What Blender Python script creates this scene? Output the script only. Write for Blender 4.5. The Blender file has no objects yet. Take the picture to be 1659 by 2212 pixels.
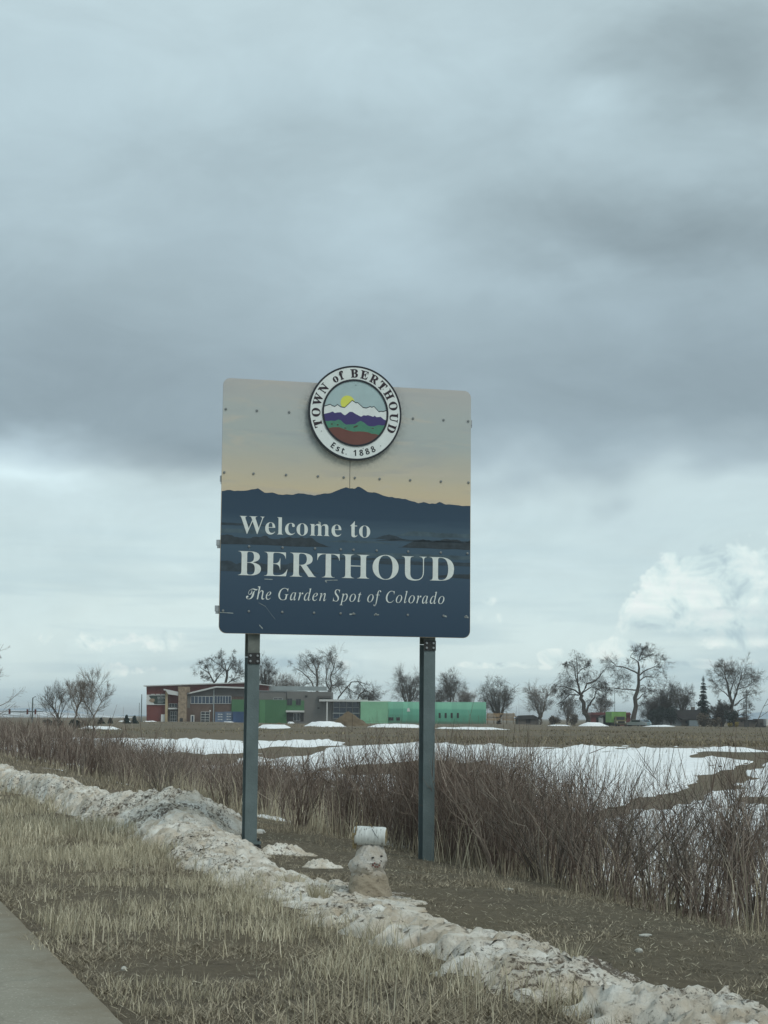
import bpy, math, random
import numpy as np
from mathutils import Vector, Matrix

# ------------------------------------------------------------------ camera
SC = bpy.context.scene
COL = SC.collection
CAM_H, PITCH, ROLL, FPX = 1.5, math.radians(6.33), math.radians(0.51), 4000.0 / 2212.0
_f = Vector((0, math.cos(PITCH), math.sin(PITCH)))
_r0 = Vector((1, 0, 0)); _u0 = _r0.cross(_f)
_r = _r0 * math.cos(ROLL) + _u0 * math.sin(ROLL)
_u = _u0 * math.cos(ROLL) - _r0 * math.sin(ROLL)
cam_d = bpy.data.cameras.new('camera'); cam = bpy.data.objects.new('camera', cam_d); COL.objects.link(cam)
cam_d.sensor_fit = 'VERTICAL'; cam_d.sensor_height = 36.0; cam_d.sensor_width = 27.0; cam_d.lens = 36.0 * FPX
cam_d.clip_start = 0.1; cam_d.clip_end = 30000
cam.matrix_world = Matrix(((_r.x, _u.x, -_f.x, 0), (_r.y, _u.y, -_f.y, 0), (_r.z, _u.z, -_f.z, CAM_H), (0, 0, 0, 1)))
SC.camera = cam

def ray(px, py):
    """world direction for a point of the survey photograph (1659 x 2212 grid)"""
    return _f + _r * ((px - 829.5) / 4000.0) - _u * ((py - 1106.0) / 4000.0)
def at(px, py, Y):
    """world point on that bearing, Y metres ahead"""
    d = ray(px, py); return Vector((0, 0, CAM_H)) + d * (Y / d.y)

# ------------------------------------------------------------------ exposure
SC.view_settings.view_transform = 'Standard'; SC.view_settings.look = 'None'
SC.view_settings.exposure = 0.0; SC.view_settings.gamma = 1.0
SC.view_settings.use_curve_mapping = False

# ------------------------------------------------------------------ sky and sun
SUN_EL, SUN_AZ = math.radians(48), math.radians(140)      # azimuth clockwise from +Y
def lin(r, g, b):
    return tuple(((c / 255 + 0.055) / 1.055) ** 2.4 if c > 10.3 else c / 255 / 12.92 for c in (r, g, b)) + (1.0,)

def nd(nt, typ, **kw):
    n = nt.nodes.new(typ)
    for k, v in kw.items():
        if k.startswith('i_'):
            k2 = k[2:]; n.inputs[int(k2) if k2.isdigit() else k2.replace('_', ' ')].default_value = v
        else:
            setattr(n, k, v)
    return n
def mth(nt, op, a, b=None, c=None, clamp=False):
    n = nt.nodes.new('ShaderNodeMath'); n.operation = op; n.use_clamp = clamp
    for i, v in enumerate((a, b, c)):
        if v is None: continue
        if isinstance(v, (int, float)): n.inputs[i].default_value = v
        else: nt.links.new(v, n.inputs[i])
    return n.outputs[0]
def vmth(nt, op, a, b=None, scale=None):
    n = nt.nodes.new('ShaderNodeVectorMath'); n.operation = op
    for i, v in enumerate((a, b)):
        if v is None: continue
        if isinstance(v, (tuple, list, Vector)): n.inputs[i].default_value = tuple(v)
        else: nt.links.new(v, n.inputs[i])
    if scale is not None:
        if isinstance(scale, (int, float)): n.inputs['Scale'].default_value = scale
        else: nt.links.new(scale, n.inputs['Scale'])
    return n.outputs['Value'] if op in ('DISTANCE', 'DOT_PRODUCT', 'LENGTH') else n.outputs['Vector']
def mix(nt, fac, a, b, blend='MIX'):
    n = nt.nodes.new('ShaderNodeMix'); n.data_type = 'RGBA'; n.blend_type = blend
    for s, v in ((n.inputs[0], fac), (n.inputs[6], a), (n.inputs[7], b)):
        if isinstance(v, (int, float)): s.default_value = v
        elif isinstance(v, (tuple, list)): s.default_value = v if len(v) == 4 else tuple(v) + (1.0,)
        else: nt.links.new(v, s)
    return n.outputs[2]
def ramp(nt, fac, stops, interp='LINEAR'):
    n = nt.nodes.new('ShaderNodeValToRGB'); cr = n.color_ramp; cr.interpolation = interp
    while len(cr.elements) < len(stops): cr.elements.new(0.5)
    for e, (p, c) in zip(cr.elements, stops):
        e.position = p; e.color = c if isinstance(c, (tuple, list)) else (c, c, c, 1)
    nt.links.new(fac, n.inputs[0]); return n.outputs[0]
def noise(nt, vec, scale, detail=4, rough=0.55, dist=0.0, out=0):
    n = nd(nt, 'ShaderNodeTexNoise', i_Scale=scale, i_Detail=detail, i_Roughness=rough, i_Distortion=dist)
    if vec is not None: nt.links.new(vec, n.inputs['Vector'])
    return n.outputs[out]

world = bpy.data.worlds.new('World'); SC.world = world; world.use_nodes = True
W = world.node_tree; W.nodes.clear()
w_out = W.nodes.new('ShaderNodeOutputWorld')
tc = W.nodes.new('ShaderNodeTexCoord'); DIR = tc.outputs['Generated']
sky = nd(W, 'ShaderNodeTexSky', sky_type='NISHITA', sun_disc=False, sun_elevation=SUN_EL, sun_rotation=SUN_AZ)
sky_col = mix(W, 1.0, sky.outputs[0], (0.10, 0.10, 0.10), 'MULTIPLY')
sep = W.nodes.new('ShaderNodeSeparateXYZ'); W.links.new(DIR, sep.inputs[0])
Z = sep.outputs[2]
# overcast deck: large soft billows, flattened towards the horizon
shear = W.nodes.new('ShaderNodeCombineXYZ')
W.links.new(vmth(W, 'DOT_PRODUCT', DIR, (1.0, 0.0, 0.8)), shear.inputs[0]); W.links.new(sep.outputs[1], shear.inputs[1]); W.links.new(vmth(W, 'DOT_PRODUCT', DIR, (-0.45, 0.0, 2.1)), shear.inputs[2])
flat = shear.outputs[0]
n1 = noise(W, vmth(W, 'ADD', flat, (3.1, 1.7, 0.4)), 3.2, 3, 0.55, 0.3)
n2 = noise(W, vmth(W, 'ADD', flat, (7.7, 2.2, 5.4)), 8.0, 3, 0.52, 0.2)
warp = mth(W, 'ADD', mth(W, 'MULTIPLY', mth(W, 'SUBTRACT', n1, 0.5), 0.10), mth(W, 'MULTIPLY', mth(W, 'SUBTRACT', n2, 0.5), 0.07))
zw = mth(W, 'ADD', Z, warp)
deck = ramp(W, zw, [(0.0, lin(208, 229, 232)), (0.018, lin(210, 231, 233)), (0.045, lin(219, 238, 238)), (0.085, lin(206, 227, 230)),
                    (0.116, lin(205, 225, 229)), (0.131, lin(172, 191, 199)), (0.147, lin(154, 173, 182)), (0.19, lin(156, 175, 184)), (0.25, lin(170, 190, 198)),
                    (0.31, lin(183, 204, 211)), (0.37, lin(196, 217, 223)), (0.6, lin(195, 216, 222)), (1.0, lin(190, 211, 218))])
nwn = nd(W, 'ShaderNodeTexNoise', i_Scale=9.0, i_Detail=4.0, i_Roughness=0.6); W.links.new(flat, nwn.inputs['Vector'])
NW = vmth(W, 'SUBTRACT', nwn.outputs['Color'], (0.5, 0.5, 0.5))
WARPED = {a: vmth(W, 'ADD', DIR, vmth(W, 'SCALE', NW, None, a * 0.1)) for a in (0.7, 0.22)}
def blob(px, py, rx, ry, warp_amt):
    """soft-edged cloud mass around a bearing (rx, ry in grid pixels); the masses lie ahead, none behind"""
    c = ray(px, py).normalized()
    e1 = Vector((c.y, -c.x, 0)).normalized(); e2 = c.cross(e1); e2 = -e2 if e2.z < 0 else e2
    a = vmth(W, 'DOT_PRODUCT', WARPED[warp_amt], e1 * (4000.0 / rx)); b = vmth(W, 'DOT_PRODUCT', WARPED[warp_amt], e2 * (4000.0 / ry))
    d2 = mth(W, 'MULTIPLY_ADD', a, a, mth(W, 'MULTIPLY', b, b))
    return mth(W, 'MULTIPLY', mth(W, 'POWER', 0.3679, d2), AHEAD)
AHEAD = mth(W, 'GREATER_THAN', sep.outputs[1], 0.0)
shade = None
for px, py, rx, ry, amt in ((1420, 480, 400, 105, 0.20), (1580, 140, 230, 170, 0.22), (1330, 90, 150, 110, 0.08), (230, 820, 400, 150, 0.10), (1450, 790, 430, 130, 0.06), (180, 620, 260, 80, 0.05), (430, 985, 200, 60, 0.10),
                            (1270, 235, 85, 60, -0.10), (1500, 330, 200, 70, -0.05), (560, 170, 360, 110, -0.05), (850, 540, 200, 120, -0.12), (1150, 640, 260, 45, -0.05), (1700, 560, 280, 60, 0.05), (20, 1000, 190, 45, -0.20), (1260, 985, 220, 40, -0.06),
                            (100, 260, 220, 180, -0.05), (750, 770, 200, 60, -0.05), (840, 330, 220, 60, 0.05), (480, 340, 260, 60, 0.05), (1050, 170, 200, 60, -0.04)):
    t = mth(W, 'MULTIPLY', blob(px, py, rx, ry, 0.7), amt)
    shade = t if shade is None else mth(W, 'ADD', shade, t)
mott = mth(W, 'MULTIPLY', mth(W, 'SUBTRACT', noise(W, flat, 11.0, 7, 0.64, 0.6), 0.5), 0.30)
mul = mth(W, 'SUBTRACT', mth(W, 'ADD', 1.0, mott), mth(W, 'MULTIPLY', shade, 1.4))
cmb = W.nodes.new('ShaderNodeCombineColor'); [W.links.new(mul, cmb.inputs[i]) for i in range(3)]
deck = mix(W, 1.0, deck, cmb.outputs[0], 'MULTIPLY')
# bright cumulus standing on the horizon (one big bank, several small)
nc = noise(W, DIR, 34.0, 4, 0.62, 0.25)
ncb = noise(W, DIR, 75.0, 3, 0.6, 0.2)
cum = None
for px, py, rx, ry, am in ((1480, 1268, 135, 70, 1.15), (1405, 1310, 70, 66, 1.1), (1600, 1245, 120, 82, 1.15), (1740, 1235, 130, 100, 1.15), (1600, 1345, 190, 48, 0.95), (1180, 1408, 44, 24, 0.95), (1090, 1430, 130, 15, 0.75), (1500, 1440, 170, 15, 0.72), (1060, 1290, 50, 20, 0.6), (1215, 1340, 50, 16, 0.62), (1330, 1400, 120, 30, 0.6),
                       (700, 1432, 220, 22, 0.55), (250, 1385, 260, 36, 0.55), (330, 1445, 200, 18, 0.55), (950, 1330, 200, 40, 0.45)):
    b = mth(W, 'MULTIPLY', blob(px, py, rx, ry, 0.22), am)
    cum = b if cum is None else mth(W, 'MAXIMUM', cum, b)
dens = mth(W, 'ADD', cum, mth(W, 'ADD', mth(W, 'MULTIPLY', mth(W, 'SUBTRACT', nc, 0.5), 1.5), mth(W, 'MULTIPLY', mth(W, 'SUBTRACT', ncb, 0.5), 0.6)))
cfac = mth(W, 'MULTIPLY', ramp(W, dens, [(0.0, 0.0), (0.42, 0.0), (0.60, 1.0), (1.0, 1.0)], 'EASE'), ramp(W, cum, [(0.05, 0.0), (0.3, 1.0)]))
ccol = ramp(W, noise(W, vmth(W, 'ADD', DIR, (0.0, 0.0, 0.004)), 44.0, 4, 0.62, 0.5), [(0.34, lin(186, 208, 215)), (0.45, lin(220, 240, 240)), (0.56, lin(238, 252, 249)), (0.7, lin(247, 255, 253))])
deck = mix(W, mth(W, 'MULTIPLY', cfac, 0.97), deck, ccol)
# thin grey streaks low over the horizon
low = mth(W, 'MULTIPLY', ramp(W, Z, [(0.0, 1.0), (0.05, 1.0), (0.12, 0.0)]), ramp(W, noise(W, vmth(W, 'MULTIPLY', DIR, (1, 1, 9)), 7.0, 3, 0.55, 0.2), [(0.45, 0.0), (0.68, 1.0)]))
deck = mix(W, mth(W, 'MULTIPLY', low, 0.6), deck, lin(170, 198, 209))
final = mix(W, 0.94, sky_col, deck)
world.cycles.sampling_method = 'MANUAL'; world.cycles.sample_map_resolution = 256
bg = nd(W, 'ShaderNodeBackground', i_Strength=1.0); W.links.new(final, bg.inputs[0]); W.links.new(bg.outputs[0], w_out.inputs[0])

sun_d = bpy.data.lights.new('sun', 'SUN'); sun = bpy.data.objects.new('sun', sun_d); COL.objects.link(sun)
sun_d.energy = 1.2; sun_d.angle = math.radians(25); sun_d.color = (1.0, 0.99, 0.90)
_sd = Vector((math.sin(SUN_AZ) * math.cos(SUN_EL), math.cos(SUN_AZ) * math.cos(SUN_EL), math.sin(SUN_EL)))
sun.rotation_euler = (-_sd).to_track_quat('-Z', 'Y').to_euler(); sun.location = (0, 0, 40)

# ------------------------------------------------------------------ helpers
rng = np.random.default_rng(7)
ROADA = math.radians(17.0); CA, SA = math.cos(ROADA), math.sin(ROADA)
def uv2xy(u, v): return v * CA - u * SA, v * SA + u * CA          # road frame: u along, v to the right
def xy2uv(x, y): return -x * SA + y * CA, x * CA + y * SA

def _h(ix, iy, seed):
    n = (ix.astype(np.int64) * 374761393 + iy.astype(np.int64) * 668265263 + seed * 982451653) & 0x7fffffff
    n = ((n ^ (n >> 13)) * 1274126177) & 0x7fffffff
    return ((n ^ (n >> 16)) & 0xffff) / 65535.0
def vn(x, y, seed=0):
    x = np.asarray(x, float); y = np.asarray(y, float)
    ix = np.floor(x); iy = np.floor(y); fx = x - ix; fy = y - iy
    fx = fx * fx * (3 - 2 * fx); fy = fy * fy * (3 - 2 * fy)
    a = _h(ix, iy, seed); b = _h(ix + 1, iy, seed); c = _h(ix, iy + 1, seed); d = _h(ix + 1, iy + 1, seed)
    return (a * (1 - fx) + b * fx) * (1 - fy) + (c * (1 - fx) + d * fx) * fy
def fbm(x, y, octv=4, seed=0, gain=0.5):
    s = 0; a = 1; t = 0
    for o in range(octv):
        s = s + a * vn(x * 2 ** o, y * 2 ** o, seed + o * 17); t += a; a *= gain
    return s / t
def cells(x, y, seed=0):
    """rounded lumps: 1 at the middle of a cell, 0 at its edge"""
    ix = np.floor(x); iy = np.floor(y); best = np.full(np.shape(x), 9.0)
    for dx in (-1, 0, 1):
        for dy in (-1, 0, 1):
            cx = ix + dx; cy = iy + dy
            d = (cx + _h(cx, cy, seed) - x) ** 2 + (cy + _h(cx, cy, seed + 5) - y) ** 2; best = np.minimum(best, d)
    return np.clip(1 - best / 0.6, 0, 1)
def ss(t):
    t = np.clip(t, 0, 1); return t * t * (3 - 2 * t)

def lip(x, y): return (x + 19) * -0.622 + (y - 128) * -0.783
def gz(x, y):
    """ground height: level verge, a snow-filled hollow beyond the sign, level fields behind it"""
    x = np.asarray(x, float); y = np.asarray(y, float)
    u, v = xy2uv(x, y); s = lip(x, y)
    hollow = ss((v - 5.0) / 10.0) * ss(s / 34.0)
    z = -1.45 * hollow
    z = z + (fbm(x * 0.35, y * 0.35, 3, 5) - 0.5) * 0.16 * ss((v - 1.7) / 2.0)
    z = z + (fbm(x * 0.05, y * 0.05, 3, 9) - 0.5) * 0.9 * ss(-s / 60.0)
    return z
def g1(x, y): return float(gz(np.array([x]), np.array([y]))[0])

def mesh_np(name, verts, faces):
    """verts (n,3); faces (m,k) int"""
    verts = np.asarray(verts, np.float32); faces = np.asarray(faces, np.int32)
    me = bpy.data.meshes.new(name); k = faces.shape[1]; m = len(faces)
    me.vertices.add(len(verts)); me.vertices.foreach_set('co', verts.ravel())
    me.loops.add(m * k); me.loops.foreach_set('vertex_index', faces.ravel())
    me.polygons.add(m); me.polygons.foreach_set('loop_start', np.arange(m, dtype=np.int32) * k)
    me.update(calc_edges=True); me.validate()
    return me
def smooth(me): me.polygons.foreach_set('use_smooth', np.ones(len(me.polygons), bool)); return me
def obj(name, me, mat=None, parent=None, loc=(0, 0, 0)):
    o = bpy.data.objects.new(name, me); COL.objects.link(o); o.location = loc
    if mat is not None:
        if isinstance(mat, (list, tuple)):
            for m in mat: me.materials.append(m)
        elif not me.materials: me.materials.append(mat)
    if parent is not None: o.parent = parent
    return o
def thing(name, label, cat, loc=(0, 0, 0), rz=0.0, group=None):
    o = bpy.data.objects.new(name, None); COL.objects.link(o); o.location = loc; o.rotation_euler = (0, 0, rz)
    o.empty_display_size = 0.2
    return tag(o, label, cat, group)
def tag(o, label, cat, group=None):
    o['label'] = label; o['category'] = cat
    if group: o['group'] = group
    return o
def kind(o, k): o['kind'] = k; return o

class MB:
    """collects boxes / prisms / cylinders for one mesh"""
    def __init__(self): self.v = []; self.f = []
    def quadmesh(self, vs, fs):
        b = len(self.v); self.v += [tuple(p) for p in vs]; self.f += [tuple(i + b for i in f) for f in fs]; return self
    def box(self, x0, x1, y0, y1, z0, z1):
        return self.quadmesh([(x, y, z) for z in (z0, z1) for y in (y0, y1) for x in (x0, x1)],
            [(0, 2, 3, 1), (4, 5, 7, 6), (0, 1, 5, 4), (2, 6, 7, 3), (0, 4, 6, 2), (1, 3, 7, 5)])
    def prism(self, pts, y0, y1):
        """polygon in x,z pushed along y"""
        n = len(pts)
        a = sum(pts[i][0] * pts[(i + 1) % n][1] - pts[(i + 1) % n][0] * pts[i][1] for i in range(n))
        if a < 0: pts = pts[::-1]
        return self.quadmesh([(x, y0, z) for x, z in pts] + [(x, y1, z) for x, z in pts],
            [tuple(range(n)), tuple(range(2 * n - 1, n - 1, -1))] + [(i + n, (i + 1) % n + n, (i + 1) % n, i) for i in range(n)])
    def cyl(self, p0, p1, r0, r1=None, n=8):
        p0 = Vector(p0); p1 = Vector(p1); r1 = r0 if r1 is None else r1
        t = (p1 - p0).normalized(); a = t.orthogonal().normalized(); b = t.cross(a)
        vs = [p + (a * math.cos(i * 2 * math.pi / n) + b * math.sin(i * 2 * math.pi / n)) * r for p, r in ((p0, r0), (p1, r1)) for i in range(n)]
        return self.quadmesh(vs, [(i, (i + 1) % n, (i + 1) % n + n, i + n) for i in range(n)] + [tuple(range(n - 1, -1, -1)), tuple(range(n, 2 * n))])
    def mesh(self, name):
        me = bpy.data.meshes.new(name); me.from_pydata([tuple(p) for p in self.v], [], self.f); me.update(); return me
    def build(self, name, mat, parent=None, loc=(0, 0, 0)): return obj(name, self.mesh(name), mat, parent, loc)

def tubes(P, R, k=3):
    """P (N,m,3) polylines, R (N,m) radii -> verts, quads"""
    N, m, _ = P.shape
    T = np.gradient(P, axis=1); T /= np.linalg.norm(T, axis=2, keepdims=True) + 1e-9
    ref = np.where(np.abs(T[..., 2:3]) > 0.9, np.array([1.0, 0.1, 0]), np.array([0.05, 0.1, 1.0]))
    A = np.cross(T, ref); A /= np.linalg.norm(A, axis=2, keepdims=True) + 1e-9
    B = np.cross(T, A)
    ang = np.arange(k) * 2 * math.pi / k
    V = P[:, :, None, :] + R[:, :, None, None] * (A[:, :, None, :] * np.cos(ang)[None, None, :, None] + B[:, :, None, :] * np.sin(ang)[None, None, :, None])
    i, j, s = np.meshgrid(np.arange(N), np.arange(m - 1), np.arange(k), indexing='ij')
    b = i * m * k + j * k
    F = np.stack([b + s, b + (s + 1) % k, b + (s + 1) % k + k, b + s + k], -1).reshape(-1, 4)
    return V.reshape(-1, 3), F
def ribbons(P, R, seed=0):
    """thin tapering twigs as flat slivers, turned at random; one triangle (2 points) or a quad and a tip (3 points)"""
    r = np.random.default_rng(seed); N, m, _ = P.shape; T = P[:, -1] - P[:, 0]; A = np.cross(T, r.normal(0, 1, (N, 3))); A /= np.linalg.norm(A, axis=1, keepdims=True) + 1e-9
    w = A * R[:, :1]; o = np.arange(N)[:, None] * 4
    if m == 2:
        V = np.stack([P[:, 0] - w, P[:, 0] + w, P[:, 1] + w * 0.25, P[:, 1] - w * 0.25], 1)
        return V.reshape(-1, 3), o + np.array([[0, 1, 2, 3]])
    w2 = A * R[:, 1:2]; w3 = A * R[:, -1:]; o = np.arange(N)[:, None] * 6
    V = np.stack([P[:, 0] - w, P[:, 0] + w, P[:, 1] + w2, P[:, 1] - w2, P[:, -1] + w3, P[:, -1] - w3], 1)
    return V.reshape(-1, 3), np.concatenate([o + np.array([[0, 1, 2, 3]]), o + np.array([[3, 2, 4, 5]])])
def join(parts):
    vs = []; fs = []; o = 0
    for v, f in parts: vs.append(v); fs.append(f + o); o += len(v)
    return np.concatenate(vs), np.concatenate(fs)

# ------------------------------------------------------------------ materials
MATS = {}
def mat(name, col, rough=0.8, metal=0.0, vary=0.0, vscale=4.0, bump=0.0, bscale=30.0, col2=None, spec=0.3, coord='Object'):
    m = bpy.data.materials.new(name); m.use_nodes = True; nt = m.node_tree; b = nt.nodes['Principled BSDF']
    col = tuple(col)[:3] + (1.0,)
    b.inputs['Base Color'].default_value = col; b.inputs['Roughness'].default_value = rough; b.inputs['Metallic'].default_value = metal
    b.inputs['Specular IOR Level'].default_value = spec
    t = nt.nodes.new('ShaderNodeTexCoord'); vec = t.outputs[coord]
    if vary or col2:
        c2 = tuple(col2)[:3] + (1.0,) if col2 else tuple(c * (1 - vary) for c in col[:3]) + (1.0,)
        f = ramp(nt, noise(nt, vec, vscale, 6, 0.62), [(0.36, 0.0), (0.66, 1.0)])
        nt.links.new(mix(nt, f, col, c2), b.inputs['Base Color'])
    if bump:
        bp = nd(nt, 'ShaderNodeBump', i_Strength=bump, i_Distance=0.05)
        nt.links.new(noise(nt, vec, bscale, 5, 0.6), bp.inputs['Height']); nt.links.new(bp.outputs[0], b.inputs['Normal'])
    MATS[name] = m; return m
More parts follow.
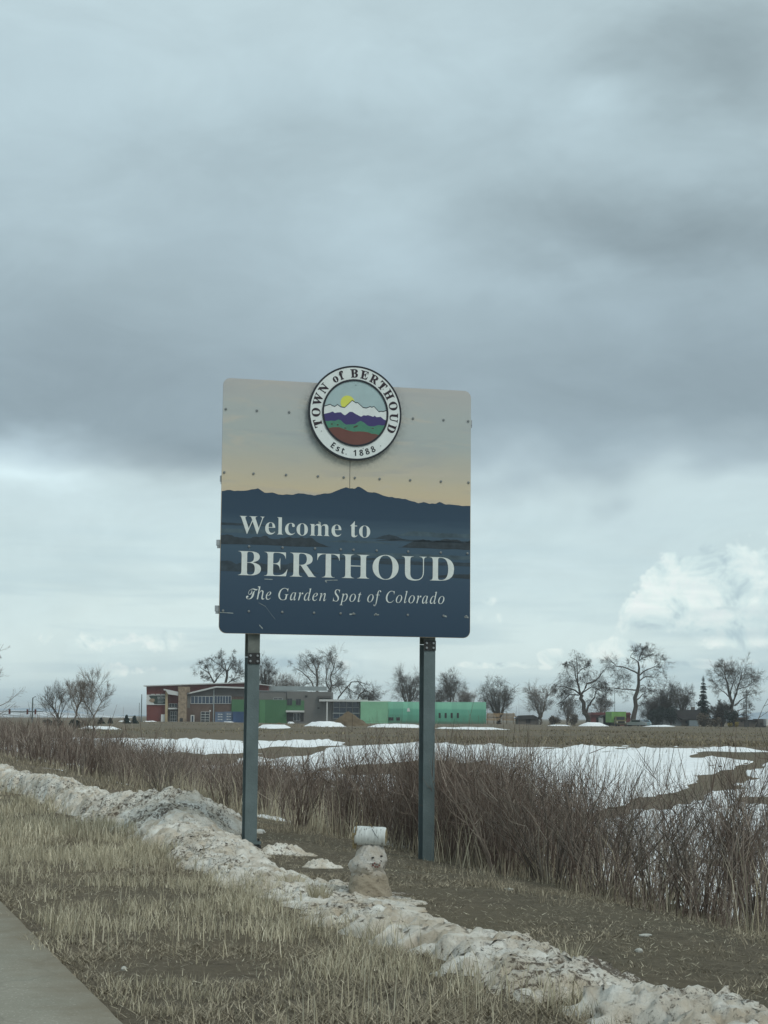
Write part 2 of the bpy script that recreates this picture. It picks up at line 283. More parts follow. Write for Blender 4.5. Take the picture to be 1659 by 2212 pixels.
GLYPH_TXT = """
BW 910 254 -16,48 585,40 606,31 623,23 636,11 645,-4 651,-23 653,-23 678,269 678,269 653,250 651,234 648,223 643,213 631,209 611,210 595,214 577,220 555,332 228,448 525,426 594,418 615,409 630,398 640,384 646,365 650,341 653,341 678,654 678,654 653,616 649,593 635,585 613,587 598,594 575,706 247,805 550,812 572,816 590,817 605,813 627,801 641,788 647,771 651,749 653,749 678,929 678,929 653,911 648,897 639,885 627,875 611,865 590,856 565,664 -16,637 -16,470 460,283 -16
Be 448 229 -15,192 -12,157 -1,126 16,98 39,74 68,55 102,46 125,38 150,33 176,30 204,29 234,30 261,33 287,39 312,46 336,56 358,76 391,101 420,130 443,162 460,197 471,234 474,267 472,297 465,324 453,349 438,371 417,389 392,403 364,413 332,419 297,421 258,421 247,174 247,180 181,195 129,219 92,253 70,297 63,320 66,342 73,363 86,383 105,402 128,424 108,393 64,358 29,319 5,276 -10/173 286,300 286,300 320,299 358,294 389,288 413,277 429,261 439,240 442,216 436,197 420,184 392,176 353,173 303
Bl 297 27 0,27 24,45 26,58 31,68 38,73 48,77 63,78 83,78 592,77 612,74 628,70 639,62 647,49 652,30 654,30 678,221 678,221 83,222 64,225 50,230 39,238 32,251 27,268 24,268 0
Bc 437 232 -15,195 -12,161 -1,129 16,100 39,76 68,56 101,46 123,39 146,33 171,30 196,29 223,30 252,34 279,40 305,49 329,60 353,73 374,87 394,104 412,122 428,143 442,164 454,187 463,210 470,235 474,260 475,305 472,342 461,373 444,395 421,409 395,413 365,411 348,406 333,397 321,384 311,369 306,352 304,319 312,299 335,292 373,293 389,294 404,289 425,275 438,252 442,221 435,198 416,181 383,170 338,167 279,168 238,173 200,180 167,191 138,204 114,232 82,265 63,304 57,339 63,372 79,404 107,424 90,392 52,357 23,319 2,277 -11
Bo 501 251 -15,225 -14,201 -10,177 -3,155 5,135 17,103 41,77 70,56 105,46 127,38 151,32 176,29 202,28 229,29 257,32 283,38 309,46 333,56 356,77 390,103 419,135 443,170 460,208 471,250 474,292 471,330 460,365 443,396 420,422 391,444 357,454 334,462 310,467 285,471 257,472 229,471 201,467 174,462 149,454 125,444 102,422 68,396 39,366 16,331 -1,293 -12/251 17,276 22,296 35,311 58,316 74,321 95,324 121,325 152,327 188,327 229,326 278,324 320,321 355,315 383,309 403,295 426,275 440,251 445,225 440,205 426,191 403,185 382,180 355,177 320,175 279,174 230,174 189,176 153,178 122,181 95,186 74,191 58,206 35,226 22
Bm 825 27 0,27 24,44 26,58 31,67 38,73 49,77 64,78 83,78 377,77 396,74 411,68 423,59 431,46 436,28 438,28 462,218 462,218 394,242 423,267 445,294 461,323 471,353 474,391 471,422 460,447 443,465 420,477 389,501 420,528 443,557 460,588 471,622 474,668 468,704 449,730 417,745 372,750 315,750 83,751 64,754 49,760 39,768 31,781 26,798 24,798 0,562 0,562 24,579 26,591 31,600 39,606 50,609 65,610 83,610 323,609 348,606 368,601 384,593 395,580 402,562 404,534 398,507 381,483 353,483 83,484 65,487 50,493 39,501 31,513 26,530 24,530 0,297 0,297 24,314 26,326 31,335 39,341 50,344 65,345 83,345 323,344 348,341 368,336 384,328 395,315 402,297 404,267 398,241 380,218 350,218 83,219 65,222 50,227 40,235 32,247 27,264 24,264 0
Bt 340 184 -14,148 -11,119 -1,98 16,84 39,75 69,72 106,72 415,30 415,30 446,53 468,75 490,95 511,114 530,131 550,156 579,176 606,192 631,215 631,215 462,309 462,309 415,215 415,215 122,216 103,218 88,223 76,233 64,250 60,272 66,291 83,307 111,331 98,310 58,285 26,256 4,222 -10
BB 659 24 0,24 26,54 29,77 37,93 48,103 65,109 90,111 122,111 549,110 575,107 597,103 614,96 627,87 637,76 645,62 649,44 652,23 653,23 678,328 678,422 672,496 653,548 622,580 578,590 522,583 476,564 438,531 408,486 384,427 368,498 349,552 323,592 288,615 246,623 196,620 160,612 128,598 99,578 74,553 52,522 33,487 19,447 8,403 2,354 0/271 375,280 375,328 378,365 389,392 406,410 431,420 467,424 514,421 555,414 589,401 614,382 632,356 642,322 646,302 645,288 640,280 633,275 621,272 604,271 582/330 36,369 40,400 52,422 73,431 90,438 110,444 133,447 160,448 191,447 222,442 250,435 273,425 293,413 309,396 322,377 331,353 338,325 343,294 344,271 344,271 97,272 77,277 61,284 50,294 42,310 38
BE 658 21 0,21 25,53 27,77 33,93 44,104 60,110 84,112 116,112 549,110 587,103 615,93 634,76 644,53 651,24 653,24 678,594 678,594 476,571 476,565 511,555 541,542 567,526 588,507 605,483 618,455 628,423 635,386 640,345 641,326 641,310 639,298 638,285 632,277 621,274 610,273 596,272 578,272 366,288 366,329 370,361 381,386 401,398 416,408 435,416 458,423 484,429 514,453 514,453 176,428 176,423 213,416 244,407 270,394 290,378 306,359 318,335 325,308 330,276 331,272 331,272 100,274 78,278 62,286 52,299 46,318 42,343 41,371 42,398 44,423 47,445 52,467 58,498 71,527 89,552 112,574 139,594 173,612 213,640 213,599 0
BR 704 23 0,23 26,54 29,77 36,93 47,103 64,109 88,111 120,111 564,109 593,103 615,93 631,77 642,54 649,24 653,24 678,323 678,380 676,431 671,476 662,514 650,547 634,574 614,594 591,609 564,618 533,621 498,615 452,597 412,566 379,524 353,469 333,643 75,654 60,664 47,674 38,684 31,697 27,712 26,715 0,504 0,300 316,271 316,271 120,273 88,279 64,289 47,305 36,329 29,360 26,360 0/271 348,303 348,350 352,388 364,417 385,429 401,439 421,446 444,451 470,452 500,447 551,433 591,410 619,376 636,334 642,311 641,293 636,282 629,276 617,272 599,271 574
BT 630 137 0,137 26,169 28,194 35,212 46,223 63,230 88,232 120,232 645,222 645,192 643,164 638,139 629,117 617,97 601,80 581,66 559,55 533,48 505,43 473,16 473,16 678,611 678,611 472,586 472,573 534,548 583,511 617,462 638,400 645,392 645,392 120,394 87,401 62,412 45,429 34,454 28,488 26,488 0
BH 779 23 0,23 26,54 29,77 36,93 47,103 64,109 88,111 120,111 564,109 593,103 615,93 631,77 642,54 649,24 653,24 678,360 678,360 653,337 651,319 647,304 643,288 633,278 618,274 604,272 586,271 564,271 373,509 373,509 564,508 586,506 604,502 618,493 633,477 643,462 647,443 651,420 653,420 678,755 678,755 653,724 649,701 642,686 632,677 616,671 594,669 564,669 120,671 90,677 66,687 49,702 37,725 29,755 26,755 0,420 0,420 26,450 29,474 36,490 46,501 62,507 86,509 120,509 329,271 329,271 120,273 88,279 64,289 47,305 36,329 29,360 26,360 0
BO 782 388 -16,359 -15,331 -12,303 -6,277 1,251 11,226 23,203 36,181 51,160 68,141 86,122 106,106 127,91 150,78 174,67 199,58 225,50 253,45 281,42 309,41 339,42 369,45 397,50 425,58 452,67 479,78 504,91 528,106 550,123 571,141 592,161 610,182 627,205 642,228 655,254 667,280 677,307 684,335 690,365 693,395 694,424 693,452 690,480 684,506 677,532 668,557 656,580 643,602 628,623 612,642 594,660 574,676 553,691 530,704 506,716 481,725 455,732 427,738 399,741 369,742 339,741 309,738 281,732 253,725 225,716 199,704 174,691 150,676 127,659 106,641 86,621 68,600 51,577 36,554 23,529 11,502 1,475 -6,447 -12,418 -15/394 18,456 31,503 69,538 134,558 223,565 339,563 399,557 453,548 501,535 543,518 579,497 608,474 631,448 647,419 657,387 660,325 647,278 609,243 544,223 455,216 339,218 279,224 225,233 178,247 136,264 100,285 70,308 48,334 31,363 21
BU 733 369 -19,317 -17,271 -9,231 3,197 20,170 43,148 70,131 102,119 140,111 183,109 231,109 564,107 593,101 615,91 631,75 642,52 649,22 653,22 678,358 678,358 653,335 651,316 647,302 643,285 633,275 618,272 604,270 586,269 564,269 208,270 175,274 145,281 118,290 96,303 77,329 52,365 38,409 33,472 41,521 66,556 106,577 164,584 237,584 563,582 592,576 615,565 631,548 641,523 649,489 653,489 678,706 678,706 653,679 648,658 639,645 628,636 612,631 590,629 563,629 270,626 212,619 160,606 116,588 78,566 48,537 24,504 5,464 -8,419 -16
BD 738 30 0,30 26,58 29,79 35,94 44,103 59,108 81,110 111,110 557,108 592,101 618,91 635,74 645,51 651,22 653,22 678,330 678,399 674,460 664,515 646,563 622,604 590,637 552,663 508,682 457,693 401,697 339,683 217,640 122,568 54,469 14,340 0/331 36,368 39,401 48,430 63,455 84,476 112,492 145,505 184,515 230,520 283,522 341,514 450,492 536,454 596,400 633,332 645,310 643,293 639,282 631,276 618,272 599,271 573,271 107,272 82,276 63,282 51,293 42,309 38
BN 735 600 -16,159 521,159 117,161 86,167 62,177 46,192 36,216 29,248 26,248 0,27 0,27 26,49 27,66 30,81 35,96 45,106 62,110 76,112 95,113 117,113 578,84 613,64 636,54 645,42 650,27 653,27 678,233 678,582 251,582 562,581 584,579 602,575 617,565 632,549 643,534 647,516 651,493 653,493 678,714 678,714 653,683 650,660 643,645 633,636 616,630 593,628 561,628 -16
Bf 318 22 0,22 24,44 27,59 33,68 41,74 52,76 63,78 82,78 109,78 412,24 412,24 462,78 462,78 526,80 556,86 584,95 608,109 630,126 649,147 664,170 676,197 685,226 690,259 692,298 689,331 679,357 664,376 643,388 620,392 595,390 575,384 559,375 546,363 537,349 531,334 529,317 531,303 535,291 544,282 554,277 567,275 582,276 596,280 610,287 626,292 635,294 644,288 656,268 660,250 658,237 651,229 640,224 625,221 605,220 581,220 462,303 462,303 412,220 412,220 97,222 70,227 51,235 38,249 30,269 26,297 24,297 0
Ih 599 453 -10,427 -7,405 2,387 17,373 37,365 61,362 90,363 107,364 126,367 147,370 171,375 197,381 225,404 329,415 383,418 404,419 422,414 455,399 474,373 481,350 478,327 469,304 454,281 432,258 405,236 374,218 344,203 314,192 285,184 256,130 0,37 0,167 618,172 643,175 661,176 671,168 697,145 713,106 718,98 718,107 760,291 760,252 576,233 494,212 410,223 410,257 459,292 496,329 523,368 540,408 545,447 541,476 527,498 505,511 474,515 434,514 422,513 408,510 391,497 324,471 206,467 186,463 168,461 150,458 101,462 74,474 58,493 53,513 56,534 63,557 76,575 47,550 26,525 11,500 -1,476 -8
Ie 428 132 -10,92 -5,59 8,31 31,18 49,7 69,0 92,-5 118,-6 147,-4 179,3 212,14 246,28 280,47 312,69 344,93 373,121 399,150 422,178 440,206 453,234 463,263 469,291 471,319 469,342 462,360 452,373 437,381 418,384 396,381 371,372 348,357 325,337 303,310 282,278 263,239 246,196 232,146 221,91 212,86 176,84 146,88 107,99 77,117 55,144 42,177 38,206 41,235 51,266 68,297 91,329 121,344 106,325 83,305 63,285 46,265 30,245 18,210 2,172 -7/95 235,134 242,168 251,199 264,227 279,250 296,269 315,285 336,295 357,302 380,304 404,300 426,288 440,268 444,247 441,226 432,204 417,182 397,161 372,142 343,124 309,108 274
IG 806 365 -15,327 -14,291 -9,256 -2,224 7,194 20,165 35,140 53,117 72,97 95,80 119,66 145,54 174,46 204,42 235,40 269,41 299,45 328,51 357,59 386,70 415,83 443,98 470,114 496,132 522,152 547,173 570,196 592,219 612,244 630,270 647,310 669,352 685,396 697,441 705,487 707,515 706,542 703,567 698,592 691,616 683,665 665,681 660,692 658,710 660,725 668,737 680,749 699,766 699,720 487,703 487,697 521,688 552,675 579,658 604,638 625,615 643,588 656,559 666,528 672,493 674,457 672,421 665,388 653,356 636,325 615,296 590,270 561,245 529,224 494,204 455,187 415,175 375,165 336,160 297,158 258,160 214,167 174,179 139,196 107,217 80,242 57,271 39,304 26,340 19,379 16,413 18,445 26,475 39,500 55,517 74,527 95,563 235,568 257,570 276,565 297,550 309,533 313,510 317,479 319,484 338,771 338,766 319,743 318,724 315,710 310,698 302,688 292,680 280,671 255,660 217,620 52,572 28,522 9,471 -4,419 -12
Ia 509 74 -12,50 -9,29 0,13 16,0 37,-8 64,-10 96,-9 129,-4 161,4 194,14 228,28 261,44 294,63 325,84 354,108 382,134 408,161 431,189 448,217 461,245 468,273 471,309 465,333 447,346 417,359 460,435 460,344 134,336 105,332 82,330 66,334 56,347 52,364 59,389 82,420 119,434 107,402 64,372 31,343 7,316 -7,291 -12,268 -7,255 8,250 34,251 49,255 71,262 99,272 134,284 175,262 139,240 107,218 79,198 55,178 35,144 9,110 -7/122 49,138 51,154 59,172 71,190 87,208 107,226 130,244 155,260 182,276 210,290 240,302 269,312 300,320 329,325 357,326 383,320 417,303 438,275 445,244 440,214 423,184 396,167 374,151 350,136 323,123 294,110 261,101 233,93 207,87 181,83 156,80 132,79 109,84 76,98 56
Ir 333 -19 0,68 311,76 343,81 368,83 386,80 405,70 415,58 419,41 421,19 423,22 442,88 453,134 462,176 471,185 468,185 458,133 267,177 340,217 398,253 438,283 463,309 471,327 468,341 458,350 442,353 421,351 404,346 389,337 376,326 366,313 360,298 358,282 361,268 369,258 382,253 399,205 341,161 273,123 193,89 102,61 0
Id 528 91 -12,61 -8,35 2,15 20,-1 44,-10 74,-13 109,-11 142,-4 177,8 214,17 236,27 258,39 280,52 302,66 324,81 344,96 364,113 382,130 399,148 415,171 433,194 447,217 458,240 465,263 470,286 471,321 467,346 456,361 437,406 619,409 634,410 649,407 663,399 671,384 676,362 677,347 677,352 696,392 700,427 705,455 713,476 720,493 724,504 725,511 723,513 715,512 705,510 697,358 120,351 90,348 66,354 50,372 45,393 53,421 78,456 120,472 107,454 84,437 63,421 45,406 30,392 17,369 1,346 -9,323 -12,295 -6,278 11,272 40,273 58,276 79,282 104,290 134,300 167,279 132,258 102,238 75,218 51,198 32,164 8,129 -7/135 41,153 44,171 51,190 65,208 82,227 103,246 127,264 154,281 182,296 212,310 243,322 273,332 304,339 333,344 360,345 386,344 404,339 419,332 431,316 443,295 447,262 442,229 426,197 399,177 378,159 354,142 328,127 298,112 265,99 231,89 199,82 170,77 142,76 116,78 94,83 76,92 61,104 50,118 43
In 542 331 -13,310 -10,295 1,287 12,283 25,281 41,283 57,288 82,296 115,307 158,321 209,335 261,347 304,355 338,359 362,361 378,358 395,349 406,335 409,322 407,307 401,291 392,273 379,255 364,237 346,219 326,201 305,183 282,166 259,152 235,138 211,123 180,108 143,93 101,78 53,63 0,-18 0,79 329,86 355,91 375,92 391,89 407,79 417,68 421,53 423,34 424,26 424,29 442,100 452,149 461,170 467,185 470,194 471,198 468,199 463,198 458,138 264,168 303,197 339,226 370,253 396,280 419,306 437,330 451,352 461,373 467,392 469,424 463,444 445,450 414,449 395,447 375,436 331,378 131,369 95,365 73,370 56,386 50,408 59,434 88,464 135,480 123,451 74,422 36,392 9,362 -8
IS 549 228 -14,202 -13,175 -9,147 -4,117 5,86 15,73 19,62 20,45 16,31 6,22 -12,4 -12,38 217,57 218,59 181,65 147,74 117,86 91,102 68,120 49,141 35,164 24,189 18,217 16,242 18,264 24,286 35,304 48,320 65,334 85,343 106,349 130,351 156,350 173,346 190,340 208,331 225,320 242,308 259,297 272,286 286,273 300,229 345,208 367,190 387,175 407,162 425,153 442,141 470,133 498,131 526,134 559,142 590,156 619,175 644,198 666,226 684,258 697,292 704,330 707,376 705,390 702,404 698,418 694,451 684,466 680,482 683,494 691,504 704,523 704,491 501,475 501,473 534,469 563,462 589,452 612,440 631,414 655,383 670,345 675,312 672,284 661,261 644,244 621,233 593,230 560,232 540,239 519,250 498,264 476,280 455,299 433,345 385,392 334,412 308,428 281,439 252,446 221,448 188,445 151,435 116,420 85,398 56,372 32,342 13,307 -2,269 -11
Ip 507 -143 -222,-138 -204,-110 -201,-88 -196,-73 -187,-61 -174,-51 -155,-43 -129,81 350,86 372,89 390,86 408,77 418,66 421,49 423,24 425,29 443,93 451,110 454,125 457,139 460,159 466,174 469,184 470,192 468,194 462,193 453,191 445,167 372,199 408,233 435,267 455,301 467,337 471,372 467,401 455,426 435,444 408,454 375,458 336,457 312,454 288,449 264,441 239,432 215,421 191,408 168,395 145,379 123,363 103,345 83,326 65,306 48,286 33,264 20,227 3,189 -8,150 -11,120 -9,95 -3,74 8,44 -121,34 -169,39 -185,53 -197,67 -201,87 -204,114 -205,109 -222/150 14,178 17,205 27,231 44,256 66,279 92,301 123,320 156,337 191,351 228,361 266,367 303,369 339,367 365,361 386,350 404,336 416,318 424,297 426,264 420,232 404,202 376,185 355,170 330,157 303,146 274,136 241,99 95,95 77,93 59,99 34,118 19
Io 522 157 -12,129 -10,103 -5,79 4,57 16,39 33,22 52,10 73,1 97,-4 123,-6 152,-3 190,6 228,21 266,32 288,45 309,59 330,74 350,92 369,110 386,129 403,149 418,169 431,191 443,227 459,263 468,300 471,330 469,356 464,381 455,403 443,422 427,438 407,451 386,460 362,465 336,467 307,465 274,457 240,446 206,429 172,410 140,387 109,361 81,333 56,303 34,274 17,246 5,216 -5,187 -10/168 17,195 20,221 31,247 48,271 70,294 96,315 127,333 160,349 195,362 232,371 268,377 303,379 337,376 376,365 406,348 428,325 441,294 445,261 440,229 424,197 399,178 379,161 356,145 331,130 303,116 273,104 242,95 211,88 181,84 152,83 124,86 92,93 66,106 45,122 29,143 20
It 278 49 -12,22 -6,6 11,1 39,4 66,10 92,98 421,29 421,33 442,70 453,105 473,138 501,171 538,202 584,225 584,187 453,272 453,264 421,179 421,98 116,93 96,90 80,89 67,94 51,107 46,126 54,152 78,185 118,200 101,169 60,138 29,108 6,78 -7
If 296 -72 -228,-90 -226,-105 -221,-118 -212,-128 -201,-134 -188,-136 -173,-132 -149,-120 -134,-99 -129,-81 -133,-70 -143,-66 -161,-67 -170,-69 -177,-72 -184,-73 -189,-70 -197,-62 -200,-44 -196,-28 -183,-15 -161,-9 -147,-3 -130,3 -111,9 -89,15 -64,20 -37,106 421,10 421,18 453,112 453,124 507,134 547,147 583,163 616,180 644,201 669,222 689,245 705,270 716,295 723,321 725,346 723,367 716,386 705,399 690,407 673,410 653,405 628,389 613,362 608,341 612,329 625,325 647,327 657,329 666,332 672,333 678,331 686,326 692,317 697,306 698,284 693,265 678,248 652,233 617,221 571,196 453,313 453,308 421,190 421,150 223,140 175,130 130,120 87,110 48,100 11,90 -23,80 -53,69 -81,59 -105,49 -127,28 -163,5 -192,-19 -212,-45 -224
IC 701 325 -15,291 -14,259 -10,229 -3,200 7,174 19,149 34,127 51,107 70,89 92,73 117,61 143,51 171,44 201,39 233,38 266,39 295,43 324,49 353,58 382,69 411,82 439,96 466,113 493,131 518,152 543,173 567,196 589,219 609,244 628,270 645,311 667,352 685,393 697,435 705,478 707,502 706,527 703,554 698,583 690,613 681,628 677,641 675,654 678,665 686,675 700,695 700,654 495,633 495,634 511,634 526,629 570,617 606,596 636,568 657,532 670,488 674,463 673,439 669,415 662,390 653,367 641,343 627,321 611,299 593,279 573,260 551,241 527,225 502,210 475,196 447,184 418,174 388,166 357,160 325,157 293,156 260,158 218,164 180,175 146,190 116,209 90,232 67,257 50,286 38,317 30,352 28,404 33,455 48,503 73,549 108,594 153,613 136,588 107,562 81,536 58,509 38,482 22,453 9,423 -2,392 -9,359 -14
Il 257 47 -11,26 -8,11 3,0 18,-3 39,-2 50,0 64,4 81,20 148,146 614,150 630,151 644,148 664,138 675,126 679,109 682,87 683,89 701,155 710,200 717,243 725,252 723,255 716,250 693,93 125,87 102,84 85,83 74,88 57,101 51,122 59,149 83,182 122,198 107,181 84,164 64,147 46,131 31,115 18,90 2,67 -8
ST 702 315 260,285 263,259 272,238 286,222 305,212 328,209 355,211 376,216 398,225 421,238 445,254 469,274 493,297 516,323 538,353 559,387 578,423 595,460 608,498 617,538 623,578 625,608 623,645 618,688 609,750 597,766 595,780 593,792 593,817 595,837 599,854 607,859 609,862 610,868 608,870 601,866 587,855 569,844 556,831 544,815 534,798 525,779 520,760 518,740 519,718 523,693 529,666 538,636 549,606 560,578 569,552 575,528 579,507 580,474 578,442 570,410 559,379 543,350 524,323 503,299 480,278 455,261 430,248 404,241 380,238 356,240 340,245 326,254 314,266 304,280 299,296 297,313 299,330 305,347 316,364 329,380 346,396 365,410 385,422 408,432 431,439 455,444 479,445 502,445 516,444 530,446 540,454 543,462 539,471 528,477 517,482 505,487 491,490 475,492 459,493 443,490 411,482 380,469 351,450 325,429 303,404 285,376 271,346 263/247 -7,212 -6,180 -2,152 4,128 13,107 24,81 47,65 76,60 109,63 134,73 156,89 176,110 190,133 199,158 202,178 200,195 195,210 187,220 176,227 163,229 149,227 134,222 121,213 110,196 99,181 96,163 95,147 91,136 84,133 78,132 69,135 57,143 47,158 37,176 28,199 24,226 22,260 24,293 32,323 44,352 61,379 85,404 116,419 137,433 162,446 189,459 220,472 253,492 303,513 347,536 387,561 421,588 450,629 487,660 509,680 516,687 513,689 505,687 495,682 487,673 475,665 462,659 447,653 429,647 407,642 382,628 305,621 272,611 240,598 209,583 179,566 150,545 123,522 98,497 75,469 54,439 36,406 21,370 8,332 0,291 -5
AE 560 90 0,90 714,501 714,501 590,241 590,241 433,483 433,483 309,241 309,241 125,501 125,501 0
As 497 226 -10,190 -9,157 -7,128 -3,101 4,73 12,46 22,46 145,76 132,108 121,141 112,174 105,204 100,231 99,258 100,278 105,294 112,307 127,312 146,310 159,305 171,298 179,287 187,272 196,252 206,226 218,194 232,162 247,134 261,110 275,90 291,74 308,61 328,52 350,47 375,45 404,47 433,54 459,66 482,83 501,104 518,129 532,157 542,189 550,223 554,261 556,294 555,327 552,358 546,389 538,421 527,453 513,408 406,382 417,356 426,332 435,308 441,284 445,259 446,222 442,200 430,193 410,195 398,202 387,214 376,235 364,307 332,337 319,364 306,388 293,409 278,426 261,441 242,451 219,457 193,459 162,457 130,450 102,438 76,422 54,401 35,375 18,345 6,310 -3,270 -8
At 434 265 -10,234 -8,204 -3,178 6,154 19,133 38,117 62,104 91,97 128,94 171,94 434,23 434,23 497,105 547,148 662,243 662,243 546,396 546,396 434,243 434,243 171,245 152,251 137,261 125,274 116,290 111,308 109,324 110,340 111,356 114,402 126,402 15,385 9,365 3,343 -3,318 -7,292 -9
A1 572 262 0,262 413,264 481,266 555,245 534,214 506,132 440,59 531,289 714,413 714,413 0
A8 572 286 -10,240 -8,199 -2,162 8,129 23,101 41,77 63,59 88,45 116,38 147,35 181,37 209,41 236,49 259,61 281,75 300,92 317,110 333,129 348,150 361,172 373,142 394,114 419,91 446,72 476,61 512,57 552,61 588,71 620,89 647,113 670,141 689,174 704,209 715,247 721,286 723,326 721,364 715,400 704,432 689,459 670,483 647,500 619,510 587,514 551,510 511,498 476,478 446,451 419,421 397,386 377,411 363,435 347,459 331,480 312,499 291,515 269,526 243,534 216,536 185,533 147,522 113,505 82,481 55,451 32,417 14,393 5,369 -1,342 -6,315 -9/286 440,308 451,328 464,346 479,360 495,369 516,372 540,369 562,361 580,348 594,330 605,309 611,285 613,262 611,241 605,224 594,210 580,202 562,199 540,202 517,211 497,225 480,243 465,264 452/284 101,318 104,346 112,368 125,384 143,393 164,396 189,394 206,389 222,380 237,369 250,355 262,341 274,292 304,279 311,250 296,225 279,204 260,188 239,178 216,175 190,178 166,187 144,203 126,224 112,251 104
A. 219 109 111,79 103,57 81,49 51,57 21,79 -1,109 -9,139 -1,161 21,169 51,161 81,139 103
"""
# ================================================================== THE SETTING
def ground_material():
    m = bpy.data.materials.new('dry_ground'); m.use_nodes = True; nt = m.node_tree; b = nt.nodes['Principled BSDF']
    t = nt.nodes.new('ShaderNodeTexCoord'); v = t.outputs['Object']
    soil = mix(nt, ramp(nt, noise(nt, v, 7.0, 8, 0.78), [(0.38, 0.0), (0.62, 1.0)]), (0.095, 0.078, 0.060), (0.225, 0.187, 0.138))
    straw = mix(nt, ramp(nt, noise(nt, v, 22.0, 5, 0.7), [(0.35, 0.0), (0.65, 1.0)]), (0.140, 0.114, 0.078), (0.205, 0.170, 0.118))
    f = ramp(nt, noise(nt, v, 0.55, 6, 0.62), [(0.42, 0.0), (0.62, 0.7)])
    c = mix(nt, f, soil, straw)
    # broad patches over the far field: olive and russet
    c = mix(nt, mth(nt, 'MULTIPLY', ramp(nt, noise(nt, v, 0.06, 5, 0.6), [(0.42, 0.0), (0.62, 1.0)]), 0.45), c, (0.12, 0.115, 0.08))
    c = mix(nt, mth(nt, 'MULTIPLY', ramp(nt, noise(nt, vmth(nt, 'ADD', v, (40, 9, 0)), 0.09, 5, 0.6), [(0.45, 0.0), (0.66, 1.0)]), 0.40), c, (0.20, 0.148, 0.098))
    nt.links.new(c, b.inputs['Base Color']); b.inputs['Roughness'].default_value = 0.95; b.inputs['Specular IOR Level'].default_value = 0.1
    bp = nd(nt, 'ShaderNodeBump', i_Strength=0.9, i_Distance=0.06)
    nt.links.new(noise(nt, v, 14.0, 8, 0.75), bp.inputs['Height']); nt.links.new(bp.outputs[0], b.inputs['Normal'])
    return m
M_ground = ground_material()

# one sheet to the horizon, finer towards the sign
nr, nc_ = 400, 240
rr = 14.0 * np.exp(np.linspace(0, math.log(14000 / 14.0), nr)); tt = np.linspace(-1.5, 1.5, nc_)
GX = rr[:, None] * tt[None, :]; GY = np.repeat((rr - 36.0)[:, None], nc_, 1)
GV = np.stack([GX, GY, gz(GX, GY)], -1).reshape(-1, 3)
ii, jj = np.meshgrid(np.arange(nr - 1), np.arange(nc_ - 1), indexing='ij'); b0 = ii * nc_ + jj
kind(obj('ground', smooth(mesh_np('ground', GV, np.stack([b0, b0 + 1, b0 + nc_ + 1, b0 + nc_], -1).reshape(-1, 4))), M_ground), 'structure')

# concrete road, edge 1.5 m to the right of the car
m = bpy.data.materials.new('worn_concrete'); m.use_nodes = True; nt = m.node_tree; b = nt.nodes['Principled BSDF']
v = nt.nodes.new('ShaderNodeTexCoord').outputs['Object']
c = mix(nt, ramp(nt, noise(nt, v, 1.1, 6, 0.6), [(0.35, 0.0), (0.65, 1.0)]), (0.265, 0.250, 0.200), (0.315, 0.295, 0.24))
c = mix(nt, ramp(nt, noise(nt, v, 90.0, 3, 0.6), [(0.52, 0.0), (0.70, 0.5)]), c, (0.19, 0.17, 0.14))
c = mix(nt, ramp(nt, noise(nt, vmth(nt, 'ADD', v, (5, 0, 0)), 60.0, 2, 0.5), [(0.62, 0.0), (0.70, 0.6)]), c, (0.55, 0.52, 0.46))
vo = nd(nt, 'ShaderNodeTexVoronoi', feature='DISTANCE_TO_EDGE', i_Scale=0.55); nt.links.new(vmth(nt, 'ADD', v, vmth(nt, 'SCALE', noise(nt, v, 2.0, 4, 0.6, 0, 1), None, 0.5)), vo.inputs['Vector'])
c = mix(nt, ramp(nt, vo.outputs['Distance'], [(0.003, 0.18), (0.010, 0.0)]), c, (0.10, 0.09, 0.075))
ev = mth(nt, 'ADD', vmth(nt, 'DOT_PRODUCT', v, (CA, SA, 0)), mth(nt, 'MULTIPLY', mth(nt, 'SUBTRACT', noise(nt, v, 3.0, 6, 0.7), 0.5), 0.9))
c = mix(nt, ramp(nt, mth(nt, 'MULTIPLY', ev, 0.5), [(0.56, 0.0), (0.76, 0.75)]), c, (0.20, 0.165, 0.115))   # sand and soil drifted over the edge
nt.links.new(c, b.inputs['Base Color']); b.inputs['Roughness'].default_value = 0.9; b.inputs['Specular IOR Level'].default_value = 0.2
bp = nd(nt, 'ShaderNodeBump', i_Strength=0.25, i_Distance=0.01); nt.links.new(noise(nt, v, 120.0, 4, 0.6), bp.inputs['Height']); nt.links.new(bp.outputs[0], b.inputs['Normal'])
us = np.linspace(-30, 420, 3000); edge = 1.48 + 0.018 * (fbm(us * 5.0, us * 0, 5, 3, 0.7) - 0.5)
rows = []
for off, z in ((None, 0.03), (0, 0.03), (0.02, -0.05)):
    vv = np.full_like(us, -9.0) if off is None else edge + off
    x, y = uv2xy(us, vv); rows.append(np.stack([x, y, np.full_like(x, z)], -1))
RV = np.stack(rows, 1); n = len(us); i, j = np.meshgrid(np.arange(n - 1), np.arange(2), indexing='ij'); b0 = i * 3 + j
kind(obj('road', mesh_np('road', RV.reshape(-1, 3), np.stack([b0, b0 + 1, b0 + 4, b0 + 3], -1).reshape(-1, 4)), m), 'structure')

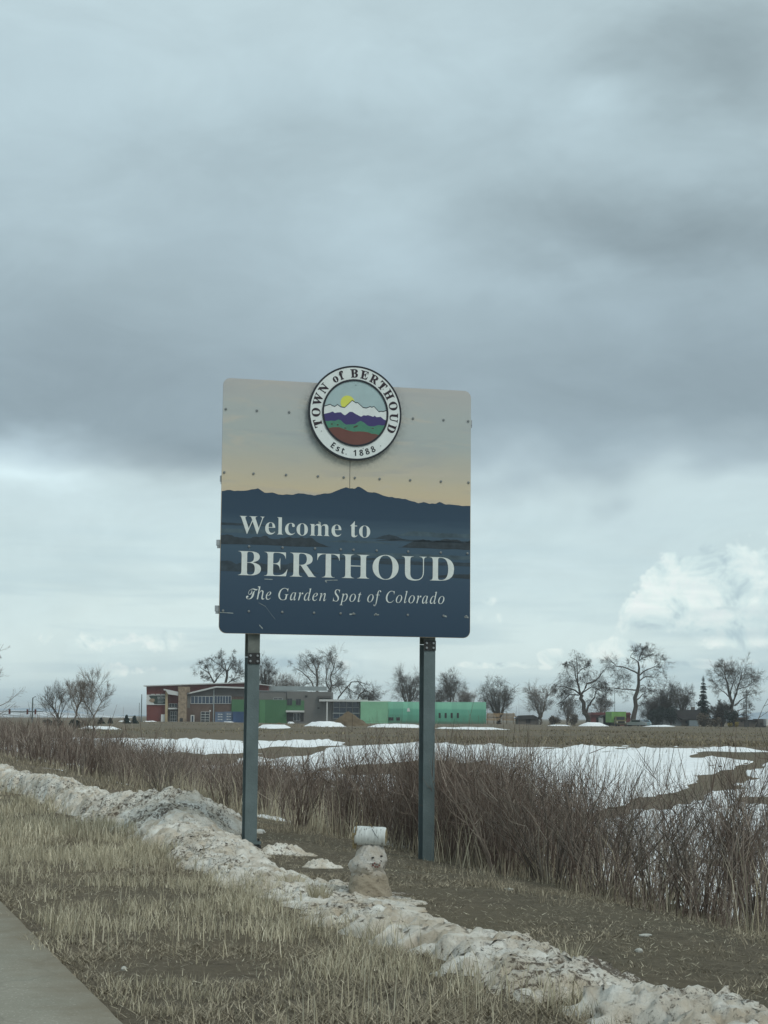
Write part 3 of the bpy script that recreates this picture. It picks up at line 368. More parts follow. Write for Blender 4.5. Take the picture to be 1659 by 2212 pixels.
# ---- snow
def snow_material(name, dirt, tint=(0.88, 0.89, 0.90), tint2=(0.76, 0.76, 0.75), dscale=5.0, world=True):
    m = bpy.data.materials.new(name); m.use_nodes = True; nt = m.node_tree; b = nt.nodes['Principled BSDF']
    v = nt.nodes.new('ShaderNodeTexCoord').outputs['Object']
    c = mix(nt, ramp(nt, noise(nt, v, 2.2, 6, 0.65), [(0.35, 0.0), (0.68, 1.0)]), tint, tint2)
    if dirt:
        c = mix(nt, ramp(nt, noise(nt, vmth(nt, 'ADD', v, (3, 8, 1)), 3.4, 6, 0.6), [(0.40, 0.0), (0.64, 0.85)]), c, (0.52, 0.43, 0.32))
        big = noise(nt, vmth(nt, 'ADD', v, (9, 2, 4)), 0.9, 4, 0.55)
        fine = noise(nt, v, dscale * 4.6, 6, 0.72, 0.2)
        d = ramp(nt, mth(nt, 'ADD', fine, mth(nt, 'MULTIPLY', mth(nt, 'SUBTRACT', big, 0.5), 0.6)), [(0.60 - 0.085 * dirt, 0.0), (0.69 - 0.085 * dirt, 1.0)])
        c = mix(nt, mth(nt, 'MULTIPLY', d, 0.92), c, (0.105, 0.078, 0.055))
        sp = ramp(nt, noise(nt, v, 34.0, 3, 0.6), [(0.63, 0.0), (0.74, 0.5)])
        c = mix(nt, sp, c, (0.24, 0.18, 0.13))
    nt.links.new(c, b.inputs['Base Color']); b.inputs['Roughness'].default_value = 0.75; b.inputs['Specular IOR Level'].default_value = 0.25
    bp = nd(nt, 'ShaderNodeBump', i_Strength=0.8 if dirt else 0.5, i_Distance=0.04); nt.links.new(noise(nt, v, 26.0 if dirt else 5.0, 8, 0.75), bp.inputs['Height']); nt.links.new(bp.outputs[0], b.inputs['Normal'])
    return m
M_snow = snow_material('clean_snow', 0)
M_dirty = snow_material('ploughed_snow', 0.72, (0.88, 0.85, 0.78), (0.68, 0.62, 0.53))
M_dirty2 = snow_material('half_dirty_snow', 0.25, (0.84, 0.84, 0.82), (0.66, 0.62, 0.55))

def heightsheet(name, X, Y, zs, keep, mat_):
    n, k = X.shape; i, j = np.meshgrid(np.arange(n - 1), np.arange(k - 1), indexing='ij'); b0 = i * k + j
    F = np.stack([b0, b0 + 1, b0 + k + 1, b0 + k], -1).reshape(-1, 4)
    kp = keep.reshape(-1)[F].any(1); F = F[kp]
    used, inv = np.unique(F, return_inverse=True)
    V = np.stack([X, Y, zs], -1).reshape(-1, 3)[used]
    return obj(name, smooth(mesh_np(name, V, inv.reshape(F.shape))), mat_)

# snow lying in the hollow and up its far bank
yy = np.concatenate([np.arange(16, 60, 0.4), np.arange(60, 175, 0.55)]); tt = np.linspace(-0.32, 0.52, 480)
X = yy[:, None] * tt[None, :] + 1.0; Y = np.repeat(yy[:, None], len(tt), 1)
u_, v_ = xy2uv(X, Y); s_ = lip(X, Y)
e1 = (fbm(X * 0.11, Y * 0.07, 4, 21) - 0.5); e2 = fbm(X * 0.4, Y * 0.25, 4, 31) - 0.5; e3 = fbm(X * 1.1, Y * 0.55, 5, 35, 0.75) - 0.5
M = np.minimum((s_ - 2.0 + 4.0 * ss((X - 8) / 10) + e1 * 9 + e2 * 6 + e3 * 9) / 5.0, (v_ - 8.6 + 1.2 * ss((X / Y - 0.06) / 0.08) + e2 * 4 + e1 * 4 + e3 * 3) / 3.0)
ta = np.array([3.05, 48.7]); tb = np.array([17.6, 86.0]); td = (tb - ta) / np.hypot(*(tb - ta))
al = (X - ta[0]) * td[0] + (Y - ta[1]) * td[1]; ac = np.abs(-(X - ta[0]) * td[1] + (Y - ta[1]) * td[0])
spit = np.maximum(ac / np.maximum(0.2, 0.95 + e2 * 2.4 + e3 * 2.4), np.maximum(-al / 3.0, (al - 38) / 3.0))
M = np.minimum(M, (spit - 1.0) * 1.6 + e3 * 0.8)
M = np.minimum(M, (fbm(X * 0.22 + 3, Y * 0.09, 4, 77) - 0.315 - 0.012 * np.maximum(0, 12 - s_)) * 9)
SZ = gz(X, Y) + np.clip(M, -1, 1) * 0.14 + np.clip(M, 0, 1) * (e2 * 0.40 + e3 * 0.22)
kind(heightsheet('snow_field', X, Y, SZ, M > -0.9, M_snow), 'structure')

# thin snow patches lying on the field in front of the buildings
def snow_patch(px0, px1, y0, y1, h, seed, Y=None):
    ya = 1.5 * 4000 / max(1.0, (y1 - (1550 + ((px0 + px1) / 2 - 829.5) * 0.0089))); ya = min(ya, 420) if Y is None else Y
    xa = (px0 - 829.5) / 4000 * ya; xb = (px1 - 829.5) / 4000 * ya; cx = (xa + xb) / 2; hw = abs(xb - xa) / 2; dep = max(5.0, hw * 0.35)
    gx, gy = np.meshgrid(np.linspace(-1.25, 1.25, 70), np.linspace(-1.25, 1.25, 40))
    rad = np.sqrt(gx ** 2 + gy ** 2); XX = cx + gx * hw; YY = ya + dep + gy * dep
    mk = 1 - rad + (fbm(XX * 0.16, YY * 0.16, 4, seed) - 0.5) * 0.9
    zz = gz(XX, YY) + np.clip(mk, -0.6, 0.42) / 0.42 * h * 0.62 * (0.75 + 0.5 * fbm(XX * 0.5, YY * 0.5, 3, seed + 3))
    kind(heightsheet('snow_patch', XX, YY, zz, mk > -0.4, M_snow), 'structure')
for a in ((561, 625, 1563, 1574, 0.55, 1), (655, 757, 1559, 1572, 1.2, 2), (786, 912, 1557, 1574, 1.0, 3), (936, 1095, 1566, 1575, 0.5, 4), (157, 254, 1571, 1577, 0.5, 5),
          (1252, 1326, 1559, 1570, 1.2, 6), (1398, 1472, 1566, 1572, 0.5, 7), (1190, 1240, 1565, 1569, 0.4, 8)): snow_patch(*a)
for a in ((309, 337, 1559, 1565, 0.8, 11, 418), (366, 386, 1560, 1565, 0.5, 12, 418), (402, 420, 1560, 1565, 0.5, 13, 418), (455, 480, 1560, 1565, 0.5, 14, 418), (483, 512, 1558, 1565, 1.1, 15, 416), (622, 640, 1552, 1560, 1.6, 16, 420), (261, 282, 1562, 1565, 0.7, 17, 400)):
    snow_patch(*a[:4], a[4] * 0.45, a[5], Y=a[6])

# heaps of bare soil on the building site
M_soil = mat('bare_soil', (0.155, 0.115, 0.07), 0.95, vary=0.4, vscale=0.6, bump=0.8, bscale=3.0)
def mound(px0, px1, ytop, Y, seed, label):
    xa = (px0 - 829.5) / 4000 * Y; xb = (px1 - 829.5) / 4000 * Y; cx = (xa + xb) / 2; hw = (xb - xa) / 2
    h = at((px0 + px1) / 2, ytop, Y).z
    gx, gy = np.meshgrid(np.linspace(-1.2, 1.2, 60), np.linspace(-1.2, 1.2, 40))
    rad = np.sqrt(gx ** 2 + gy ** 2) * (1 + 0.35 * (fbm(gx * 2 + 5, gy * 2, 3, seed) - 0.5))
    XX = cx + gx * hw; YY = Y + gy * hw * 0.7
    zz = gz(XX, YY) + h * np.clip(1.02 - rad, -0.1, 1) ** 1.0 * 1.05 + np.clip(1 - rad, 0, .3) * (fbm(XX * .7, YY * .7, 3, seed + 1) - .5) * 2.2
    tag(heightsheet('soil_mound', XX, YY, zz, rad < 1.15, M_soil), label, 'soil mound')
mound(712, 800, 1539, 300, 3, 'brown heap of bare soil in front of the blue window wall')
mound(590, 625, 1562, 270, 4, 'low brown soil heap below the green wall')

# distant hills and mountains
def ridge(name, prof, D, depth, mat_, seed, base=-4.0):
    xs = np.linspace(prof[0][0], prof[-1][0], 260); ty = np.interp(xs, [p[0] for p in prof], [p[1] for p in prof])
    top = np.array([at(a, b, D).z for a, b in zip(xs, ty)]); wx = np.array([at(a, b, D).x for a, b in zip(xs, ty)])
    k = 26; tk = np.linspace(-1, 1, k)
    XX = np.repeat(wx[:, None], k, 1); YY = D + tk[None, :] * depth * np.ones((len(xs), 1))
    nz = fbm(XX / depth * 3.5, YY / depth * 3.5, 5, seed) - 0.5
    zz = base + (top - base)[:, None] * (1 - np.abs(tk)[None, :] ** 1.3) * (1 + nz * 0.55 * np.abs(tk)[None, :] * 2) 
    zz[:, 0] = base - 3; zz[:, -1] = base - 3
    return kind(heightsheet(name, XX, YY, zz, np.ones_like(zz, bool), mat_), 'structure')
M_hill = mat('snowy_hillside', (0.72, 0.74, 0.76), 0.9, col2=(0.10, 0.11, 0.11), vscale=0.05)
M_mtn = mat('far_mountain', (0.22, 0.30, 0.38), 0.95, col2=(0.36, 0.45, 0.53), vscale=0.012)  # blue of the distant haze painted into the base colour
ridge('hills', [(-420, 1546), (-250, 1534), (-120, 1539), (-40, 1536), (30, 1534), (70, 1536), (105, 1538), (150, 1545), (200, 1552)], 900, 420, M_hill, 4, -1.0)
ridge('mountains', [(-600, 1530), (-200, 1522), (0, 1531), (90, 1529), (130, 1533), (220, 1546), (300, 1544), (360, 1549), (700, 1553), (1300, 1556), (1500, 1552), (1600, 1543), (1645, 1538), (1700, 1537), (1900, 1530), (2300, 1538)], 3600, 700, M_mtn, 8)

# ---- the ploughed ridge of snow along the verge
def bank(u0, u1, du, v0, v1, dv, name, label, mat_, hfun, wfun, seed, ends):
    uu = np.concatenate([np.arange(u0, min(u1, 30), du), np.arange(30, u1, 0.09)]) if u1 > 30 else np.arange(u0, u1, du)
    vv = np.arange(v0, v1, dv)
    U, V = np.meshgrid(uu, vv, indexing='ij'); X, Y = uv2xy(U, V)
    wx = U + 0.25 * (fbm(U * 2, V * 2, 3, seed + 31) - 0.5); wy = V + 0.25 * (fbm(U * 2 + 9, V * 2, 3, seed + 32) - 0.5)
    en = 3.82 + 0.40 * (fbm(U * 0.9, U * 0 + 3, 3, seed, 0.6) - 0.5) - 0.16 * (cells(wx * 2.6, wy * 2.6, seed + 2) - 0.4) - 0.08 * cells(wx * 7, wy * 7, seed + 3)
    t = (V - en) / (wfun(U) * (1 + 0.35 * (fbm(U * 0.9, V * 0.9, 3, seed + 5) - 0.5)))
    rise = 0.22 + 0.36 * np.exp(-((U - 25.0) / 3.0) ** 2); pr = ss(np.clip(t, 0, 1) / rise) ** 0.7 * ss((1 - t) / 0.55)
    if ends: pr = pr * ss((U - u0) / 0.35) * (1 if u1 > 30 else ss((u1 - U) / 0.35))
    h = hfun(U)
    c1 = cells(wx * 1.5 + 4, wy * 1.9, seed + 6); c2 = cells(wx * 4.2, wy * 4.6, seed + 7); c3 = cells(wx * 9.5 + 3, wy * 10, seed + 8); c4 = cells(wx * 20, wy * 21, seed + 9)
    rough = 0.55 + 0.9 * fbm(U * 0.8 + 2, V * 0.8, 3, seed + 12)
    rel = pr * h * (0.86 + 0.22 * c1) + pr ** 0.6 * ((c2 - 0.45) * 0.060 * (0.6 + h) + (c3 - 0.45) * 0.060 * rough + (c4 - 0.45) * 0.045 * rough + (vn(U * 26, V * 26, seed + 13) - 0.5) * 0.03)
    rel = np.where(pr > 0.03, np.maximum(rel, 0.012), -0.05)
    jx = (vn(U * 17, V * 17, seed + 41) - 0.5) * 0.07 + (vn(U * 31, V * 31, seed + 42) - 0.5) * 0.04; jy = (vn(U * 17 + 40, V * 17, seed + 43) - 0.5) * 0.07 + (vn(U * 31 + 9, V * 31, seed + 44) - 0.5) * 0.04
    o = heightsheet(name, X + jx, Y + jy, gz(X, Y) + rel, pr > 0.0, mat_)
    return tag(o, label, 'snow bank')
def hmain(U): return 0.09 + 0.07 * ss((U - 17) / 4) + 0.29 * np.exp(-((U - 25.3) / 2.6) ** 2) + 0.17 * np.exp(-((U - 34) / 4.0) ** 2) + 0.06 * np.exp(-((U - 45) / 8) ** 2) - 0.10 * np.exp(-((U - 15.0) / 1.1) ** 2) - 0.03 * np.exp(-((U - 18.5) / 1.5) ** 2)
def wmain(U): return 0.98 + 1.1 * np.exp(-((U - 25.0) / 2.8) ** 2) + 0.15 * np.exp(-((U - 35) / 8) ** 2) + 0.15 * np.sin(U * 1.3) + 0.2 * np.exp(-((U - 15.5) / 1.2) ** 2)
bank(9.35, 80, 0.036, 3.4, 6.9, 0.036, 'snow_bank', 'long dirty ploughed snow bank running under the sign, tallest by the left post', M_dirty, hmain, wmain, 11, True)
bank(3.0, 9.25, 0.032, 3.4, 5.5, 0.032, 'snow_bank', 'speckled dirty snow bank in the bottom right corner', M_dirty, lambda U: 0.10 + 0 * U, lambda U: 1.1 + 0 * U, 23, True)
def clump(u, v, rx, h, seed, label):
    gx, gy = np.meshgrid(np.linspace(-1.2, 1.2, 60), np.linspace(-1.2, 1.2, 60)); rad = np.sqrt(gx ** 2 + gy ** 2) + 0.9 * (fbm(gx * 2, gy * 2 + 7, 3, seed) - 0.5)
    x, y = uv2xy(u, v); XX = x + gx * rx; YY = y + gy * rx * 0.8
    bl = 0.5 * cells(gx * 2.5, gy * 2.5, seed) + 0.35 * cells(gx * 6, gy * 6, seed + 1)
    zz = gz(XX, YY) + np.where(rad < 1, ss((1.0 - rad) * 1.3) * h * (0.35 + 0.9 * bl) + 0.006, -0.03)
    tag(heightsheet('snow_clump', XX, YY, zz, rad < 1.05, M_dirty), label, 'snow clump')
clump(20.6, 5.15, 0.34, 0.11, 3, 'small grey clump of snow just right of the left post')
clump(18.6, 5.05, 0.20, 0.08, 5, 'little dirty snow lump between left post and snowman')
clump(35.0, 6.3, 0.55, 0.10, 6, 'thin scrap of snow behind the ridge near the brush')

# the air: a thin even veil over the fields
hz = MB().box(-24000, 24000, -500, 24000, -8.0, 34.0).mesh('haze'); hm = bpy.data.materials.new('haze_air'); hm.use_nodes = True; nt = hm.node_tree; nt.nodes.clear()
ho = nt.nodes.new('ShaderNodeOutputMaterial'); pv = nt.nodes.new('ShaderNodeVolumePrincipled'); pv.inputs['Color'].default_value = (0.93, 0.97, 1.0, 1); pv.inputs['Density'].default_value = 0.00020
nt.links.new(pv.outputs[0], ho.inputs['Volume']); kind(obj('haze', hz, hm), 'stuff')
# ================================================================== THE SIGN
GLYPHS = {}
for ln in GLYPH_TXT.strip().split('\n'):
    a, adv, rest = ln.split(' ', 2)
    GLYPHS[a] = (int(adv) / 1000, [[tuple(int(c) / 1000 for c in p.split(' ')) for p in poly.split(',')] for poly in rest.split('/')])
def embolden(poly, d):
    if not d: return poly
    n = len(poly); out = []
    for i in range(n):
        a, b, c = poly[i - 1], poly[i], poly[(i + 1) % n]
        e1 = Vector((b[0] - a[0], b[1] - a[1])).normalized(); e2 = Vector((c[0] - b[0], c[1] - b[1])).normalized()
        nn = Vector((-(e1.y + e2.y), e1.x + e2.x)); l = nn.length
        nn = nn / l if l > 1e-6 else Vector((0, 0)); k = d / max(0.5, abs(nn.dot(Vector((-e1.y, e1.x)))) or 1)
        out.append((b[0] + nn.x * k, b[1] + nn.y * k))
    return out
def layout(s, style, bold=0.0, track=0.0):
    """list of polygons and total width for a line of lettering, 1 em high"""
    x = 0; polys = []
    for ch in s:
        if ch == ' ': x += 0.27 + track; continue
        key = style + ch
        if key not in GLYPHS: key = 'S' + ch if 'S' + ch in GLYPHS else 'B' + ch
        adv, gl = GLYPHS[key]
        polys.append([[(a + x, b) for a, b in embolden(p, bold)] for p in gl])
        x += adv + track
    return polys, x - track
def fill(name, polys, y=0.0):
    polys = [[p for i, p in enumerate(q) if math.dist(p, q[i - 1]) > 1e-5] for q in polys]
    """flat sheet in the x,z plane facing -y, bounded by polygons (inner loops are holes)"""
    cu = bpy.data.curves.new(name, 'CURVE'); cu.dimensions = '2D'; cu.fill_mode = 'BOTH'
    for p in polys:
        sp = cu.splines.new('POLY'); sp.points.add(len(p) - 1)
        sp.points.foreach_set('co', [c for a, b in p for c in (a, b, 0.0, 1.0)]); sp.use_cyclic_u = True
    o = bpy.data.objects.new(name, cu); COL.objects.link(o)
    bpy.context.view_layer.update()
    me = bpy.data.meshes.new_from_object(o.evaluated_get(bpy.context.evaluated_depsgraph_get()))
    bpy.data.objects.remove(o); bpy.data.curves.remove(cu); me.name = name; me.materials.clear()
    me.transform(Matrix(((1, 0, 0, 0), (0, 0, -1, y), (0, 1, 0, 0), (0, 0, 0, 1))))
    # one side only: drop the doubled faces some fills leave behind
    co = [0.0] * (len(me.vertices) * 3); me.vertices.foreach_get('co', co)
    return me
def fit_line(s, style, x0, x1, zbase, cap, bold=0.0, capf=0.678, track=0.0):
    polys, w = layout(s, style, bold, track)
    xs = [a for g in polys for p in g for a, b in p]; k = (x1 - x0) / (max(xs) - min(xs)); mn = min(xs); s_ = cap / capf
    return [[[(x0 + (a - mn) * k, zbase + b * s_) for a, b in p] for p in g] for g in polys]

SX, SY, SZC, YAW = -0.4317, 21.9039, 3.958, math.radians(14.435)
HW, HH = 1.525, 1.5035
sign = thing('town_sign', 'large square welcome sign on two grey steel posts with a round town seal on top', 'sign', (SX, SY, 0), YAW)

def sign_print(lower):
    m = bpy.data.materials.new('printed_hills' if lower else 'printed_sunset'); m.use_nodes = True; nt = m.node_tree; b = nt.nodes['Principled BSDF']
    v = nt.nodes.new('ShaderNodeTexCoord').outputs['Object']; sp = nt.nodes.new('ShaderNodeSeparateXYZ'); nt.links.new(v, sp.inputs[0]); z = sp.outputs[2]
    if not lower:
        n1 = noise(nt, vmth(nt, 'MULTIPLY', v, (0.5, 1, 3.2)), 1.6, 5, 0.55, 0.5)
        zz = mth(nt, 'ADD', mth(nt, 'MULTIPLY', mth(nt, 'SUBTRACT', z, SZC + 0.1), 1 / 1.45), mth(nt, 'MULTIPLY', mth(nt, 'SUBTRACT', n1, 0.5), 0.16))
        c = ramp(nt, zz, [(0.0, (0.66, 0.53, 0.36, 1)), (0.12, (0.62, 0.53, 0.38, 1)), (0.30, (0.53, 0.50, 0.42, 1)), (0.5, (0.45, 0.485, 0.465, 1)), (0.75, (0.46, 0.485, 0.47, 1)), (1.0, (0.50, 0.48, 0.46, 1))])
        n2 = noise(nt, vmth(nt, 'MULTIPLY', vmth(nt, 'ADD', v, (4, 0, 1)), (0.55, 1, 2.6)), 2.3, 6, 0.6, 0.7)
        c = mix(nt, ramp(nt, n2, [(0.52, 0.0), (0.68, 0.5)]), c, (0.60, 0.53, 0.44))
        c = mix(nt, ramp(nt, noise(nt, vmth(nt, 'MULTIPLY', v, (0.4, 1, 2.0)), 1.9, 4, 0.6, 0.4), [(0.52, 0.0), (0.7, 0.4)]), c, (0.36, 0.37, 0.40))
        # speckled dark ring round the seal, fading outwards
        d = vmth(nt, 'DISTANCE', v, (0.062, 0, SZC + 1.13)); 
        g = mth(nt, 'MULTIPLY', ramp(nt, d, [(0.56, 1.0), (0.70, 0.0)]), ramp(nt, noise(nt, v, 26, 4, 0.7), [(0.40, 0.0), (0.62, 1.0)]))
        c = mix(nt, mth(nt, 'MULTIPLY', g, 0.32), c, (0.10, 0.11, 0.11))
    else:
        n1 = noise(nt, vmth(nt, 'MULTIPLY', v, (0.6, 1, 7)), 2.2, 5, 0.6)
        zz = mth(nt, 'ADD', mth(nt, 'MULTIPLY', mth(nt, 'SUBTRACT', z, SZC - 1.5), 1 / 1.8), mth(nt, 'MULTIPLY', mth(nt, 'SUBTRACT', n1, 0.5), 0.07))
        c = ramp(nt, zz, [(0.0, (0.036, 0.064, 0.100, 1)), (0.35, (0.050, 0.084, 0.125, 1)), (0.55, (0.062, 0.104, 0.145, 1)), (0.68, (0.072, 0.115, 0.155, 1)), (0.78, (0.042, 0.074, 0.112, 1)), (1.0, (0.036, 0.064, 0.100, 1))])
    sc_ = ramp(nt, noise(nt, v, 120.0, 3, 0.7), [(0.66, 0.0), (0.80, 0.35)])
    c = mix(nt, sc_, c, (0.30, 0.33, 0.34))
    nt.links.new(c, b.inputs['Base Color']); b.inputs['Roughness'].default_value = 0.55; b.inputs['Specular IOR Level'].default_value = 0.2
    return m
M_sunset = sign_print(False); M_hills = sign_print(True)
M_letter = mat('pale_lettering', (0.72, 0.76, 0.73), 0.5, vary=0.10, vscale=30)
M_alu = mat('bare_aluminium', (0.42, 0.44, 0.45), 0.45, 0.6, vary=0.3, vscale=9)
M_panelback = mat('panel_edge', (0.16, 0.18, 0.19), 0.5, 0.4, vary=0.2)

def rounded(x0, x1, z0, z1, corners, r=0.085):
    pts = []
    for (cx, cz, a0, key) in ((x1, z1, 0, 'tr'), (x0, z1, 90, 'tl'), (x0, z0, 180, 'bl'), (x1, z0, 270, 'br')):
        if key in corners:
            ox = cx - r if cx == x1 else cx + r; oz = cz - r if cz == z1 else cz + r
            pts += [(ox + r * math.cos(math.radians(a0 + k * 15)), oz + r * math.sin(math.radians(a0 + k * 15))) for k in range(7)]
        else: pts.append((cx, cz))
    return pts
SEAM = 0.018
for x0, x1, cs in ((-HW, SEAM - 0.003, ('tl', 'bl')), (SEAM + 0.003, HW, ('tr', 'br'))):
    mb = MB().prism(rounded(x0, x1, SZC - HH, SZC + HH, cs), -0.012, 0.0)
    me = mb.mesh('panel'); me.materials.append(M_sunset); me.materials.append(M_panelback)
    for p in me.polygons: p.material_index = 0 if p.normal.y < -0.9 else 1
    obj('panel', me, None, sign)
MB().box(SEAM - 0.03, SEAM + 0.03, 0.0005, 0.0025, SZC - HH + 0.02, SZC + HH - 0.02).build('seam_strip', M_panelback, sign)
# printed mountain picture over the lower part
RIDGE = [(-1.521, 0.162), (-1.422, 0.172), (-1.343, 0.165), (-1.225, 0.18), (-1.162, 0.188), (-1.091, 0.203), (-1.047, 0.177), (-1.007, 0.153), (-0.917, 0.163), (-0.847, 0.142), (-0.688, 0.148), (-0.598, 0.172), (-0.488, 0.156), (-0.407, 0.144), (-0.327, 0.171), (-0.207, 0.191), (-0.116, 0.231), (-0.03, 0.266), (0.015, 0.244), (0.076, 0.252), (0.122, 0.278), (0.167, 0.256), (0.239, 0.219), (0.32, 0.216), (0.442, 0.182), (0.545, 0.162), (0.637, 0.161), (0.729, 0.139), (0.811, 0.122), (0.863, 0.099), (0.935, 0.121), (1.007, 0.1), (1.069, 0.107), (1.141, 0.129), (1.203, 0.104), (1.348, 0.093), (1.521, 0.092)]
R_ = np.array(RIDGE); xf = np.linspace(-1.521, 1.521, 150); zf = np.interp(xf, R_[:, 0], R_[:, 1]) + (vn(xf * 24, xf * 0, 2) - 0.5) * 0.012
low = rounded(-1.522, 1.522, SZC - HH + 0.003, SZC, ('bl', 'br'))
lower = [p for p in low if p[1] < SZC - 0.5]
prof = [(float(a), SZC + float(c)) for a, c in zip(xf, zf)]
obj('mountain_print', fill('mountain_print', [prof[::-1] + lower], -0.0135), M_hills, sign)
def band(x0, x1, z0, z1, amp, seed, mt, y=-0.0150, parent=sign, taper=True):
    xs = np.linspace(x0, x1, 90); e = ss((xs - x0) / 0.25 if x0 > -1.5 else xs * 0 + 1) * ss((x1 - xs) / 0.25 if x1 < 1.5 else xs * 0 + 1)
    top = z0 + (z1 - z0) * e * (0.55 + amp * fbm(xs * 9, xs * 0, 4, seed)); bot = z0 + 0.012 * (vn(xs * 6, xs * 0, seed + 1) - 0.5)
    top = np.maximum(top, bot + 0.004)
    pl = [(float(a), SZC + float(c)) for a, c in zip(xs, bot)] + [(float(a), SZC + float(c)) for a, c in zip(xs[::-1], top[::-1])]
    return obj('treeline_print', fill('treeline_print', [pl], y), mt, parent)
M_tree_dk = mat('printed_trees_dark', (0.046, 0.062, 0.074), 0.55, vary=0.35, vscale=14)
M_tree_md = mat('printed_trees_mid', (0.052, 0.076, 0.096), 0.55, vary=0.4, vscale=10)
M_field_lt = mat('printed_fields', (0.088, 0.135, 0.165), 0.55, vary=0.45, vscale=5)
band(-1.521, -0.20, -0.46, -0.36, 0.75, 3, M_tree_dk); band(0.62, 1.521, -0.44, -0.32, 0.8, 4, M_tree_dk)
band(0.28, 0.75, -0.345, -0.285, 0.7, 5, M_tree_md); band(-1.521, -0.9, -0.235, -0.205, 0.4, 6, M_tree_md); band(0.35, 1.521, -0.36, -0.33, 0.3, 12, M_tree_md)
band(-1.521, -0.35, -0.775, -0.66, 0.6, 7, M_tree_md); band(-0.3, 0.9, -0.60, -0.565, 0.4, 8, M_tree_md); band(1.0, 1.521, -0.79, -0.735, 0.7, 9, M_tree_dk); band(0.2, 1.521, -0.64, -0.58, 0.3, 15, M_tree_md)
band(-0.30, 0.6, -0.40, -0.36, 0.3, 10, M_field_lt, -0.0142); band(0.55, 1.521, -0.30, -0.225, 0.4, 11, M_field_lt, -0.0142); band(-1.521, -0.6, -0.33, -0.26, 0.3, 13, M_field_lt, -0.0142); band(-0.2, 1.521, -0.56, -0.49, 0.3, 14, M_field_lt, -0.0142)
def lettering(glyphs, m, y=-0.0165, parent=sign):
    for g in glyphs: obj('letter', fill('letter', g, y), m, parent)
Z0 = SZC
lettering(fit_line('Welcome to', 'B', -1.304, 0.274, Z0 - 0.332, 0.208, -0.008), M_letter)
lettering(fit_line('BERTHOUD', 'B', -1.313, 1.318, Z0 - 0.825, 0.290, -0.010), M_letter)
lettering(fit_line('The Garden Spot of Colorado', 'I', -1.211, 1.199, Z0 - 1.100, 0.136, -0.003, 0.678, 0.075), M_letter)
# wear: pale scratches through the print
M_scratch = mat('scratched_metal', (0.42, 0.47, 0.46), 0.5, vary=0.5, vscale=40)
for pts, w in (([(-1.16, -0.98), (-1.10, -1.07), (-1.06, -1.14), (-0.98, -1.18), (-0.92, -1.26), (-0.86, -1.33)], 0.006), ([(-1.52, -1.262), (-1.36, -1.268)], 0.008), ([(0.03, -1.25), (0.10, -1.243)], 0.016), ([(0.33, -1.25), (0.39, -1.246)], 0.014), ([(-1.05, -1.40), (-1.01, -1.44)], 0.018),
               ([(-0.27, -0.862), (-0.25, -0.875)], 0.022), ([(-1.2, -0.46), (-1.175, -0.53)], 0.012), ([(-0.36, -0.17), (-0.33, -0.185)], 0.03), ([(1.18, -1.24), (1.23, -1.25)], 0.02), ([(1.45, -1.25), (1.5, -1.255)], 0.02), ([(-1.0, -0.86), (-0.9, -0.862)], 0.008), ([(-0.26, -0.855), (-0.12, -0.848)], 0.007)):
    a = [(x, Z0 + z + w * 0.5) for x, z in pts]; c_ = [(x + 0.003, Z0 + z - w * 0.5) for x, z in pts]
    obj('scratch', fill('scratch', [a + c_[::-1]], -0.0172), M_scratch, sign)
# rivets through the panels
rm = MB(); n = 8
for k, (r, yv) in enumerate(((0.015, -0.012), (0.015, -0.016), (0.009, -0.019))): rm.v += [(r * math.cos(i * 2 * math.pi / n), yv, r * math.sin(i * 2 * math.pi / n)) for i in range(n)]
rm.f = [(k * n + i, k * n + (i + 1) % n, (k + 1) * n + (i + 1) % n, (k + 1) * n + i) for k in range(2) for i in range(n)] + [tuple(range(2 * n, 3 * n))]
rv = rm.mesh('rivet'); rv.materials.append(mat('rivet_metal', (0.26, 0.28, 0.28), 0.55, 0.3, vary=0.3, vscale=30))
for zr, xs in ((1.132, (-1.49, -1.119, -0.73, 0.792, 1.177, 1.489)), (0.38, (-1.495, -1.147, -0.757, -0.372, -0.057, 0.079, 0.384, 0.764, 1.148, 1.495)), (-0.483, (-1.186, -0.786, -0.396, -0.083, 0.073, 0.356, 0.744, 1.15, 1.486)), (-1.242, (-1.48, -1.176, -0.778, -0.398, -0.077, 0.08, 0.353, 0.745, 1.19, 1.474))):
    for x in xs: obj('rivet', rv, None, sign, (x, -0.005, Z0 + zr))
# rails behind, their ends showing past the panel
for zr, xa, xb in ((1.118, -1.50, 1.545), (0.31, -1.535, 1.50), (-0.447, -1.563, 1.50), (-1.215, -1.567, 1.50)):
    MB().box(xa, xb, 0.003, 0.05, Z0 + zr - 0.034, Z0 + zr + 0.034).box(xa + 0.012, xb, 0.01, 0.065, Z0 + zr - 0.060, Z0 + zr - 0.0345).build('crossbar', M_alu, sign)

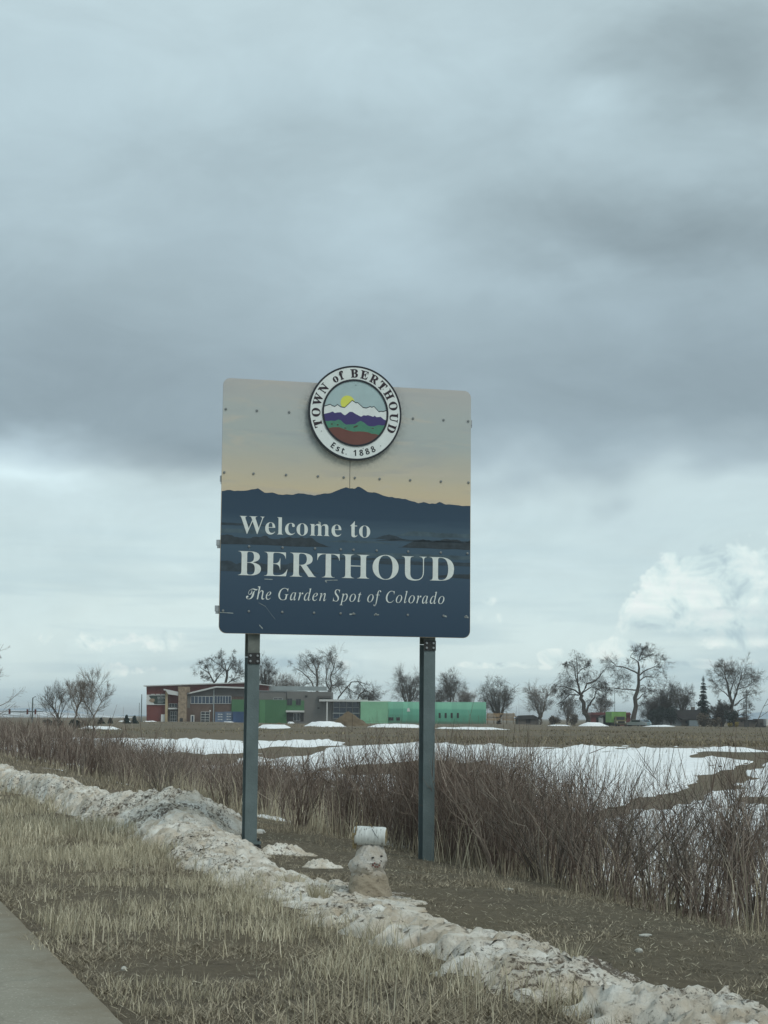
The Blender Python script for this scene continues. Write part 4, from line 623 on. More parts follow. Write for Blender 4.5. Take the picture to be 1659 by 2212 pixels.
# steel posts: I-sections with a breakaway hinge plate and bolted slip base
M_steel = mat('weathered_steel', (0.150, 0.192, 0.196), 0.6, 0.2, vary=0.25, vscale=3.0, bump=0.15, bscale=40)
M_steel2 = mat('olive_stained_steel', (0.19, 0.205, 0.185), 0.65, 0.25, vary=0.4, vscale=9.0)
M_dark = mat('dark_bolt', (0.06, 0.06, 0.06), 0.6, 0.5, vary=0.3, vscale=40)
def ibeam(mb, cx, z0, z1, fw=0.140, dp=0.205, y0=0.052, ft=0.013, wt=0.011):
    mb.box(cx - fw / 2, cx + fw / 2, y0, y0 + ft, z0, z1); mb.box(cx - fw / 2, cx + fw / 2, y0 + dp - ft, y0 + dp, z0, z1)
    return mb.box(cx - wt / 2, cx + wt / 2, y0 + ft, y0 + dp - ft, z0, z1)
bm_ = MB().cyl((0, 0.0, 0), (0, -0.014, 0), 0.016, 0.013, 6).mesh('bolt'); bm_.materials.append(M_alu)
for cx, gzb, zh0, zh1 in ((-1.095, -0.105, 2.106, 2.235), (1.040, -0.44, 2.30, 2.42)):
    post = ibeam(MB(), cx, gzb + 0.17, zh1 - 0.045).build('post', M_steel, sign)
    ibeam(MB(), cx, zh1 - 0.040, Z0 + 1.25).build('upper_section', M_steel2, post)
    MB().box(cx - 0.073, cx + 0.073, 0.040, 0.0515, zh0, zh1).build('hinge_plate', M_dark, post)
    for dx in (-0.042, 0.042):
        for zz in (zh0 + 0.032, zh1 - 0.032): obj('bolt', bm_, None, post, (cx + dx, 0.040, zz))
    MB().box(cx - 0.115, cx + 0.115, 0.02, 0.29, gzb + 0.135, gzb + 0.168).build('slip_plate', M_steel, post)
    MB().box(cx - 0.115, cx + 0.115, 0.02, 0.29, gzb + 0.090, gzb + 0.122).build('slip_plate', M_dark, post)
    ibeam(MB(), cx, gzb - 0.4, gzb + 0.0895).build('stub', M_dark, post)
    for dx in (-0.09, 0.09):
        for yy_ in (0.05, 0.26): MB().cyl((cx + dx, yy_, gzb + 0.06), (cx + dx, yy_, gzb + 0.20), 0.014, None, 6).build('bolt', M_dark, post)

# the round seal, standing proud of the panel
EX, EZ, ER, EY = 0.062, Z0 + 1.153, 0.572, -0.070
M_white = mat('seal_white', (0.76, 0.80, 0.78), 0.45, vary=0.10, vscale=8)
M_ink = mat('seal_ink', (0.022, 0.026, 0.034), 0.5, vary=0.2)
M_inkred = mat('seal_letter_ink', (0.034, 0.022, 0.030), 0.5, vary=0.2)
def circ(r, n=96, ox=0.0, oz=0.0): return [(ox + r * math.cos(i * 2 * math.pi / n), oz + r * math.sin(i * 2 * math.pi / n)) for i in range(n)]
seal = MB().prism(circ(ER), 0.0, 0.03).build('seal', M_panelback, sign, (EX, EY, EZ))
for bx0 in (-0.25, 0.20): MB().box(bx0, bx0 + 0.05, 0.031, 0.057, -0.35, 0.35).build('bracket', M_alu, seal)
def layer(name, polys, y, m): return obj(name, fill(name, polys, y), m, seal)
layer('white_disc', [circ(ER * 0.998)], -0.0015, M_white)
layer('rim', [circ(ER * 0.999), circ(ER * 0.962)], -0.003, M_ink)
RI = ER * 0.69
layer('sky_print', [circ(RI)], -0.003, mat('seal_sky', (0.40, 0.52, 0.53), 0.5, vary=0.1, vscale=6))
def loc(cx, cy): return ((cx - 795) / 612 * ER, (765 - cy) / 612 * ER + (cx - 795) / 612 * ER * 0.046)
def range_layer(name, pts, y, m, r=RI):
    """profile left to right, closed along the seal's lower rim"""
    p = [loc(*q) for q in pts]
    def onrim(q): a = math.atan2(q[1], q[0]); return (r * math.cos(a), r * math.sin(a))
    p[0] = onrim(p[0]); p[-1] = onrim(p[-1])
    a1 = math.atan2(p[-1][1], p[-1][0]); a0 = math.atan2(p[0][1], p[0][0]) % (2 * math.pi) - 2 * math.pi
    arc = [(r * math.cos(a1 + (a0 - a1) * k / 40), r * math.sin(a1 + (a0 - a1) * k / 40)) for k in range(1, 40)]
    return layer(name, [p + arc], y, m), p
sx_, sz_ = loc(692, 632); layer('sun_print', [circ(0.086, 40, sx_, sz_)], -0.0045, mat('seal_sun', (0.68, 0.70, 0.12), 0.5, vary=0.05))
pk = [(385, 685), (425, 668), (465, 655), (490, 672), (525, 683), (560, 657), (600, 688), (655, 695), (700, 655), (752, 603), (800, 635), (825, 632), (895, 695), (940, 702), (990, 682), (1010, 692), (1040, 680), (1105, 750), (1135, 742), (1160, 748), (1200, 730)]
_, tp = range_layer('snowy_peaks_print', pk, -0.006, M_white)
ol = []
for (a, c_) in tp: ol.append((a, c_ + 0.005))
layer('peak_outline', [ol + [(a, c_ - 0.005) for a, c_ in tp[::-1]]], -0.0072, M_ink)
range_layer('purple_range_print', [(385, 782), (450, 765), (500, 748), (525, 768), (560, 760), (605, 758), (635, 785), (660, 797), (690, 775), (720, 752), (755, 752), (800, 780), (870, 815), (905, 795), (935, 800), (960, 793), (1000, 805), (1030, 815), (1050, 800), (1075, 820), (1130, 815), (1165, 845), (1205, 865)], -0.0075, mat('seal_purple', (0.060, 0.048, 0.165), 0.5, vary=0.1))
range_layer('green_foothills_print', [(400, 865), (430, 872), (480, 866), (530, 870), (575, 852), (605, 862), (640, 895), (675, 918), (720, 915), (790, 912), (830, 885), (865, 868), (910, 890), (950, 925), (985, 938), (1040, 940), (1100, 922), (1150, 928), (1190, 922)], -0.009, mat('seal_green', (0.080, 0.245, 0.165), 0.5, vary=0.15, vscale=20))
range_layer('red_plain_print', [(440, 962), (500, 952), (580, 950), (650, 975), (700, 992), (770, 1008), (850, 1005), (920, 1008), (975, 1020), (1010, 1035), (1060, 1038), (1110, 1048)], -0.0105, mat('seal_red_brown', (0.165, 0.070, 0.058), 0.5, vary=0.12))
M_bush = mat('seal_bush', (0.07, 0.060, 0.048), 0.5)
for cx, cy, w, h in ((488, 910, 14, 9), (565, 920, 14, 10), (665, 962, 18, 7), (800, 942, 32, 12), (1025, 965, 18, 6)):
    o = loc(cx, cy); layer('bush_print', [[(o[0] + w / 612 * ER * math.cos(t), o[1] + h / 612 * ER * math.sin(t) + (0.4 * w / 612 * ER * math.cos(t) if w > 30 else 0)) for t in np.linspace(0, 2 * math.pi, 10)[:-1]]], -0.0098, M_bush)
layer('inner_rim', [circ(ER * 0.712), circ(ER * 0.672)], -0.012, M_ink)
def arc_text(s, style, r, a0, a1, cap, bold, inward, m, sx=1.0, capf=0.678):
    k = cap / capf
    wid = []; 
    for ch in s: wid.append(0.42 if ch == ' ' else GLYPHS[style + ch][0] + 0.07)
    tot = sum(wid); pos = 0
    for ch, w in zip(s, wid):
        if ch != ' ':
            f = (pos + w / 2) / tot; a = a0 + (a1 - a0) * f
            adv, gl = GLYPHS[style + ch]
            me = fill('letter', [[((x - adv / 2) * k * sx, z * k) for x, z in embolden(p, bold)] for p in gl], -0.004)
            for vt in me.vertices:      # bend the flat letter round the ring
                lx, lz = vt.co.x, vt.co.z
                rad, aa = (r + lz, a - lx / r) if not inward else (r - lz, a + lx / r)
                vt.co = (rad * math.cos(aa), vt.co.y, rad * math.sin(aa))
            obj('letter', me, m, seal)
        pos += w
arc_text('TOWN of BERTHOUD', 'B', ER * 0.752, math.radians(205), math.radians(-29), 0.098, 0.015, False, M_inkred, 0.90)
arc_text('Est. 1888', 'A', ER * 0.905, math.radians(232), math.radians(302), 0.072, 0.0, True, M_ink, 1.0, 0.714)
sb = MB().cyl((0, 0, 0), (0, -0.006, 0), 0.005, None, 6).mesh('screw'); sb.materials.append(M_panelback)
for cx, cy in ((798, 405), (355, 1000), (1160, 455), (1133, 1190), (902, 1222)):
    o = loc(cx, cy); obj('screw', sb, None, seal, (o[0], -0.003, o[1]))
# ================================================================== SNOWMAN AND LOG
SMX, SMY = at(797, 1928, 16.13).x, 16.13
SMZ = g1(SMX, SMY) + 0.02
def snowman():
    m = bpy.data.materials.new('muddy_snow'); m.use_nodes = True; nt = m.node_tree; b = nt.nodes['Principled BSDF']
    v = nt.nodes.new('ShaderNodeTexCoord').outputs['Object']; sp = nt.nodes.new('ShaderNodeSeparateXYZ'); nt.links.new(v, sp.inputs[0])
    c = mix(nt, ramp(nt, noise(nt, v, 9, 6, 0.65), [(0.35, 0.0), (0.65, 1.0)]), (0.68, 0.66, 0.62), (0.52, 0.46, 0.38))
    zz = mth(nt, 'ADD', sp.outputs[2], mth(nt, 'MULTIPLY', mth(nt, 'SUBTRACT', noise(nt, v, 7, 4, 0.6), 0.5), 0.16))
    c = mix(nt, ramp(nt, zz, [(0.16, 1.0), (0.23, 0.0)]), c, mix(nt, noise(nt, v, 14, 4, 0.6), (0.46, 0.39, 0.29), (0.33, 0.27, 0.20)))
    c = mix(nt, ramp(nt, noise(nt, vmth(nt, 'ADD', v, (2, 2, 2)), 26, 5, 0.7), [(0.58, 0.0), (0.66, 0.85)]), c, (0.10, 0.08, 0.06))
    nt.links.new(c, b.inputs['Base Color']); b.inputs['Roughness'].default_value = 0.8
    bp = nd(nt, 'ShaderNodeBump', i_Strength=1.0, i_Distance=0.03); nt.links.new(noise(nt, v, 30, 8, 0.75), bp.inputs['Height']); nt.links.new(bp.outputs[0], b.inputs['Normal'])
    sm = thing('snowman', 'small melting dirty snowman standing on the snow bank under the sign', 'snowman', (SMX, SMY, SMZ))
    def ball(name, prof, seed, amp):
        zs = np.linspace(prof[0][0], prof[-1][0], 40); rr_ = np.interp(zs, [p[0] for p in prof], [p[1] for p in prof]); cx = np.interp(zs, [p[0] for p in prof], [p[2] for p in prof])
        n = 56; th = np.linspace(0, 2 * math.pi, n, endpoint=False)
        T, ZZ = np.meshgrid(th, zs); R = np.repeat(rr_[:, None], n, 1)
        R = R * (1 + amp * (fbm(np.cos(T) * 2.2 + 5 + ZZ * 9, np.sin(T) * 2.2 + ZZ * 7, 4, seed, 0.6) - 0.5) * 2)
        V = np.stack([cx[:, None] + R * np.cos(T), R * np.sin(T), ZZ + 0.03 * (vn(np.cos(T) * 4 + 9, np.sin(T) * 4 + ZZ * 30, seed + 4) - 0.5) * (R > 0.02)], -1)
        i, j = np.meshgrid(np.arange(39), np.arange(n), indexing='ij')
        F = np.stack([i * n + j, i * n + (j + 1) % n, (i + 1) * n + (j + 1) % n, (i + 1) * n + j], -1).reshape(-1, 4)
        return obj(name, smooth(mesh_np(name, V.reshape(-1, 3), F)), m, sm)
    ball('base_ball', [(-0.06, 0.215, 0.0), (0.0, 0.198, 0.0), (0.06, 0.180, 0.0), (0.13, 0.164, 0.0), (0.18, 0.15, 0.0), (0.215, 0.125, 0.0), (0.235, 0.05, 0), (0.24, 0.0, 0)], 3, 0.17)
    ball('head_ball', [(0.15, 0.0, 0.0), (0.155, 0.06, 0.0), (0.19, 0.135, -0.005), (0.24, 0.152, -0.005), (0.29, 0.150, 0.0), (0.34, 0.128, 0.008), (0.385, 0.102, 0.016), (0.415, 0.080, 0.026), (0.428, 0.04, 0.03), (0.43, 0.0, 0.03)], 8, 0.24)
    M_eye = mat('dark_pebble', (0.03, 0.028, 0.026), 0.7, vary=0.3, vscale=60); M_red = mat('red_smear', (0.26, 0.11, 0.09), 0.7, vary=0.5, vscale=50)
    def peb(name, x, z, y, rx, rz, mt, seed):
        mb = MB(); rg = random.Random(seed); vs = []
        for la in (-60, -20, 20, 60):
            for k in range(7):
                q = rg.uniform(0.75, 1.2); a = k * 2 * math.pi / 7
                vs.append((x + rx * math.cos(math.radians(la)) * math.cos(a) * q, y + rx * 0.6 * math.sin(math.radians(la)) * q, z + rz * math.cos(math.radians(la)) * math.sin(a) * q))
        mb.quadmesh(vs, [(r * 7 + k, r * 7 + (k + 1) % 7, (r + 1) * 7 + (k + 1) % 7, (r + 1) * 7 + k) for r in range(3) for k in range(7)] + [tuple(range(6, -1, -1)), tuple(range(21, 28))])
        return mb.build(name, mt, sm)
    peb('eye', 0.032, 0.325, -0.145, 0.012, 0.009, M_eye, 1); peb('eye', 0.104, 0.335, -0.104, 0.013, 0.008, M_eye, 2)
    peb('nose', 0.098, 0.295, -0.108, 0.013, 0.008, M_eye, 3)
    for k, (x, z) in enumerate(((0.034, 0.262), (0.052, 0.250), (0.072, 0.248), (0.088, 0.262), (0.046, 0.28))): peb('mouth_pebble', x, z, -0.142 + 0.1 * abs(x - .05), 0.010, 0.008, M_red, 5 + k)
snowman()
def log():
    c = at(800, 1803, 16.13); L, R = 0.275, 0.080
    t = thing('log', 'short white barked log lying across the top of the snowman', 'log', (c.x, SMY - 0.005, SMZ + 0.425 + R * 0.92), math.radians(-8))
    t.rotation_euler = (0, math.radians(1.5), math.radians(-8))
    m = bpy.data.materials.new('birch_bark'); m.use_nodes = True; nt = m.node_tree; b = nt.nodes['Principled BSDF']
    v = nt.nodes.new('ShaderNodeTexCoord').outputs['Object']
    cc = mix(nt, ramp(nt, noise(nt, vmth(nt, 'MULTIPLY', v, (6, 1, 1)), 9, 5, 0.6), [(0.35, 0.0), (0.7, 1.0)]), (0.62, 0.64, 0.62), (0.44, 0.45, 0.43))
    cc = mix(nt, ramp(nt, noise(nt, vmth(nt, 'MULTIPLY', vmth(nt, 'ADD', v, (1, 3, 0)), (7, 1.2, 1.2)), 12, 4, 0.6), [(0.60, 0.0), (0.66, 1.0)]), cc, (0.10, 0.09, 0.08))
    nt.links.new(cc, b.inputs['Base Color']); b.inputs['Roughness'].default_value = 0.7
    n = 32; xs = np.linspace(-L / 2, L / 2, 26); th = np.linspace(0, 2 * math.pi, n, endpoint=False); X, T = np.meshgrid(xs, th, indexing='ij')
    e = 1 - 0.10 * np.clip((np.abs(X) - L * 0.42) / (L * 0.08), 0, 1) ** 2
    Rr = R * e * (1 + 0.05 * (fbm(X * 12 + 3, np.cos(T) * 1.5 + 4, 3, 5) - 0.5) + 0.05 * (vn(np.cos(T) * 2 + 6, np.sin(T) * 2 + 6, 3) - 0.5))
    V = np.stack([X, Rr * np.cos(T), Rr * np.sin(T)], -1).reshape(-1, 3); i, j = np.meshgrid(np.arange(25), np.arange(n), indexing='ij')
    F = np.stack([i * n + j, i * n + (j + 1) % n, (i + 1) * n + (j + 1) % n, (i + 1) * n + j], -1).reshape(-1, 4)
    obj('bark', smooth(mesh_np('bark', V, F)), m, t)
    M_wood = mat('split_wood', (0.34, 0.27, 0.15), 0.8, vary=0.55, vscale=40, bump=0.5, bscale=60)
    for s, nm in ((1, 'cut_end'), (-1, 'cut_end')):
        mb = MB(); mb.v = [(s * (L / 2 - 0.004), R * 0.9 * math.cos(a), R * 0.9 * math.sin(a)) for a in th] + [(s * (L / 2 + 0.004), R * 0.6 * math.cos(a), R * 0.6 * math.sin(a)) for a in th]
        mb.f = [(k, (k + 1) % n, (k + 1) % n + n, k + n) if s > 0 else (k + n, (k + 1) % n + n, (k + 1) % n, k) for k in range(n)] + [tuple(range(n, 2 * n)) if s > 0 else tuple(range(2 * n - 1, n - 1, -1))]
        mb.build(nm, M_wood, t)
    rg = random.Random(4)
    for k in range(11):     # peeling splinters at the broken left end
        a = math.radians(rg.uniform(95, 265)); y0, z0 = R * math.cos(a) * 1.02, R * math.sin(a) * 1.02
        y0 = -abs(y0); w = rg.uniform(0.008, 0.016); l = rg.uniform(0.03, 0.075)
        mb = MB(); x0 = -L / 2 + rg.uniform(-0.012, 0.02)
        mb.quadmesh([(x0, y0 - 0.003, z0 + l / 2), (x0 + w, y0 - 0.006, z0 + l / 2), (x0 + w * 0.7, y0 - 0.016, z0 - l / 2), (x0 - w * 0.2, y0 - 0.012, z0 - l / 2 - 0.01),
                     (x0, y0 + 0.003, z0 + l / 2), (x0 + w, y0 + 0.001, z0 + l / 2), (x0 + w * 0.7, y0 - 0.008, z0 - l / 2), (x0 - w * 0.2, y0 - 0.004, z0 - l / 2 - 0.01)],
                    [(0, 3, 2, 1), (4, 5, 6, 7), (0, 1, 5, 4), (2, 3, 7, 6), (1, 2, 6, 5), (0, 4, 7, 3)]).build('splinter', M_wood, t)
    MB().cyl((0.02, -0.02, R * 0.9), (-0.004, -0.035, R + 0.028), 0.006, 0.004, 6).build('twig_stub', M_wood, t)
    MB().cyl((0.02, -0.055, R * 0.82), (0.055, -0.082, 0.018), 0.0022, 0.0018, 5).cyl((0.055, -0.082, 0.018), (0.085, -0.088, -0.015), 0.0018, 0.001, 5).build('twig', M_dark, t)
log()

# ================================================================== GRASS, BRUSH
def blades(n, xs, ys, hts, w, seed, lean=0.5, zoff=-0.01, simple=False):
    r = np.random.default_rng(seed); z = gz(xs, ys) + zoff
    a = r.uniform(0, 2 * math.pi, n); ln = lean * r.uniform(0.1, 1, n) * hts; th = r.uniform(0, math.pi, n)
    dx = np.cos(th) * w * r.uniform(0.6, 1.4, n); dy = np.sin(th) * w * r.uniform(0.6, 1.4, n)
    b = np.stack([xs, ys, z], -1); d = np.stack([dx, dy, np.zeros(n)], -1)
    m1 = b + np.stack([np.cos(a) * ln * 0.35, np.sin(a) * ln * 0.35, hts * 0.6], -1)
    tp = b + np.stack([np.cos(a) * ln, np.sin(a) * ln, hts], -1)
    if simple: return np.stack([b - d, b + d, tp], 1).reshape(-1, 3), np.arange(n * 3).reshape(-1, 3)
    V = np.stack([b - d, b + d, m1 + d * 0.7, m1 - d * 0.7, tp], 1).reshape(-1, 3); o = np.arange(n)[:, None] * 5
    return V, np.concatenate([o + np.array([[0, 1, 2]]), o + np.array([[0, 2, 3]]), o + np.array([[3, 2, 4]])])
def leafmat(name, c1, c2, c3, scale=1.2):
    m = bpy.data.materials.new(name); m.use_nodes = True; nt = m.node_tree; b = nt.nodes['Principled BSDF']
    geo = nt.nodes.new('ShaderNodeNewGeometry'); v = nt.nodes.new('ShaderNodeTexCoord').outputs['Object']
    c = ramp(nt, geo.outputs['Random Per Island'], [(0.0, tuple(c1) + (1,)), (0.5, tuple(c2) + (1,)), (1.0, tuple(c3) + (1,))])
    c = mix(nt, mth(nt, 'MULTIPLY', ramp(nt, noise(nt, v, scale, 4, 0.6), [(0.4, 0.0), (0.65, 1.0)]), 0.5), c, tuple(k * 0.55 for k in c2))
    nt.links.new(c, b.inputs['Base Color']); b.inputs['Roughness'].default_value = 0.9; b.inputs['Specular IOR Level'].default_value = 0.08
    return m
M_straw = leafmat('dry_straw', (0.291, 0.253, 0.181), (0.526, 0.468, 0.338), (0.784, 0.715, 0.552))
M_straw2 = leafmat('matted_grass', (0.172, 0.147, 0.108), (0.333, 0.286, 0.211), (0.517, 0.454, 0.343))
M_field = leafmat('field_weeds', (0.145, 0.120, 0.081), (0.242, 0.204, 0.136), (0.369, 0.310, 0.204), 0.05)
r = np.random.default_rng(3)
def scatter(n, u0, u1, v0, v1, clump, seed, power=1.0):
    r = np.random.default_rng(seed)
    u = u0 + (u1 - u0) * r.random(n * 4) ** power; v = r.uniform(v0, v1, n * 4)
    x, y = uv2xy(u, v); k = fbm(x * 0.9, y * 0.9, 3, seed + 4); k2 = fbm(x * 4.5, y * 4.5, 2, seed + 9)
    p = np.clip((k - 0.36) * 3.2, 0.05, 1) * np.clip((k2 - 0.3) * 3, 0.08, 1)
    s = r.random(n * 4) < (p if clump else 1)
    return x[s][:n], y[s][:n], np.clip((k[s][:n] - 0.3) * 2.2, 0.25, 1.25)
def grass(name, label, sets, mat_, simple=False):
    parts = []
    for n, u0, u1, v0, v1, h0, h1, w, seed, power, lean in sets:
        xs, ys, kk = scatter(n, u0, u1, v0, v1, True, seed, power); rr2 = np.random.default_rng(seed + 1)
        parts.append(blades(len(xs), xs, ys, rr2.uniform(h0, h1, len(xs)) * kk, w, seed + 2, lean, -0.01, simple))
    v, f = join(parts); o = obj(name, mesh_np(name, v, f), mat_); kind(o, 'stuff'); return tag(o, label, 'grass')
grass('verge_grass', 'pale dry grass standing on the verge beside the road', [(20000, 6, 24, 1.60, 3.95, 0.05, 0.20, 0.0024, 5, 1.15, 0.9), (15000, 20, 75, 1.50, 3.95, 0.12, 0.30, 0.006, 6, 1.4, 0.6), (1500, 6, 26, 1.38, 1.62, 0.04, 0.12, 0.0026, 7, 1.1, 1.2), (900, 8, 24, 1.6, 3.9, 0.20, 0.34, 0.003, 8, 1.0, 0.35)], M_straw)
grass('matted_grass', 'low matted brown grass covering the verge and slope', [(62000, 6, 26, 1.50, 4.2, 0.02, 0.075, 0.004, 15, 1.1, 2.4), (26000, 22, 90, 1.52, 4.3, 0.05, 0.14, 0.009, 16, 1.4, 1.4), (60000, 5, 34, 4.5, 9.0, 0.015, 0.06, 0.004, 17, 1.0, 2.2), (9000, 5, 34, 6.0, 8.6, 0.06, 0.20, 0.004, 18, 1.0, 0.8), (12000, 30, 120, 4.8, 9.0, 0.06, 0.2, 0.01, 19, 1.3, 1.0)], M_straw2, True)
n = 26000; r = np.random.default_rng(91); uu_ = 5 + 32 * r.random(n) ** 1.1; vv_ = r.uniform(1.52, 9.0, n); xx, yy = uv2xy(uu_, vv_)
v, f = blades(n, xx, yy, r.uniform(0.004, 0.02, n), 0.0024, 92, 1.0, 0.004)
V3 = v.reshape(n, 5, 3); aa = r.uniform(0, 2 * math.pi, n); ll = r.uniform(0.02, 0.07, n); V3[:, 2:, 0] += (np.cos(aa) * ll)[:, None] * np.array([.6, .6, 1.0]); V3[:, 2:, 1] += (np.sin(aa) * ll)[:, None] * np.array([.6, .6, 1.0])
tag(kind(obj('straw_litter', mesh_np('straw_litter', V3.reshape(-1, 3), f), M_straw), 'stuff'), 'broken straw lying flat on the bare ground around the sign', 'straw')
# straw tussocks at the lip of the brush on the right and by the ridge
def tussock(px, py, n, h, seed, label):
    d = ray(px, py); t = -1.5 / d.z; x0, y0 = d.x * t, d.y * t
    for _ in range(6): t = (g1(d.x * t, d.y * t) - 1.5) / d.z
    x0, y0 = d.x * t, d.y * t
    r = np.random.default_rng(seed); a = r.uniform(0, 2 * math.pi, n); q = 0.09 * np.sqrt(r.random(n))
    v, f = blades(n, x0 + q * np.cos(a), y0 + q * np.sin(a), r.uniform(0.5, 1.0, n) * h, 0.0026, seed, 0.7)
    o = obj('grass_tussock', mesh_np('grass_tussock', v, f), M_straw); tag(o, label, 'grass')
tussock(1230, 2095, 130, 0.20, 1, 'upright straw tussock in the notch of the snow bank at lower right')
tussock(900, 2040, 160, 0.17, 2, 'straw tussock against the near edge of the snow bank below the right post')
tussock(860, 2012, 90, 0.12, 3, 'small straw tuft left of the larger tussock under the snow bank')
tussock(630, 1925, 200, 0.20, 4, 'grey bushy tussock in front of the snow bank left of the snowman')
tussock(690, 1945, 200, 0.19, 9, 'grey spreading tussock just below the left foot of the snowman bank')

# dry weeds over the far field
n = 60000; r = np.random.default_rng(44); yy = 88 * (420 / 88) ** r.random(n); xx = yy * r.uniform(-0.34, 0.36, n)
s_ = lip(xx, yy); kp = (s_ < 6 + 6 * (vn(xx * .1, yy * .1, 3) - .5)) & (fbm(xx * 0.08, yy * 0.05, 3, 8) + 0.25 * vn(xx * .5, yy * .5, 4) > 0.55)
xx, yy = xx[kp], yy[kp]; n = len(xx)
v, f = blades(n, xx, yy, r.uniform(0.05, 0.22, n) * (0.4 + 1.2 * fbm(xx * .12, yy * .12, 3, 5)), 0.05, 46, 1.2, -0.01, True)
tag(kind(obj('field_weeds', mesh_np('field_weeds', v, f), M_field), 'stuff'), 'brown dry weeds over the field in front of the buildings', 'weeds')

M_brush = leafmat('brush_stems', (0.105, 0.075, 0.062), (0.20, 0.152, 0.125), (0.42, 0.36, 0.30), 0.4)
M_brush2 = leafmat('dark_brush_stems', (0.080, 0.066, 0.056), (0.145, 0.120, 0.102), (0.34, 0.30, 0.25), 0.6)
def stems(bx, by, h, lx, ly, rad, seed, ntw=6, m=5, k=3, curl=0.12):
    """woody stems with twigs; all arrays of length N"""
    r = np.random.default_rng(seed); N = len(bx); t = np.linspace(0, 1, m)
    z0 = gz(bx, by) - 0.05
    P = np.zeros((N, m, 3))
    P[:, :, 0] = bx[:, None] + lx[:, None] * h[:, None] * t[None] ** 1.25; P[:, :, 1] = by[:, None] + ly[:, None] * h[:, None] * t[None] ** 1.25
    P[:, :, 2] = z0[:, None] + h[:, None] * t[None] * (1 - 0.10 * t[None])
    P[:, 1:, :2] += r.normal(0, 1, (N, m - 1, 2)) * (curl * 0.25 * h)[:, None, None] * t[None, 1:, None]
    R = rad[:, None] * (1.0 - 0.82 * t[None])
    parts = [tubes(P, R, k)]
    if ntw:
        idx = np.repeat(np.arange(N), ntw); tt_ = r.uniform(0.22, 0.97, N * ntw) * (m - 1); i0 = np.minimum(tt_.astype(int), m - 2); fr = (tt_ - i0)[:, None]
        p0 = P[idx, i0] * (1 - fr) + P[idx, i0 + 1] * fr; tg = P[idx, i0 + 1] - P[idx, i0]; tg /= np.linalg.norm(tg, axis=1, keepdims=True)
        d = tg * 0.9 + r.normal(0, 0.45, (N * ntw, 3)); d[:, 2] += 0.25; d /= np.linalg.norm(d, axis=1, keepdims=True)
        L = h[idx] * r.uniform(0.12, 0.36, N * ntw)
        Q = np.stack([p0, p0 + d * (L * 0.5)[:, None] + r.normal(0, 0.012, (N * ntw, 3)), p0 + d * L[:, None] + np.array([0, 0, 1]) * (L * 0.12)[:, None]], 1)
        r0 = rad[idx] * 0.48; parts.append(ribbons(Q, np.stack([r0, r0 * 0.7, r0 * 0.3], 1) * 1.15, seed + 5))
    return join(parts)
def thicket(N, u0, u1, v0, v1, hfun, rad, seed, ntw, thin=0.0):
    r = np.random.default_rng(seed); u = r.uniform(u0, u1, N * 3); v = v0 + (v1 - v0) * r.random(N * 3) ** 1.25
    x, y = uv2xy(u, v); k = fbm(x * 0.5, y * 0.5, 3, seed + 3); s = (k > 0.42 + thin) & (lip(x, y) > 6) & (r.random(N * 3) < np.clip(1.0 - (x / y - 0.055) / 0.10, 0.20, 1) + (0.5 if v1 < 8.5 else 0)); x, y, u, v, k = [a[s][:N] for a in (x, y, u, v, k)]
    N = len(x); h = hfun(u, v) * r.uniform(0.55, 1.12, N) * (0.75 + 0.5 * k); a = r.uniform(0, 2 * math.pi, N); l = np.abs(r.normal(0.22, 0.16, N))
    return stems(x, y, h, np.cos(a) * l + 0.06, np.sin(a) * l, rad * r.uniform(0.7, 1.4, N), seed + 1, ntw)
def hb(u, v): return 1.45 + 0 * u - 0.45 * np.exp(-((u - 44) / 12.0) ** 2) + 0.25 * np.exp(-((u - 13) / 6.0) ** 2) + 0.12 * (v - 9) * (v > 9) * 0.4
v1_, f1_ = thicket(2800, 13.5, 27, 7.4, 11.8, hb, 0.0058, 51, 9)
v2_, f2_ = thicket(2700, 26, 55, 7.6, 12.5, hb, 0.0085, 61, 8)
v3_, f3_ = thicket(2600, 52, 125, 7.2, 15.0, lambda u, v: 1.5 + 0 * u, 0.016, 71, 7)
v4_, f4_ = thicket(420, 7, 17, 7.2, 8.4, lambda u, v: 0.55 + 0 * u, 0.0045, 81, 8, -0.02)
v, f = join([(v1_, f1_), (v2_, f2_), (v3_, f3_), (v4_, f4_)])
tag(kind(obj('willow_thicket', mesh_np('willow_thicket', v, f), M_brush), 'stuff'), 'leafless brown willow thicket filling the ditch behind the sign', 'thicket')
# dead grass between the stems
grass('ditch_grass', 'brown dead grass among the stems of the thicket', [(16000, 6, 40, 7.2, 11.5, 0.10, 0.38, 0.005, 25, 1.0, 0.7), (9000, 36, 110, 7.0, 12.0, 0.15, 0.45, 0.014, 26, 1.2, 0.6)], M_straw2)

n = 5200; r = np.random.default_rng(63); uu_ = 6 + 44 * r.random(n); vv_ = 7.0 + 4.5 * r.random(n) ** 1.5; xx, yy = uv2xy(uu_, vv_); kp = fbm(xx * .7, yy * .7, 3, 64) > 0.48; xx, yy = xx[kp], yy[kp]; n = len(xx)
v, f = blades(n, xx, yy, r.uniform(0.25, 0.85, n), 0.0035, 65, 0.5)
tag(kind(obj('pale_stalks', mesh_np('pale_stalks', v, f), M_straw), 'stuff'), 'pale dead stalks standing among the thicket stems', 'stalks')
n = 2600; r = np.random.default_rng(73); yy = 24 * (100 / 24) ** r.random(n); xx = yy * r.uniform(-0.22, 0.26, n); uu_, vv_ = xy2uv(xx, yy); kp = (vv_ > 9.5) & (lip(xx, yy) > 3) & (fbm(xx * .25, yy * .2, 3, 74) > 0.5); xx, yy = xx[kp], yy[kp]; n = len(xx)
